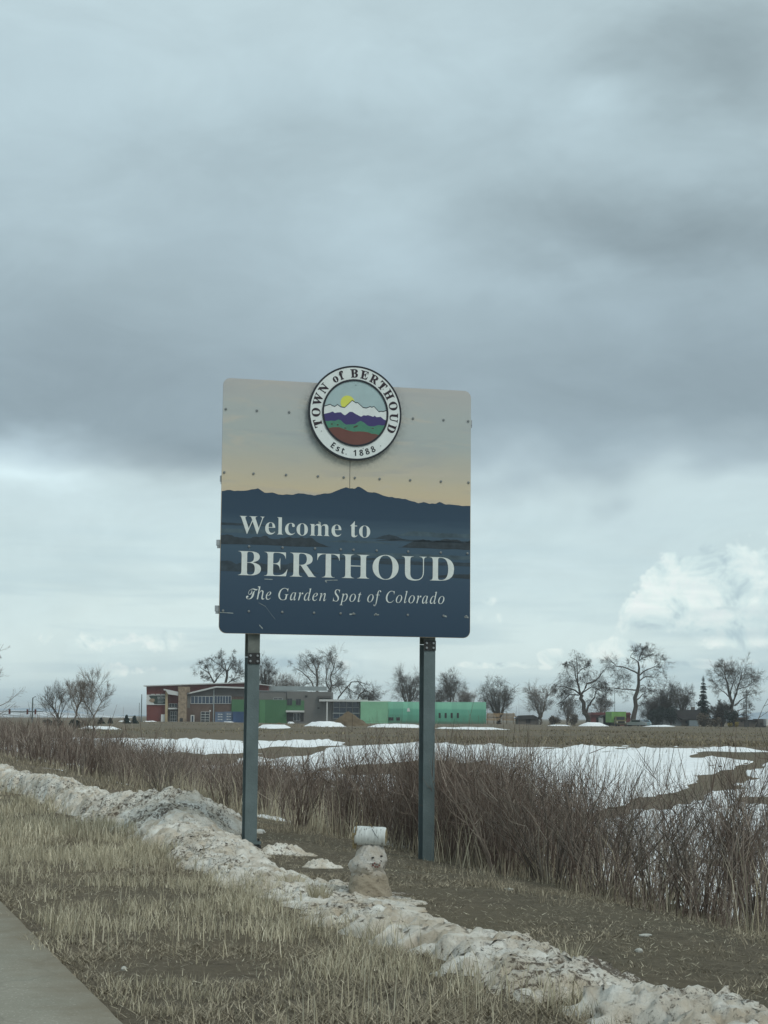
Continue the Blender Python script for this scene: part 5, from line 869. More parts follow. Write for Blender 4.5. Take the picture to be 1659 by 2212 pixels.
v, f = stems(xx, yy, r.uniform(0.2, 0.75, n), r.normal(0, .25, n), r.normal(0, .25, n), 0.0035 * (1 + yy / 30), 75, 3)
tag(kind(obj('snow_stubble', mesh_np('snow_stubble', v, f), M_brush2), 'stuff'), 'thin dry weeds poking through the snow in the hollow', 'weeds')
def shrub(px, py, Y, h, nst, spread, seed, label, m=M_brush2, rad=0.008):
    p = at(px, py, Y); x0, y0 = p.x, p.y; r = np.random.default_rng(seed)
    a = r.uniform(0, 2 * math.pi, nst); q = 0.16 * np.sqrt(r.random(nst)); l = spread * r.random(nst) ** 0.7
    z0 = g1(x0, y0); t = thing('shrub', label, 'shrub', (x0, y0, z0), 0, 'leafless shrubs in the ditch')
    hs = h * r.uniform(0.6, 1.05, nst) * (1 - 0.25 * l)
    v, f = stems(x0 + q * np.cos(a), y0 + q * np.sin(a), hs, np.cos(a) * l, np.sin(a) * l, rad * r.uniform(0.6, 1.3, nst), seed + 1, 0, 7, 4, 0.22)
    obj('stems', mesh_np('stems', v - np.array([x0, y0, z0]), f), m, t)
    v, f = stems(x0 + q * np.cos(a), y0 + q * np.sin(a), hs, np.cos(a) * l, np.sin(a) * l, rad * 0.7 * r.uniform(0.6, 1.3, nst), seed + 1, 11, 7, 3, 0.22)
    obj('twigs', mesh_np('twigs', v - np.array([x0, y0, z0]), f), m, t)
for a in ((1010, 1850, 24, 2.05, 16, 0.42, 1, 'tall thin shrub rising just right of the right post', M_brush, 0.008),
          (830, 1800, 26, 1.95, 14, 0.5, 2, 'open leafless shrub between the posts, its twigs reaching the green building', M_brush, 0.008),
          (1090, 1850, 21, 1.75, 30, 0.55, 3, 'dense reddish shrub to the right of the right post', M_brush, 0.008),
          (1190, 1860, 20, 1.55, 34, 0.8, 4, 'fan shaped dark shrub leaning over the snow, third from the right post', M_brush2, 0.008),
          (1310, 1880, 19, 1.5, 36, 0.85, 5, 'wide dark fan shaped shrub in front of the bare grass spit', M_brush2, 0.0075),
          (1420, 1880, 19.5, 1.65, 32, 0.7, 6, 'round dark shrub in front of the open snow at right', M_brush2, 0.0075),
          (1520, 1900, 18, 1.5, 30, 0.75, 7, 'low twiggy shrub second from the right edge', M_brush2, 0.007),
          (1640, 1900, 18, 1.95, 34, 0.55, 8, 'tall dark shrub cut by the right edge', M_brush2, 0.0075),
          (930, 1840, 25, 1.6, 24, 0.55, 9, 'brown shrub directly behind the right post', M_brush, 0.008),
          (640, 1790, 28, 1.5, 24, 0.6, 10, 'bushy shrub just right of the left post', M_brush, 0.008),
          (355, 1700, 40, 1.3, 24, 0.8, 11, 'grey shrub standing against the snow left of the left post', M_brush2, 0.011),
          (1250, 1800, 27, 1.5, 24, 0.7, 13, 'thin shrub further back on the snow, behind the wide fan', M_brush2, 0.008),
          (1480, 1790, 28, 1.7, 26, 0.6, 14, 'upright shrub further back on the snow at right', M_brush2, 0.008),
          (1590, 1740, 33, 1.8, 24, 0.6, 15, 'far small shrub standing on the snow by the right edge', M_brush2, 0.009)): shrub(*a)

# loose stones and bleached scraps on the verge
M_stone = mat('pale_stone', (0.50, 0.49, 0.44), 0.8, vary=0.35, vscale=30)
def stone(px, py, sx, sz, seed, label):
    d = ray(px, py); t = -1.5 / d.z
    for _ in range(6): t = (g1(d.x * t, d.y * t) - 1.5) / d.z
    x, y = d.x * t, d.y * t; r = random.Random(seed); vs = [(0, 0, sz)]; n = 8
    for la, q in ((0.75, 0.7), (0.25, 1.0), (-0.4, 0.9)):
        for k in range(n): s = r.uniform(0.8, 1.2) * q; vs.append((sx * s * math.cos(k * 2 * math.pi / n), sx * 0.7 * s * math.sin(k * 2 * math.pi / n), sz * la))
    fs = [(0, 1 + k, 1 + (k + 1) % n) for k in range(n)] + [(1 + r_ * n + k, 1 + (r_ + 1) * n + k, 1 + (r_ + 1) * n + (k + 1) % n, 1 + r_ * n + (k + 1) % n) for r_ in range(2) for k in range(n)]
    o = MB().quadmesh(vs, fs).build('stone', M_stone, None, (x, y, g1(x, y) + 0.005)); o.rotation_euler = (0, 0, r.uniform(0, 3)); tag(o, label, 'stone')
for a in ((945, 2107, 0.055, 0.018, 1, 'flat pale stone on the verge below the snow bank'), (267, 2096, 0.024, 0.02, 2, 'small round pale stone in the grass near the road edge'), (1852 * .5486 + 100, 2135, 0.03, 0.012, 3, 'thin pale chip of stone in the bare verge at lower right'), (1381, 2056, 0.03, 0.02, 4, 'white stone on the bare ground behind the right snow bank'), (1100, 1922, 0.06, 0.014, 5, 'flat pale stone on the dirt right of the snowman'), (1395, 2022, 0.05, 0.012, 6, 'long pale scrap on the bare ground at right'), (120, 2104, 0.02, 0.012, 7, 'small pale pebble at the brown road edge')): stone(*a)
# ================================================================== FAR TREES
M_bark = leafmat('grey_bark', (0.085, 0.075, 0.064), (0.115, 0.10, 0.084), (0.155, 0.135, 0.11), 0.2)
M_bark_dk = leafmat('dark_bark', (0.055, 0.049, 0.042), (0.08, 0.069, 0.058), (0.11, 0.094, 0.078), 0.2)
M_bark_lt = leafmat('pale_bark', (0.15, 0.125, 0.108), (0.20, 0.17, 0.145), (0.27, 0.235, 0.20), 0.2)
def poly_resample(pts, m):
    pts = np.asarray(pts, float); d = np.r_[0, np.cumsum(np.linalg.norm(np.diff(pts, axis=0), axis=1))]; t = np.linspace(0, d[-1], m)
    return np.stack([np.interp(t, d, pts[:, k]) for k in range(3)], -1)
def branch_level(P, R, L, n, lo, hi, ang, lf, up, r, m=5, wig=0.12, lvar=0.35):
    """n children on every parent polyline"""
    N, mp, _ = P.shape; idx = np.repeat(np.arange(N), n); K = N * n
    tt_ = r.uniform(lo, hi, K) * (mp - 1); i0 = np.minimum(tt_.astype(int), mp - 2); fr = (tt_ - i0)
    p0 = P[idx, i0] * (1 - fr)[:, None] + P[idx, i0 + 1] * fr[:, None]
    tg = P[idx, i0 + 1] - P[idx, i0]; tg /= np.linalg.norm(tg, axis=1, keepdims=True) + 1e-9
    rv_ = r.normal(0, 1, (K, 3)); pr = rv_ - (rv_ * tg).sum(1, keepdims=True) * tg; pr /= np.linalg.norm(pr, axis=1, keepdims=True) + 1e-9
    th = np.radians(ang) * r.uniform(0.55, 1.35, K)[:, None]; d = tg * np.cos(th) + pr * np.sin(th)
    Lc = L[idx] * lf * r.uniform(1 - lvar, 1 + lvar, K) * (1.15 - 0.45 * (tt_ / (mp - 1)))
    Rc = np.minimum((R[idx, i0] * (1 - fr) + R[idx, i0 + 1] * fr) * 0.62, Lc * 0.010 + 0.004)
    Q = np.zeros((K, m, 3)); Q[:, 0] = p0
    for s in range(1, m):
        d = d + r.normal(0, wig, (K, 3)) + np.array([0, 0, up])[None] / (m - 1); d /= np.linalg.norm(d, axis=1, keepdims=True)
        Q[:, s] = Q[:, s - 1] + d * (Lc / (m - 1))[:, None]
    RR = Rc[:, None] * (1 - 0.75 * np.linspace(0, 1, m))[None]
    return Q, RR, Lc
def make_tree(name, limbs, levels, label, m_, seed, base, twig_r=0.022, group='bare trees behind the buildings', trunk_n=1):
    """limbs: [(polyline, r0, r1)] world space; levels: per level (n, lo, hi, ang, lf, up, wig)"""
    r = np.random.default_rng(seed); t = thing(name, label, 'tree', base, 0, group); b = np.array(base)
    Ps = np.stack([poly_resample(p, 10) for p, _, _ in limbs]); j = r.normal(0, 1, Ps.shape); 
    Rs = np.stack([np.linspace(a, c, 10) for _, a, c in limbs]); Ls = np.linalg.norm(np.diff(Ps, axis=1), axis=2).sum(1)
    Ps[:, 1:] += j[:, 1:] * (Rs[:, 1:, None] * 0.45)
    v, f = tubes(Ps[:trunk_n], Rs[:trunk_n], 7); obj('trunk', mesh_np('trunk', v - b, f), m_, t)
    parts = []
    if len(limbs) > trunk_n: parts.append(tubes(Ps[trunk_n:], Rs[trunk_n:], 5))
    P, R, L = Ps, Rs, Ls; 
    if len(limbs) > trunk_n: P, R, L = Ps[trunk_n:], Rs[trunk_n:], Ls[trunk_n:]
    for k, (n, lo, hi, ang, lf, up, wig) in enumerate(levels):
        P, R, L = branch_level(P, R, L, n, lo, hi, ang, lf, up, r, 5 if k < len(levels) - 1 else 3, wig); R = np.maximum(R, twig_r * (1.0 if k < 2 else 0.6))
        parts.append(tubes(P, R, 3) if k < len(levels) - 1 else ribbons(P[:, [0, -1]], np.maximum(R[:, [0, -1]], twig_r), seed + 9))
    v, f = join(parts); obj('crown', mesh_np('crown', v - b, f), m_, t)
    return t
def auto_limbs(base, H, W_, r, nl, fork=0.3, r0=0.5, lean=0.0):
    b = np.array(base); top = b + np.array([lean * H, r.normal(0, 0.02) * H, H * fork]); limbs = [([b - np.array([0, 0, 0.5]), b + (top - b) * 0.5 + r.normal(0, 0.01 * H, 3), top], r0, r0 * 0.72)]
    for k in range(nl):
        a = 2 * math.pi * (k + r.uniform(-0.25, 0.25)) / nl + 0.6; ca, sa = math.cos(a), math.sin(a); q = r.uniform(0.55, 1.0)
        e = top + np.array([ca * W_ * q, sa * W_ * q * 0.8, (H - H * fork) * r.uniform(0.62, 0.92)]); md = top + np.array([ca * W_ * q * 0.55, sa * W_ * q * 0.4, (H - H * fork) * r.uniform(0.28, 0.42)])
        limbs.append(([top - np.array([0, 0, H * fork * r.uniform(0, 0.3)]), md, e], r0 * r.uniform(0.4, 0.62), r0 * 0.12))
    limbs.append(([top, top + np.array([r.normal(0, .06) * H, 0, (H - H * fork) * 0.5]), top + np.array([r.normal(0, .08) * H, 0, (H - H * fork) * 0.93])], r0 * 0.6, r0 * 0.12))
    return limbs
LV = [(6, 0.15, 0.98, 42, 0.44, 0.16, 0.12), (5, 0.10, 1.0, 40, 0.6, 0.14, 0.10), (4, 0.10, 1.0, 38, 0.7, 0.10, 0.08), (7, 0.05, 1.0, 34, 1.0, 0.08, 0.08)]
def tree(px, pyb, pyt, pxl, pxr, Y, nl, label, m_, seed, fork=0.3, r0=0.45, lv=LV, tw=0.012, lean=0.0, name='bare_tree', hidden=None, group='bare trees behind the buildings'):
    r = np.random.default_rng(seed); p = at(px, pyb, Y); x, y = p.x, p.y; z = g1(x, y)
    H = at(px, pyt, Y).z - z; W_ = (at(pxr, pyb, Y).x - at(pxl, pyb, Y).x) / 2 * 0.72
    return make_tree(name, auto_limbs((x, y, z), H * 0.94, W_, r, nl, fork, r0, lean), lv, label, m_, seed, (x, y, z), tw, group)
def pixel_tree(limbs, Y, lv, label, m_, seed, tw=0.012, name='bare_tree', dj=2.5, group='bare trees behind the buildings', trunk_n=1):
    r = np.random.default_rng(seed); out = []; unit = Y / 4000.0
    for k, (pts, w0, w1) in enumerate(limbs):
        dy = 0 if k < trunk_n else r.normal(0, dj); q = []
        for i, (a, c) in enumerate(pts): w = at(a, c, Y); q.append((w.x, w.y + dy * i / max(1, len(pts) - 1), w.z))
        out.append((q, w0 * unit * 0.5, w1 * unit * 0.5))
    b = out[0][0][0]; out[0] = ([(b[0], b[1], g1(b[0], b[1]) - 0.4)] + out[0][0], out[0][1], out[0][2]); return make_tree(name, out, lv, label, m_, seed, (b[0], b[1], g1(b[0], b[1])), tw, group, trunk_n)
def c5(x, y): return (1042.3 + x * .3717, 1371.5 + y * .3717)
def c3(x, y): return (274.3 + x * .2645, 1371.5 + y * .2645)
def c4(x, y): return (658.3 + x * .2645, 1371.5 + y * .2645)
def c8(x, y): return (1426.4 + x * .1402, 1415.4 + y * .1402)
LT = [(7, 0.12, 1.0, 46, 0.42, 0.12, 0.14), (5, 0.10, 1.0, 44, 0.58, 0.10, 0.10), (4, 0.10, 1.0, 40, 0.7, 0.06, 0.08), (8, 0.05, 1.0, 36, 1.0, 0.05, 0.08)]
pixel_tree([([c5(606, 512), c5(600, 440), c5(585, 400), c5(572, 352)], 11, 8), ([c5(600, 470), c5(612, 415), c5(640, 375), c5(655, 330)], 6, 2.5),
            ([c5(572, 352), c5(540, 250), c5(522, 185), c5(500, 150)], 4.5, 1), ([c5(572, 352), c5(556, 270), c5(553, 215), c5(550, 125)], 4.5, 1), ([c5(556, 225), c5(580, 195), c5(605, 190), c5(622, 150)], 2.5, .8),
            ([c5(572, 350), c5(610, 285), c5(665, 260), c5(720, 190)], 5.5, 1), ([c5(575, 355), c5(530, 318), c5(470, 300), c5(425, 298)], 4, 1), ([c5(560, 350), c5(510, 345), c5(470, 385), c5(440, 405)], 3, .8),
            ([c5(590, 330), c5(640, 300), c5(690, 320), c5(725, 350)], 3, .8), ([c5(655, 330), c5(690, 310), c5(725, 290)], 2, .7), ([c5(522, 185), c5(495, 170), c5(480, 160)], 1.5, .6), ([c5(655, 335), c5(690, 360), c5(700, 400)], 1.8, .6)],
           430, [(7, 0.15, 1.0, 48, 0.40, 0.02, 0.2), (6, 0.12, 1.0, 48, 0.52, -0.10, 0.2), (4, 0.15, 1.0, 46, 0.7, -0.5, 0.12), (7, 0.1, 1.0, 40, 1.2, -1.4, 0.10)], 'big spreading bare cottonwood with drooping twigs left of the green truck', M_bark_dk, 101, 0.013)
pixel_tree([([c5(882, 485), c5(880, 410), c5(888, 350), c5(905, 280), c5(903, 200), c5(908, 150)], 13, 3.5), ([c5(895, 320), c5(850, 318), c5(800, 312), c5(770, 310)], 3.5, 1), ([c5(903, 225), c5(870, 205), c5(830, 185), c5(790, 180), c5(745, 125)], 4, 1),
            ([c5(908, 150), c5(925, 110), c5(945, 70)], 2.5, .8), ([c5(906, 160), c5(880, 140), c5(850, 130), c5(880, 90)], 2.2, .8), ([c5(905, 240), c5(950, 205), c5(1000, 185), c5(1030, 160)], 3.5, 1), ([c5(908, 270), c5(950, 240), c5(1000, 245), c5(1030, 210)], 3, .8),
            ([c5(888, 390), c5(925, 350), c5(960, 330), c5(975, 325)], 3, 1), ([c5(905, 300), c5(940, 290), c5(975, 320)], 2, .7), ([c5(908, 150), c5(940, 130), c5(975, 110)], 2, .7), ([c5(820, 312), c5(825, 280), c5(835, 255)], 1.5, .6)],
           425, LT, 'tallest bare cottonwood with a thick straight trunk, right of the green truck', M_bark_dk, 102, 0.013)
pixel_tree([([c8(1145, 1000), c8(1100, 800), c8(1070, 630), c8(1030, 420)], 11, 4), ([c8(1030, 420), c8(1010, 300), c8(1025, 90)], 4, .8), ([c8(1020, 400), c8(950, 330), c8(870, 300), c8(790, 250)], 3, .8), ([c8(1010, 300), c8(950, 200), c8(920, 110)], 2.5, .7),
            ([c8(1070, 630), c8(1090, 480), c8(1150, 320), c8(1220, 240)], 3.5, .8), ([c8(1110, 770), c8(1180, 560), c8(1250, 380), c8(1300, 290), c8(1410, 285)], 5, 1), ([c8(1060, 640), c8(960, 560), c8(880, 520), c8(780, 490)], 3, .8),
            ([c8(1140, 780), c8(1250, 680), c8(1330, 620), c8(1390, 590)], 3.5, .8), ([c8(1140, 880), c8(1250, 830), c8(1350, 815)], 2.5, .7), ([c8(1200, 520), c8(1290, 500), c8(1380, 400)], 2.5, .7), ([c8(1030, 360), c8(1090, 290), c8(1130, 260)], 2, .7), ([c8(1100, 790), c8(1150, 600), c8(1200, 400), c8(1220, 200)], 3, .8), ([c8(1150, 960), c8(1230, 910), c8(1320, 905)], 2, .6)],
           430, LT, 'tall slender bare tree near the right edge beside a power pole', M_bark, 103, 0.013)
pixel_tree([([c3(810, 470), c3(808, 385), c3(812, 300)], 9, 5), ([c3(740, 440), c3(705, 385), c3(675, 320), c3(640, 290), c3(590, 265)], 5, 1), ([c3(715, 385), c3(750, 330), c3(790, 290)], 3.5, 1.5), ([c3(812, 300), c3(770, 250), c3(730, 230), c3(690, 200)], 3, .8), ([c3(812, 300), c3(840, 250), c3(870, 200), c3(860, 150)], 3, .8),
            ([c3(812, 295), c3(800, 240), c3(765, 170)], 2.5, .7), ([c3(820, 300), c3(880, 240), c3(930, 220)], 2.5, .7), ([c3(800, 400), c3(860, 370), c3(920, 340), c3(955, 330)], 3, .8), ([c3(675, 320), c3(650, 250), c3(625, 230)], 2, .7), ([c3(690, 350), c3(650, 340), c3(620, 330)], 1.5, .6), ([c3(820, 400), c3(880, 350), c3(900, 300)], 2, .7)],
           480, LT, 'twisted bare cottonwood rising behind the red roof left of the left post', M_bark_dk, 104, 0.013)
pixel_tree([([c4(105, 560), c4(108, 400), c4(105, 330), c4(95, 280)], 7, 4), ([c4(95, 280), c4(70, 230), c4(40, 190)], 3, .8), ([c4(100, 300), c4(120, 230), c4(125, 180)], 3, .8), ([c4(185, 560), c4(195, 440), c4(170, 370), c4(180, 300), c4(165, 230)], 5, 1), ([c4(215, 560), c4(210, 420), c4(215, 330), c4(240, 270), c4(250, 210)], 5, 1), ([c4(215, 330), c4(260, 300), c4(300, 260)], 2.5, .7),
            ([c4(80, 440), c4(60, 390), c4(20, 340), c4(-40, 290), c4(-95, 260)], 4, .8), ([c4(105, 350), c4(60, 300), c4(20, 240), c4(-20, 190)], 3, .7), ([c4(180, 300), c4(200, 240), c4(215, 190)], 2.5, .7), ([c4(210, 430), c4(260, 390), c4(290, 340)], 2.5, .7), ([c4(60, 390), c4(20, 400), c4(-30, 420)], 2, .6)],
           490, LT, 'wide many stemmed bare tree behind the grey wall between the posts', M_bark, 105, 0.013)
pixel_tree([([c4(260, 530), c4(300, 480), c4(345, 430), c4(375, 385), c4(430, 378), c4(490, 400)], 5, 1.5), ([c4(300, 480), c4(270, 420), c4(215, 400)], 2.5, .8), ([c4(420, 540), c4(450, 490), c4(490, 450), c4(540, 480), c4(590, 530)], 4, 1), ([c4(345, 430), c4(400, 470), c4(460, 500)], 2.5, .8), ([c4(430, 378), c4(470, 420), c4(500, 470)], 2, .6), ([c4(490, 490), c4(530, 500), c4(560, 540)], 2, .7), ([c4(375, 385), c4(360, 440), c4(370, 500)], 2, .6)],
           480, LT, 'bowed bare tree arching over the white flat roof', M_bark_dk, 106, 0.013)
LD = [(6, 0.12, 1.0, 40, 0.48, 0.15, 0.12), (5, 0.10, 1.0, 42, 0.6, 0.1, 0.10), (4, 0.10, 1.0, 42, 0.7, 0.05, 0.10), (9, 0.05, 1.0, 38, 1.0, 0.0, 0.08)]
for a in ((573, 1545, 1432, 552, 604, 480, 6, 'stubby bare tree poking above the roof just right of the left post', M_bark_dk, 111, 0.45, 0.7),
          (604, 1545, 1457, 590, 622, 500, 6, 'small brown bare tree behind the grey roof', M_bark_lt, 112, 0.3, 0.3),
          (628, 1545, 1464, 612, 642, 505, 5, 'low thin bare tree behind the roof screen', M_bark_lt, 122, 0.3, 0.25),
          (882, 1556, 1453, 848, 908, 470, 8, 'dense upright bare tree behind the green building left of the right post', M_bark, 113, 0.35, 0.55, LD),
          (973, 1556, 1457, 945, 1000, 470, 6, 'airy bare tree behind the green building right of the right post', M_bark, 114, 0.3, 0.35),
          (1005, 1556, 1488, 985, 1030, 490, 6, 'small hazy bare tree over the end of the green building', M_bark_lt, 115, 0.25, 0.3),
          (948, 1556, 1478, 930, 962, 480, 5, 'little bare tree beside the right post', M_bark, 116, 0.25, 0.3),
          (1078, 1558, 1478, 1038, 1122, 440, 9, 'broad dense bare tree right of the green building above the lumber', M_bark, 117, 0.15, 0.55, LD),
          (1168, 1560, 1486, 1130, 1206, 445, 7, 'round thin bare tree above the low shed', M_bark_lt, 118, 0.2, 0.35),
          (1225, 1562, 1510, 1205, 1250, 440, 6, 'low brushy bare tree left of the big cottonwood', M_bark_lt, 119, 0.15, 0.25),
          (1438, 1560, 1486, 1405, 1462, 440, 10, 'dark dense bare tree left of the dark roofed house', M_bark_dk, 120, 0.1, 0.55, LD),
          (1475, 1560, 1492, 1455, 1498, 450, 7, 'bare tree directly behind the dark roofed house', M_bark_dk, 121, 0.25, 0.4),
          (792, 1556, 1492, 770, 822, 490, 6, 'low bare tree behind the start of the green building', M_bark, 123, 0.2, 0.3),
          (1300, 1562, 1505, 1285, 1322, 460, 5, 'thin bare tree behind the red barn', M_bark_lt, 124, 0.2, 0.25),
          (1405, 1562, 1515, 1380, 1428, 445, 8, 'twiggy bush tree at the foot of the tallest cottonwood', M_bark, 125, 0.1, 0.35, LD)): tree(*a)
tree(1560, 1562, 1520, 1540, 1590, 425, 9, 'dark bushy thicket tree at the foot of the slender right tree', M_bark_dk, 126, 0.08, 0.5, LD, 0.02)
pixel_tree([([(1628, 1572), (1640, 1550), (1650, 1525), (1662, 1505)], 2.2, .8), ([(1640, 1550), (1652, 1538), (1670, 1528)], 1.2, .5), ([(1650, 1525), (1664, 1518), (1678, 1512)], 1, .5)], 300, [(4, .2, 1, 30, .35, .1, .15), (4, .2, 1, 35, .5, 0, .15)], 'pale leaning bare sapling at the right edge', M_bark_lt, 127, 0.014)
GL = 'bare trees at the left of the field'
LL = [(9, 0.12, 0.95, 36, 0.36, 0.5, 0.10), (7, 0.10, 1.0, 34, 0.6, 0.4, 0.08), (8, 0.05, 1.0, 30, 0.85, 0.3, 0.08)]
def cL(x, y): return (x * .1984, 1371.5 + y * .1984)
pixel_tree([([cL(650, 975), cL(640, 920), cL(620, 860)], 6, 4), ([cL(630, 900), cL(570, 800), cL(520, 720), cL(470, 660)], 3, .6), ([cL(630, 880), cL(640, 760), cL(655, 640), cL(650, 590)], 3, .6), ([cL(645, 920), cL(700, 800), cL(745, 730), cL(770, 690)], 2.5, .6), ([cL(620, 860), cL(560, 740), cL(530, 700), cL(540, 610)], 2.5, .6), ([cL(620, 930), cL(540, 860), cL(470, 800), cL(420, 760)], 2, .5), ([cL(600, 840), cL(590, 700), cL(580, 600)], 2, .5)], 205, LL, 'leftmost of the three bare trees beyond the brush at left', M_bark, 131, 0.0055, group=GL)
pixel_tree([([cL(800, 1030), cL(820, 930), cL(840, 810)], 5, 3.5), ([cL(840, 810), cL(800, 700), cL(760, 620), cL(740, 560)], 3, .6), ([cL(840, 810), cL(850, 700), cL(820, 600), cL(820, 540)], 3, .6), ([cL(838, 820), cL(900, 740), cL(960, 690), cL(1000, 640)], 3, .6), ([cL(850, 790), cL(890, 680), cL(920, 600), cL(930, 550)], 2.5, .6), ([cL(830, 870), cL(770, 760), cL(720, 660), cL(715, 580)], 2, .5), ([cL(960, 690), cL(985, 620), cL(980, 570)], 1.5, .5)], 175, LL, 'middle and densest of the three bare trees beyond the brush at left', M_bark_lt, 132, 0.0055, group=GL)
pixel_tree([([cL(1035, 1180), cL(1030, 1050), cL(1025, 930), cL(1020, 890)], 4.5, 3), ([cL(1022, 890), cL(990, 790), cL(965, 720), cL(990, 640)], 2.5, .5), ([cL(1022, 890), cL(1070, 790), cL(1110, 700), cL(1165, 620), cL(1165, 570)], 2.8, .5), ([cL(1100, 720), cL(1085, 620), cL(1060, 560), cL(1060, 510)], 2, .5), ([cL(1010, 1170), cL(1005, 1050), cL(1015, 950)], 3, 1.5), ([cL(1000, 820), cL(950, 760), cL(930, 680)], 1.8, .5)], 135, LL, 'rightmost and nearest of the three bare trees at left, with a forked top', M_bark_lt, 133, 0.0055, group=GL)
pixel_tree([([(-60, 1590), (-58, 1520), (-54, 1460)], 9, 6), ([(-56, 1540), (-25, 1532), (5, 1518), (33, 1490)], 3, .5), ([(-58, 1560), (-20, 1552), (15, 1535), (36, 1517)], 2.6, .5), ([(-55, 1470), (-32, 1440), (-10, 1415), (2, 1390)], 3, .5), ([(-54, 1470), (-25, 1455), (-5, 1440), (8, 1420)], 2.4, .5), ([(-56, 1490), (-25, 1482), (-2, 1470), (10, 1450)], 2.4, .5), ([(-54, 1460), (-80, 1420), (-95, 1370)], 4, .7), ([(-55, 1500), (-90, 1470), (-120, 1440)], 4, .7)], 150, [(5, .2, .95, 36, .24, .25, .14), (5, .15, 1, 38, .5, .2, .14), (3, .15, 1, 36, .6, .15, .14)], 'bare tree whose pale twigs just reach in from the left edge', M_bark_lt, 134, 0.0055, group=GL)

# evergreens
M_needle = leafmat('spruce_needles', (0.018, 0.032, 0.030), (0.030, 0.052, 0.046), (0.045, 0.072, 0.062), 0.5)
def conifer(px, pyb, pyt, hwpx, Y, seed, label, whorls=26, group=None):
    p = at(px, pyb, Y); x, y = p.x, p.y; z = g1(x, y); H = at(px, pyt, Y).z - z; Wd = hwpx * Y / 4000; r = np.random.default_rng(seed)
    t = thing('spruce_tree', label, 'tree', (x, y, z), 0, group)
    v, f = tubes(np.array([[[0, 0, -0.3], [0, 0, H * 0.5], [0, 0, H]]]), np.array([[H * 0.02, H * 0.012, 0.02]]), 6); obj('trunk', mesh_np('trunk', v, f), M_bark_dk, t)
    V = []; F = []; o = 0
    for w in range(whorls):
        q = (w + r.uniform(0, .7)) / whorls; zz = H * (0.06 + 0.92 * q); L = Wd * (1 - q) ** 0.85 * r.uniform(0.72, 1.12) + 0.12
        nb = 9 if q < 0.8 else 6; a0 = r.uniform(0, 6)
        for k in range(nb):
            a = a0 + k * 2 * math.pi / nb + r.uniform(-.25, .25); l = L * r.uniform(0.6, 1.15); ca, sa = math.cos(a), math.sin(a)
            for s in range(13):     # sprays of needles drooping along the branch
                q2 = 0.12 + 0.88 * (s + r.random()) / 13; c = np.array([ca * l * q2, sa * l * q2, zz + l * (0.10 * q2 - 0.28 * q2 * q2)])
                sz = l * 0.16 * (1.15 - 0.6 * q2) + 0.07; d1 = r.normal(0, 1, 3); d1[2] *= 0.4; d1 /= np.linalg.norm(d1); d2 = r.normal(0, 1, 3); d2[2] -= 0.7; d2 /= np.linalg.norm(d2)
                V += [c - d1 * sz, c + d1 * sz, c + d2 * sz * 1.5]; F.append((o, o + 1, o + 2)); o += 3
    obj('crown', mesh_np('crown', np.array(V), np.array(F)), M_needle, t)
conifer(1520, 1562, 1457, 21, 430, 1, 'tall dark blue green spruce beside the dark roofed house', 30)
conifer(273, 1565, 1544, 8, 330, 2, 'small dark pine left of the two light poles', 14, 'small pines by the red building')
conifer(290, 1565, 1545, 8, 330, 3, 'second small dark pine close against the light poles', 14, 'small pines by the red building')
conifer(218, 1568, 1550, 7, 300, 4, 'tiny dark evergreen right of the three bare trees', 12, 'small pines by the red building')
conifer(238, 1566, 1550, 5, 310, 5, 'narrow dark evergreen between the bare trees and the red building', 12, 'small pines by the red building')
# dark evergreen bushes round the house
def bush(px, pyb, pyt, hw, Y, seed, label, m_, n=1500, leaf=0.14):
    p = at(px, pyb, Y); x, y = p.x, p.y; z = g1(x, y); H = at(px, pyt, Y).z - z; Wd = hw * Y / 4000; r = np.random.default_rng(seed)
    t = thing('bush', label, 'bush', (x, y, z), 0, 'bushes around the far yard'); nl = 7
    cs = np.stack([r.uniform(-.6, .6, nl) * Wd, r.uniform(-.6, .6, nl) * Wd, r.uniform(.3, .72, nl) * H], -1); rs = r.uniform(.35, .6, nl)
    k = r.integers(0, nl, n); d = r.normal(0, 1, (n, 3)); d /= np.linalg.norm(d, axis=1, keepdims=True); rad = rs[k] * r.random(n) ** 0.35
    C = cs[k] + d * rad[:, None] * np.array([Wd, Wd, H * 0.75]); C[:, 2] = np.maximum(C[:, 2], 0.05)
    a = r.normal(0, 1, (n, 3)); a /= np.linalg.norm(a, axis=1, keepdims=True); b = r.normal(0, 1, (n, 3)); b /= np.linalg.norm(b, axis=1, keepdims=True); s = leaf * r.uniform(.6, 1.5, n)[:, None]
    V = np.stack([C - a * s, C + a * s, C + b * s * 1.6], 1).reshape(-1, 3); obj('crown', mesh_np('crown', V, np.arange(n * 3).reshape(-1, 3)), m_, t)
    P = np.stack([np.stack([cs * 0.0, cs * np.array([.5, .5, .5]), cs], 1)])[0]; v, f = tubes(P, np.tile([.08, .05, .02], (nl, 1)), 4); obj('stems', mesh_np('stems', v, f), M_bark_dk, t)
M_dkbush = leafmat('evergreen_bush', (0.022, 0.030, 0.028), (0.034, 0.044, 0.040), (0.052, 0.062, 0.055), 0.4)
M_ybush = leafmat('yellow_dry_bush', (0.20, 0.15, 0.045), (0.28, 0.22, 0.07), (0.35, 0.29, 0.11), 0.4)
M_brbush = leafmat('brown_dry_bush', (0.085, 0.070, 0.055), (0.12, 0.10, 0.075), (0.16, 0.13, 0.10), 0.4)
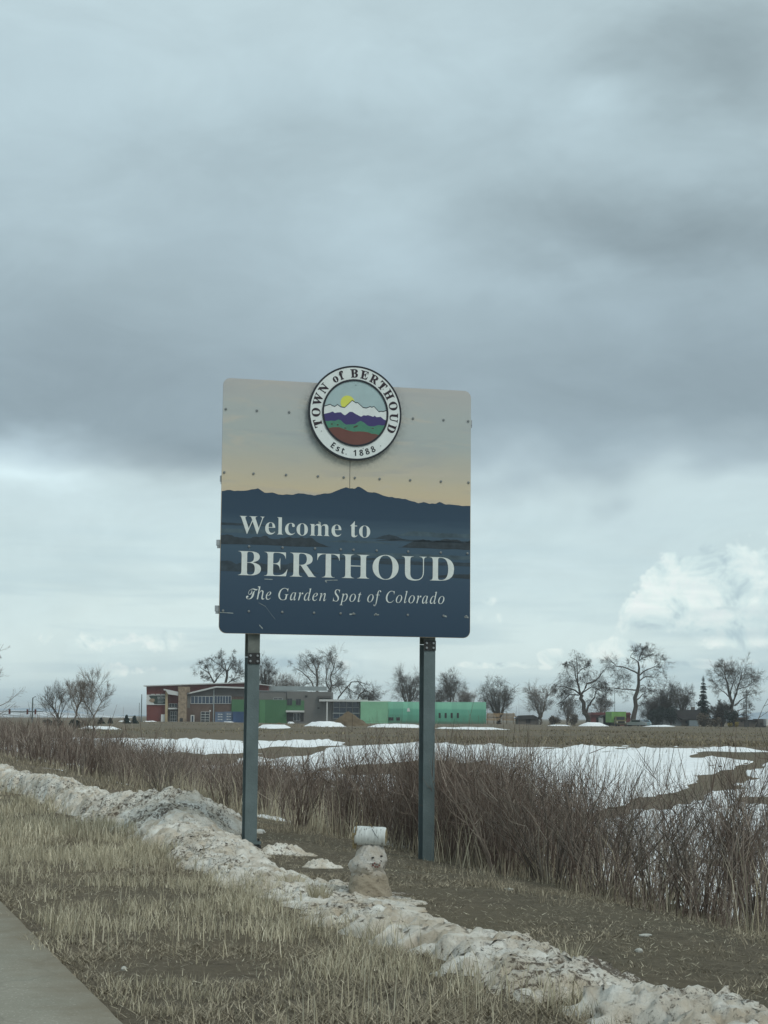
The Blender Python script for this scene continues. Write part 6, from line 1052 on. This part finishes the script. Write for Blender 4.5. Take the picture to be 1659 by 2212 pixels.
for a in ((1418, 1562, 1520, 22, 415, 1, 'large dark evergreen bush right of the tallest cottonwood', M_dkbush, 2600), (1450, 1560, 1525, 16, 420, 2, 'dark rounded bush in front of the grey gabled house', M_dkbush, 1800), (1522, 1566, 1540, 18, 405, 3, 'brown bush below the tall spruce', M_brbush, 1500),
          (1580, 1566, 1536, 16, 410, 4, 'dark bush under the slender right tree', M_dkbush, 1500), (1577, 1571, 1561, 6, 340, 5, 'yellow dry bush, the left of two near the right edge', M_ybush, 600, 0.07), (1591, 1571, 1559, 6, 342, 6, 'yellow dry bush, the right of two near the right edge', M_ybush, 600, 0.07),
          (1545, 1568, 1550, 14, 400, 7, 'low brown bush between the spruce and the yellow bushes', M_brbush, 900), (1195, 1564, 1545, 16, 420, 8, 'low brown scrub left of the big cottonwood', M_brbush, 900), (1235, 1564, 1543, 14, 425, 9, 'brown scrub at the foot of the drooping cottonwood', M_brbush, 900), (110, 1572, 1556, 22, 230, 10, 'dark low scrub under the left bare trees', M_dkbush, 1500, 0.1), (165, 1576, 1556, 14, 190, 11, 'dark scrub behind the middle left tree', M_dkbush, 1000, 0.09)): bush(*a)
# ================================================================== BUILDINGS
class Bld:
    """a building whose fronts are measured on the survey grid at Y metres; parts are boxes with real depth"""
    def __init__(self, name, label, cat, px, pyb, Y, zb=None):
        p = at(px, pyb, Y); self.Y = Y; self.o = Vector((p.x, Y, g1(p.x, Y) if zb is None else zb)); self.t = thing(name, label, cat, self.o)
    def xz(self, px, py, Y=None): p = at(px, py, Y or self.Y); return p.x - self.o.x, p.z - self.o.z
    def box(self, name, x0, y0, x1, y1, mt, proud=0.0, depth=0.3, parent=None, ground=False):
        """rectangle x0..x1, y0(top)..y1(bottom); front face `proud` metres ahead of the facade"""
        Y = self.Y - proud; xm = (x0 + x1) / 2
        ax, _ = self.xz(x0, (y0 + y1) / 2, Y); bx_, _ = self.xz(x1, (y0 + y1) / 2, Y); zt = self.xz(xm, y0, Y)[1]; zb = -0.6 if ground else self.xz(xm, y1, Y)[1]
        o = MB().box(ax, bx_, -proud, -proud + depth, zb, zt).build(name, mt, parent or self.t); return o
    def poly(self, name, pts, mt, proud=0.0, depth=0.3, parent=None):
        q = [self.xz(a, c, self.Y - proud) for a, c in pts]; return MB().prism(q, -proud, -proud + depth).build(name, mt, parent or self.t)
    def window(self, x0, y0, x1, y1, cols, rows, fm, gm, proud=0.06, bar=0.7, name='window', parent=None, skip=()):
        """frame with separate glass panes"""
        Y = self.Y - proud; ax, zb = self.xz(x0, y1, Y); bx_, zt = self.xz(x1, y0, Y); w = bar * self.Y / 4000
        mb = MB(); ws = (bx_ - ax) / cols; hs = (zt - zb) / rows
        for c in range(cols + 1): mb.box(ax + c * ws - w / 2, ax + c * ws + w / 2, -proud - 0.04, -proud + 0.06, zb - w / 2, zt + w / 2)
        for r_ in range(rows + 1):
            for c in range(cols): mb.box(ax + c * ws + w / 2, ax + (c + 1) * ws - w / 2, -proud - 0.035, -proud + 0.055, zb + r_ * hs - w / 2, zb + r_ * hs + w / 2)
        f = mb.build(name, fm, parent or self.t)
        for c in range(cols):
            for r_ in range(rows): MB().box(ax + c * ws + w / 2, ax + (c + 1) * ws - w / 2, -proud + 0.0, -proud + 0.03, zb + r_ * hs + w / 2, zb + (r_ + 1) * hs - w / 2).build('pane', gm, f)
        return f
B_red = mat('red_siding', (0.165, 0.040, 0.032), 0.7, vary=0.2, vscale=0.3)
B_roof = mat('white_fascia', (0.55, 0.55, 0.53), 0.5, vary=0.1)
B_stone = mat('tan_stone', (0.34, 0.26, 0.18), 0.9, col2=(0.17, 0.125, 0.09), vscale=1.6, bump=0.8, bscale=2.0)
B_tan = mat('tan_column', (0.42, 0.33, 0.20), 0.8, vary=0.2, vscale=0.5)
B_brick = mat('brown_brick', (0.130, 0.085, 0.065), 0.85, vary=0.3, vscale=0.5, bump=0.3, bscale=4)
B_grey = mat('grey_stucco', (0.165, 0.160, 0.150), 0.85, vary=0.12, vscale=0.3)
B_dkgrey = mat('dark_grey_siding', (0.095, 0.088, 0.082), 0.8, vary=0.15, vscale=0.4)
B_green = mat('green_panel', (0.058, 0.160, 0.068), 0.6, vary=0.15, vscale=0.2)
B_green_lt = mat('light_green_panel', (0.085, 0.22, 0.095), 0.6, vary=0.1, vscale=0.2)
B_frame = mat('white_window_frame', (0.52, 0.53, 0.52), 0.5)
B_glass = mat('blue_glass', (0.022, 0.045, 0.085), 0.12, vary=0.4, vscale=0.4, spec=0.6)
B_glass_dk = mat('dark_glass', (0.02, 0.025, 0.03), 0.15, vary=0.3, vscale=0.4, spec=0.6)
B_blue = mat('blue_container', (0.034, 0.075, 0.165), 0.6, vary=0.2, vscale=0.4)
B_ltblue = mat('pale_blue_container', (0.125, 0.170, 0.245), 0.6, vary=0.3, vscale=0.6)
B_white = mat('white_paint', (0.62, 0.62, 0.60), 0.6, vary=0.1)
B_banner = mat('dark_green_banner', (0.030, 0.050, 0.040), 0.6, vary=0.2)
B_steel = mat('grey_metal_screen', (0.30, 0.33, 0.33), 0.5, 0.2, vary=0.15, vscale=0.4)
B_dark = mat('dark_recess', (0.03, 0.028, 0.026), 0.8, vary=0.2)
def c6(x, y): return (296.2 + x * .1521, 1459.3 + y * .1521)

b = Bld('recreation_centre', 'long modern building with red, brown, green and grey walls and a stone chimney', 'building', 400, 1563, 430)
b.poly('red_wall', [(316.5, 1481.5), (527, 1475), (579, 1481), (579, 1575), (316.5, 1572)], B_red, 0.0, 24)
b.poly('roof', [(310, 1480.6), (527, 1473.2), (582, 1479.4), (582, 1481.2), (527, 1475.6), (310, 1482.8)], B_roof, 1.2, 26.5)
bn = b.box('banner', *c6(132, 272), *c6(400, 416), B_white, 0.25, 0.1)
b.poly('banner_field', [c6(165, 285), c6(398, 285), c6(398, 405), c6(245, 405)], B_banner, 0.30, 0.04, bn)
b.poly('banner_picture', [c6(165, 350), c6(200, 325), c6(245, 330), c6(250, 360), c6(225, 385), c6(190, 375)], B_stone, 0.34, 0.03, bn)
tcu = bpy.data.curves.new('banner_text', 'FONT'); tcu.body = 'EASTERN'; tcu.size = 1.0; tcu.extrude = 0.0
to = bpy.data.objects.new('banner_text', tcu); COL.objects.link(to); bpy.context.view_layer.update()
tme = bpy.data.meshes.new_from_object(to.evaluated_get(bpy.context.evaluated_depsgraph_get())); bpy.data.objects.remove(to)
xs_ = [q.co.x for q in tme.vertices]; ax, az = b.xz(*c6(292, 330)); bx_, bz = b.xz(*c6(395, 298)); tme.transform(Matrix(((( bx_ - ax) / (max(xs_)), 0, 0, ax), (0, 0, -1, -0.36), (0, (bz - az) / 0.7, 0, az), (0, 0, 0, 1))))
tme.materials.clear(); obj('lettering', tme, B_white, bn)
for k, (yy0, xe) in enumerate(((342, 380), (362, 390), (382, 370))): b.box('banner_line', *c6(292, yy0), *c6(xe, yy0 + 8), B_steel, 0.335, 0.03, bn)
for x0, x1 in ((198, 248), (268, 325), (340, 392)): b.box('banner_lamp', *c6(x0, 262), *c6(x1, 271), B_white, 0.6, 0.3)
b.box('column', *c6(398, 220), *c6(432, 690), B_tan, 1.6, 1.0, ground=True)
b.poly('canopy', [c6(376, 188), c6(585, 232), c6(585, 285), c6(440, 265), c6(410, 215), c6(376, 208)], B_roof, 2.2, 3.0)
ch = b.box('chimney', *c6(583, 162), *c6(700, 690), B_stone, 2.5, 3.0, ground=True)
b.box('chimney_cap', *c6(580, 158), *c6(742, 240), B_stone, 2.2, 2.0, ch)
b.box('fireplace', *c6(604, 604), *c6(650, 668), B_dark, 2.55, 0.3, ch)
b.window(*c6(452, 398), *c6(570, 448), 3, 1, B_frame, B_glass_dk, 0.08, 0.6)
b.box('porch_roof', *c6(440, 458), *c6(572, 478), B_roof, 1.5, 1.4)
b.box('dark_wall', *c6(440, 479), *c6(582, 690), B_dkgrey, 0.12, 0.1, ground=True)
b.window(*c6(468, 515), *c6(562, 668), 3, 3, B_frame, B_glass_dk, 0.2, 0.6, name='glass_door')
b.box('store_box', *c6(338, 552), *c6(392, 690), B_white, 1.0, 0.9, ground=True)
# brown wing
b.poly('brick_wall', [c6(705, 275), c6(1085, 195), c6(1085, 700), c6(705, 700)], B_brick, 0.6, 8)
b.poly('wing_wall', [c6(1087, 195), c6(1130, 175), c6(1560, 190), c6(1560, 700), c6(1087, 700)], B_brick, 0.4, 8)
b.poly('grey_gable', [c6(705, 262), c6(1085, 190), c6(1085, 290), c6(705, 290)], B_dkgrey, 0.7, 0.25)
b.box('grey_side', *c6(703, 270), *c6(752, 460), B_grey, 0.68, 0.2)
b.poly('grey_gable', [c6(1087, 190), c6(1130, 178), c6(1560, 190), c6(1560, 300), c6(1087, 290)], B_dkgrey, 0.5, 0.25)
b.poly('wing_roof', [c6(705, 248), c6(1120, 150), c6(1560, 165), c6(1560, 186), c6(1125, 172), c6(705, 268)], B_roof, 1.6, 9)
b.window(*c6(762, 296), *c6(1078, 396), 6, 1, B_frame, B_glass, 0.72, 0.9)
b.window(*c6(1097, 292), *c6(1335, 396), 6, 1, B_frame, B_glass, 0.52, 0.7)
b.box('drainpipe', *c6(1080, 195), *c6(1094, 660), B_steel, 0.9, 0.12)
dr = b.box('door', *c6(760, 560), *c6(812, 668), B_white, 0.75, 0.2)
b.box('door_glass', *c6(774, 572), *c6(799, 660), B_glass, 0.80, 0.04, dr)
b.window(*c6(905, 515), *c6(1028, 668), 2, 4, B_frame, B_glass_dk, 0.75, 0.8, name='glass_garage_door')
b.box('wall_lamp', *c6(1026, 490), *c6(1046, 512), B_white, 0.9, 0.25)
# green block and grey block
b.box('green_wall', 500, 1511.5, 619, 1575, B_green, 0.9, 10)
b.box('light_green_strip', 561, 1512, 572.5, 1563, B_green_lt, 0.98, 0.1)
b.box('grey_upper_wall', 500, 1493.5, 619, 1511.2, B_grey, 0.3, 10)
b.window(503, 1506, 526, 1511, 3, 1, B_frame, B_glass_dk, 0.36, 0.5); b.window(591, 1508, 610, 1511.3, 2, 1, B_frame, B_glass_dk, 0.36, 0.5)
b.box('parapet', 556, 1492, 662, 1493.6, B_steel, 0.5, 10)
b.box('roof_screen', 580, 1482.5, 706, 1491.8, B_steel, -4, 0.3)
b.box('grey_wall', 619.3, 1494, 716, 1575, B_grey, 0.6, 14)
b.box('green_inset', 619.6, 1513, 657, 1534.5, B_green, 0.66, 0.1)
b.window(620.5, 1509, 631, 1522.5, 2, 1, B_dkgrey, B_glass_dk, 0.74, 0.5); b.window(639.5, 1510, 650, 1522.5, 2, 1, B_dkgrey, B_glass_dk, 0.74, 0.5)
b.box('entrance_roof', 617.5, 1534.6, 657, 1538.6, B_roof, 2.0, 1.9)
b.box('entrance_recess', 619.7, 1539, 656, 1558, B_dark, 0.7, 0.1)
b.window(634, 1541, 648, 1557, 2, 1, B_frame, B_glass_dk, 0.8, 0.5, name='glass_door')
b.box('vent', 659, 1502, 664, 1506.5, B_dark, 0.72, 0.1); b.box('vent', 686, 1528, 690, 1531, B_dark, 0.72, 0.1)
b.box('upper_canopy', 686, 1503, 716, 1507.5, B_dkgrey, 1.6, 1.0)
b.box('white_roof', 689.5, 1511, 794, 1515.4, B_roof, 3.4, 16)
b.box('canopy_column', 705, 1515.6, 707.6, 1575, B_white, 3.2, 0.3)
b.box('end_wall', 716.2, 1515.6, 778, 1575, B_grey, 0.2, 12)
b.window(719.5, 1516.5, 776, 1551.5, 4, 3, B_frame, B_glass, 0.3, 0.8)
b.box('white_sill', 718, 1540.5, 777.5, 1542, B_white, 0.45, 0.1)

# second building, still in green sheathing
def sheath():
    m = bpy.data.materials.new('green_sheathing'); m.use_nodes = True; nt = m.node_tree; bs = nt.nodes['Principled BSDF']
    v = nt.nodes.new('ShaderNodeTexCoord').outputs['Object']; sp = nt.nodes.new('ShaderNodeSeparateXYZ'); nt.links.new(v, sp.inputs[0])
    n1 = noise(nt, vmth(nt, 'MULTIPLY', v, (0.5, 1, 0.3)), 0.8, 4, 0.6)
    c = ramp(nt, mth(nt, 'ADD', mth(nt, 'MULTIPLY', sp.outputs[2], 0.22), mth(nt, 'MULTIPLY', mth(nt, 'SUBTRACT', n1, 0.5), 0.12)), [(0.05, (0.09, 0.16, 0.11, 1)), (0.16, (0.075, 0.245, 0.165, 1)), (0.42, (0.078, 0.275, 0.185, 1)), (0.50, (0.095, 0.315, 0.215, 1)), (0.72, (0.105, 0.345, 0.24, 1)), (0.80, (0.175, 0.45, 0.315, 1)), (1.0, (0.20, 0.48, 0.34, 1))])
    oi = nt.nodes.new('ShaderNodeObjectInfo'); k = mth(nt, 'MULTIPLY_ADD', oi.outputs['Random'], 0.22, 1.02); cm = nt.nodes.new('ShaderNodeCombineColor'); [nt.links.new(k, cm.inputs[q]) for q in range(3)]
    nt.links.new(mix(nt, 1.0, c, cm.outputs[0], 'MULTIPLY'), bs.inputs['Base Color']); bs.inputs['Roughness'].default_value = 0.7; return m
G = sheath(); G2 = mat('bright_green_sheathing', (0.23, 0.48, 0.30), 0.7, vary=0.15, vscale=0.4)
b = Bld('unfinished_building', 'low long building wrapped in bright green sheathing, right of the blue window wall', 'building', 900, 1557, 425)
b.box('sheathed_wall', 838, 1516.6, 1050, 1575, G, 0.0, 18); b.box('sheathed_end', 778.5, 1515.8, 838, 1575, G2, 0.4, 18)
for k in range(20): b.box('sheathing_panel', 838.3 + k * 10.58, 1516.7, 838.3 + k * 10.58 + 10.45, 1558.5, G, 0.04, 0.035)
for k in range(5): b.box('sheathing_panel', 778.8 + k * 11.85, 1515.9, 778.8 + k * 11.85 + 11.7, 1558.5, G2, 0.44, 0.035)
b.box('roof_edge', 790, 1513.8, 845, 1516.3, B_white, -2.0, 10)
for x in (947.5, 960.5, 973.5, 986.8): b.box('window', x, 1540, x + 4.4, 1551.2, B_dark, 0.09, 0.1)
b.box('window', 839, 1549.5, 850, 1556.5, B_dark, 0.09, 0.1); b.box('window', 856, 1549.5, 864, 1556.5, B_dark, 0.09, 0.1)
b.poly('paper_patch', [(879, 1537), (880, 1530), (884, 1529), (886, 1537)], B_white, 0.09, 0.03)

# shipping containers by the brown wing
def container(px0, px1, y0, Y, mt, label, doors):
    c = Bld('shipping_container', label, 'container', (px0 + px1) / 2, 1562, Y); p0 = c.xz(px0, 1550)[0]; p1 = c.xz(px1, 1550)[0]; h = c.xz(px0, y0)[1]
    MB().box(p0, p1, 0, 2.4, 0.0, h).build('body', mt, c.t); n = max(6, int((p1 - p0) / 0.45)); w = (p1 - p0) / n
    for k in range(n): MB().box(p0 + (k + 0.15) * w, p0 + (k + 0.6) * w, -0.04, -0.001, 0.1, h - 0.1).build('rib', mt, c.t)
    MB().box(p0 - 0.02, p1 + 0.02, -0.055, 2.42, h + 0.001, h + 0.10).build('top_rail', mt, c.t)
    if doors:
        for a in (0.32, 0.62):
            for zz in (0.30, 0.55, 0.78): MB().box(p0 + (p1 - p0) * a, p0 + (p1 - p0) * (a + 0.22), -0.07, -0.045, h * zz, h * zz + 0.16).build('marking', B_white, c.t)
container(464.5, 483.5, 1538.5, 420, B_ltblue, 'pale blue shipping container, the left one by the brown wing', True)
container(484, 502, 1538, 420, B_ltblue, 'pale blue shipping container beside the dark blue one', True)
container(502.6, 545, 1538, 419, B_blue, 'long dark blue shipping container partly behind the left post', False)

# right hand yard
B_wood = mat('raw_lumber', (0.36, 0.25, 0.145), 0.85, vary=0.4, vscale=0.6)
c = Bld('lumber_stack', 'stack of tan lumber beside the green building', 'lumber', 1080, 1560, 420)
rg = random.Random(2)
for k in range(6):
    for s in range(2):
        xa = 1051 + s * 32 + rg.uniform(-1, 2); c.box('plank', xa, 1541 + k * 2.6, xa + rg.uniform(26, 31), 1543.2 + k * 2.6, B_wood, rg.uniform(0, 0.5), 1.6)
for x in (1053, 1066, 1080, 1094, 1108): c.box('post', x, 1539.5, x + 1.3, 1566, B_wood, -1.8, 0.2)
B_shed = mat('dark_shingle', (0.055, 0.052, 0.052), 0.9, vary=0.3, vscale=0.5); B_oldwood = mat('grey_boards', (0.14, 0.125, 0.11), 0.9, vary=0.35, vscale=0.7)
c = Bld('low_shed', 'low dark roofed shed left of the big drooping cottonwood', 'shed', 1140, 1563, 430)
c.box('wall', 1118, 1551, 1164, 1575, B_oldwood, 0, 6); c.poly('roof', [(1114, 1553), (1124, 1545.5), (1152, 1544.5), (1167, 1551.5), (1167, 1553)], B_shed, 0.5, 7); c.box('door', 1136, 1554, 1146, 1562, B_dark, 0.05, 0.1)
c = Bld('red_barn', 'faded red barn behind the green truck', 'barn', 1310, 1562, 445)
c.box('wall', 1277, 1543.5, 1362, 1575, mat('faded_red', (0.22, 0.075, 0.075), 0.8, vary=0.2, vscale=0.4), 0, 10); c.poly('roof', [(1275.5, 1544.2), (1278, 1538.8), (1361, 1538.8), (1364, 1544.2)], mat('red_metal_roof', (0.20, 0.065, 0.065), 0.7, vary=0.2), 0.6, 11); c.box('door', 1288, 1550, 1296, 1562, B_dark, 0.06, 0.1)
c = Bld('open_shed', 'open white sided shed between the red barn and the green truck', 'shed', 1312, 1563, 432)
c.box('side_wall', 1298.5, 1548, 1303, 1575, B_white, 0, 5); c.poly('roof', [(1298, 1548.5), (1306, 1544), (1328, 1543.5), (1328, 1546), (1308, 1546.5), (1299, 1550.5)], B_shed, 0.4, 6); c.box('back_wall', 1303.4, 1547, 1327, 1575, B_dark, -4, 0.3)
c = Bld('farm_house', 'dark roofed house with a pale grey gable left of the spruce', 'house', 1475, 1564, 425)
c.poly('gable_wall', [(1430, 1575), (1430, 1556), (1447, 1535.5), (1472, 1560), (1472, 1575)], mat('pale_grey_siding', (0.17, 0.19, 0.20), 0.8, vary=0.2, vscale=0.5), 1.5, 6)
c.box('wall', 1472.4, 1552, 1511, 1575, B_oldwood, 0, 6); c.poly('roof', [(1445, 1534.2), (1513, 1533), (1516, 1554), (1474, 1555)], B_shed, 0.8, 7.5); c.poly('gable_roof', [(1427, 1558), (1446.5, 1533.2), (1449, 1534), (1475, 1560), (1472, 1560.5), (1447, 1536.3), (1430, 1558.5)], B_shed, 2.0, 7)
c.box('chimney', 1494, 1527, 1501, 1535, B_oldwood, -2, 1.2); c.box('window', 1481, 1557.5, 1487, 1563, B_glass_dk, 0.05, 0.1); c.box('door', 1497, 1556.5, 1502, 1568, B_white, 0.05, 0.1); c.box('window', 1445, 1549, 1450, 1555, B_glass_dk, 1.55, 0.1)
c.box('porch_box', 1489, 1556, 1509, 1575, mat('pale_blue_siding', (0.20, 0.24, 0.26), 0.8, vary=0.2), 2.2, 2.0)
c = Bld('far_house', 'low brown outbuilding behind the slender right tree', 'building', 1600, 1566, 440); c.box('wall', 1593, 1552.5, 1615, 1580, B_oldwood, 0, 8); c.poly('roof', [(1591, 1553), (1597, 1549.5), (1613, 1549.5), (1617, 1553)], mat('brown_roof', (0.11, 0.075, 0.065), 0.9), 0.5, 9); c.box('window', 1600, 1556, 1604, 1560, B_dark, 0.05, 0.1)
c = Bld('grey_shed', 'dark grey flat roofed shed at the right edge', 'shed', 1635, 1568, 430); c.box('wall', 1618, 1557, 1637, 1585, B_oldwood, 0, 6); c.box('roof', 1616, 1554.5, 1638, 1557, B_shed, 0.5, 7); c.box('tall_part', 1637.5, 1553, 1655, 1585, B_dkgrey, 0.8, 6); c.box('window', 1642, 1561, 1647, 1565.5, B_dark, 0.85, 0.1)
c = Bld('white_trailer', 'white trailer cut off by the right edge', 'trailer', 1662, 1568, 425); c.box('body', 1655.6, 1553, 1690, 1567.5, B_white, 0, 3)
for x in (1661, 1682): c.box('wheel', x, 1567.6, x + 4, 1573, B_dark, 0.0, 0.4)

# green box truck, seen from the front
M_tyre = mat('tyre_rubber', (0.02, 0.02, 0.02), 0.9); M_tgreen = mat('truck_green', (0.19, 0.36, 0.11), 0.5, vary=0.3, vscale=0.9); M_cab = mat('truck_tan', (0.21, 0.19, 0.10), 0.6, vary=0.4, vscale=1.2)
p = at(1340, 1570, 385); t = thing('box_truck', 'bright green box truck parked facing the camera by the tall trees', 'truck', (p.x, 385, g1(p.x, 385)), math.radians(6))
MB().box(-1.5, 1.5, 1.2, 7.0, 0.9, 3.05).build('cargo_box', M_tgreen, t); MB().box(-1.54, 1.54, 1.16, 7.05, 3.052, 3.12).build('box_trim', M_tgreen, t)
cb = MB().prism([(-1.05, 0.55), (1.05, 0.55), (1.05, 1.55), (0.92, 2.15), (-0.92, 2.15), (-1.05, 1.55)], -0.2, 1.15).build('cab', M_cab, t); MB().box(-1.0, 1.0, -0.9, -0.21, 0.55, 1.35).build('bonnet', M_cab, t)
MB().box(-0.86, 0.86, -0.24, -0.205, 1.45, 2.05).build('windscreen', B_glass_dk, cb)
MB().box(-0.72, 0.72, -0.95, -0.905, 0.72, 1.18).build('grille', B_dark, t); MB().box(-1.12, 1.12, -1.02, -0.91, 0.42, 0.54).build('bumper', B_dark, t)
for s in (-1, 1):
    MB().cyl((s * 0.86, -0.905, 1.0), (s * 0.86, -0.96, 1.0), 0.11, None, 10).build('headlight', B_white, t); MB().box(s * 1.22 - 0.09, s * 1.22 + 0.09, -0.1, 0.0, 1.45, 1.85).build('mirror', B_dark, t)
    for yw in (-0.45, 5.6): MB().cyl((s * 0.98 - 0.14, yw, 0.42), (s * 0.98 + 0.14, yw, 0.42), 0.42, None, 14).build('wheel', M_tyre, t)
def car(px, Y, mt, rz, label):
    p = at(px, 1566, Y); t = thing('parked_car', label, 'car', (p.x, Y, g1(p.x, Y)), rz, 'cars parked by the tall trees')
    mb = MB(); prof = [(-2.1, 0.35), (2.15, 0.35), (2.2, 0.8), (1.3, 0.95), (0.7, 1.45), (-1.0, 1.48), (-1.75, 1.0), (-2.15, 0.92)]
    bd = MB().prism(prof, -0.85, 0.85); bd.v = [(y, x, z) for x, y, z in bd.v]; bd.f = [f[::-1] for f in bd.f]; bd.build('body', mt, t)
    MB().quadmesh([(-0.7, 1.26, 1.0), (0.7, 1.26, 1.0), (0.62, 0.76, 1.42), (-0.62, 0.76, 1.42)], [(0, 3, 2, 1)]).build('rear_window', B_glass_dk, t)
    MB().quadmesh([(-0.7, -1.72, 1.05), (0.7, -1.72, 1.05), (0.62, -1.06, 1.46), (-0.62, -1.06, 1.46)], [(0, 1, 2, 3)]).build('windscreen', B_glass_dk, t)
    for s in (-1, 1):
        MB().box(s * 0.6 - 0.15, s * 0.6 + 0.15, -2.19, -2.14, 0.66, 0.84).build('headlight', B_white, t); MB().box(min(s * .852, s * .862), max(s * .852, s * .862), -1.0, 0.8, 1.0, 1.36).build('side_window', B_glass_dk, t)
        for yw in (-1.35, 1.4): MB().cyl((s * 0.72 - 0.1, yw, 0.33), (s * 0.72 + 0.1, yw, 0.33), 0.33, None, 14).build('wheel', M_tyre, t)
car(1374, 392, mat('silver_car_paint', (0.32, 0.35, 0.36), 0.35, 0.4, vary=0.1), math.radians(70), 'silver parked car just right of the green truck')
car(1391, 396, mat('pale_blue_car_paint', (0.26, 0.38, 0.42), 0.35, 0.3, vary=0.1), math.radians(15), 'pale blue parked car right of the silver one')

# poles
M_pole = mat('pole_wood', (0.075, 0.07, 0.062), 0.85, vary=0.3, vscale=1.0); M_gpole = mat('grey_pole', (0.12, 0.145, 0.145), 0.5, 0.3, vary=0.1)
def pole(name, px, y0, y1, Y, w, label, cat, arm=None, mt=None, group=None):
    p = at(px, y1, Y); z0 = g1(p.x, Y); zt = at(px, y0, Y).z - z0; t = thing(name, label, cat, (p.x, Y, z0), 0, group); r = w * Y / 8000
    MB().cyl((0, 0, -0.5), (0, 0, zt), r, r * 0.75, 8).build('shaft', mt or M_pole, t)
    if arm:
        for dz, l in arm: MB().box(-l, l, -0.08 - r, -r, zt - dz, zt - dz + 0.14).build('crossarm', mt or M_pole, t); [MB().cyl((s * l * 0.85, -r, zt - dz + 0.141), (s * l * 0.85, -r, zt - dz + 0.34), 0.05, 0.03, 6).build('insulator', M_gpole, t) for s in (-1, 1)]
    return t
pole('light_pole', 304.8, 1500, 1568, 400, 2.4, 'thick dark pole left of the red building', 'pole', None, M_gpole); pole('light_pole', 300, 1518, 1566, 430, 1.3, 'thinner pole just left of the thick dark pole', 'pole', None, M_gpole)
pole('utility_pole', 1613, 1489, 1568, 420, 2.0, 'wooden power pole at the right edge in front of the slender tree', 'pole', [(0.7, 0.9)]); pole('utility_pole', 1328, 1485.5, 1560, 440, 1.1, 'thin pole with a crossarm between the two tallest trees', 'pole', [(0.15, 1.4)], M_gpole); pole('utility_pole', 1499.5, 1503, 1545, 470, 0.9, 'thin pole just left of the spruce', 'pole', None, M_gpole)
# traffic signal beyond the brush at left
Y = 330; p = at(69, 1570, Y); z0 = g1(p.x, Y); un = Y / 4000
t = thing('traffic_signal', 'tall mast with a long arm of traffic signals beyond the brush at left', 'traffic signal', (p.x, Y, z0)); H = at(69, 1507, Y).z - z0; ha = at(69, 1537, Y).z - z0
MB().cyl((0, 0, -0.5), (0, 0, H), 0.16, 0.10, 8).build('mast', M_gpole, t); MB().cyl((-51 * un, 0, ha - 0.1), (0, 0, ha), 0.06, 0.09, 6).cyl((0, 0, ha), (24 * un, 0, ha + 0.05), 0.09, 0.06, 6).build('arm', M_gpole, t)
MB().cyl((0, 0, H - 0.1), (4 * un, 0, H + 0.15), 0.06, 0.05, 6).box(4 * un, 6.5 * un, -0.12, 0.12, H + 0.08, H + 0.22).build('lamp_arm', M_gpole, t)
M_sig = mat('signal_housing', (0.075, 0.045, 0.04), 0.7, vary=0.2); M_lens = mat('signal_lens', (0.16, 0.03, 0.025), 0.4)
for dx in (-48.5, -10, 7):
    hd = MB().box(dx * un - 0.16, dx * un + 0.16, -0.32, -0.11, ha - 0.50, ha + 0.40).build('signal_head', M_sig, t)
    for k in range(3): MB().cyl((dx * un, -0.3205, ha - 0.37 + k * 0.31), (dx * un, -0.36, ha - 0.37 + k * 0.31), 0.11, None, 8).build('lens', M_lens, hd)
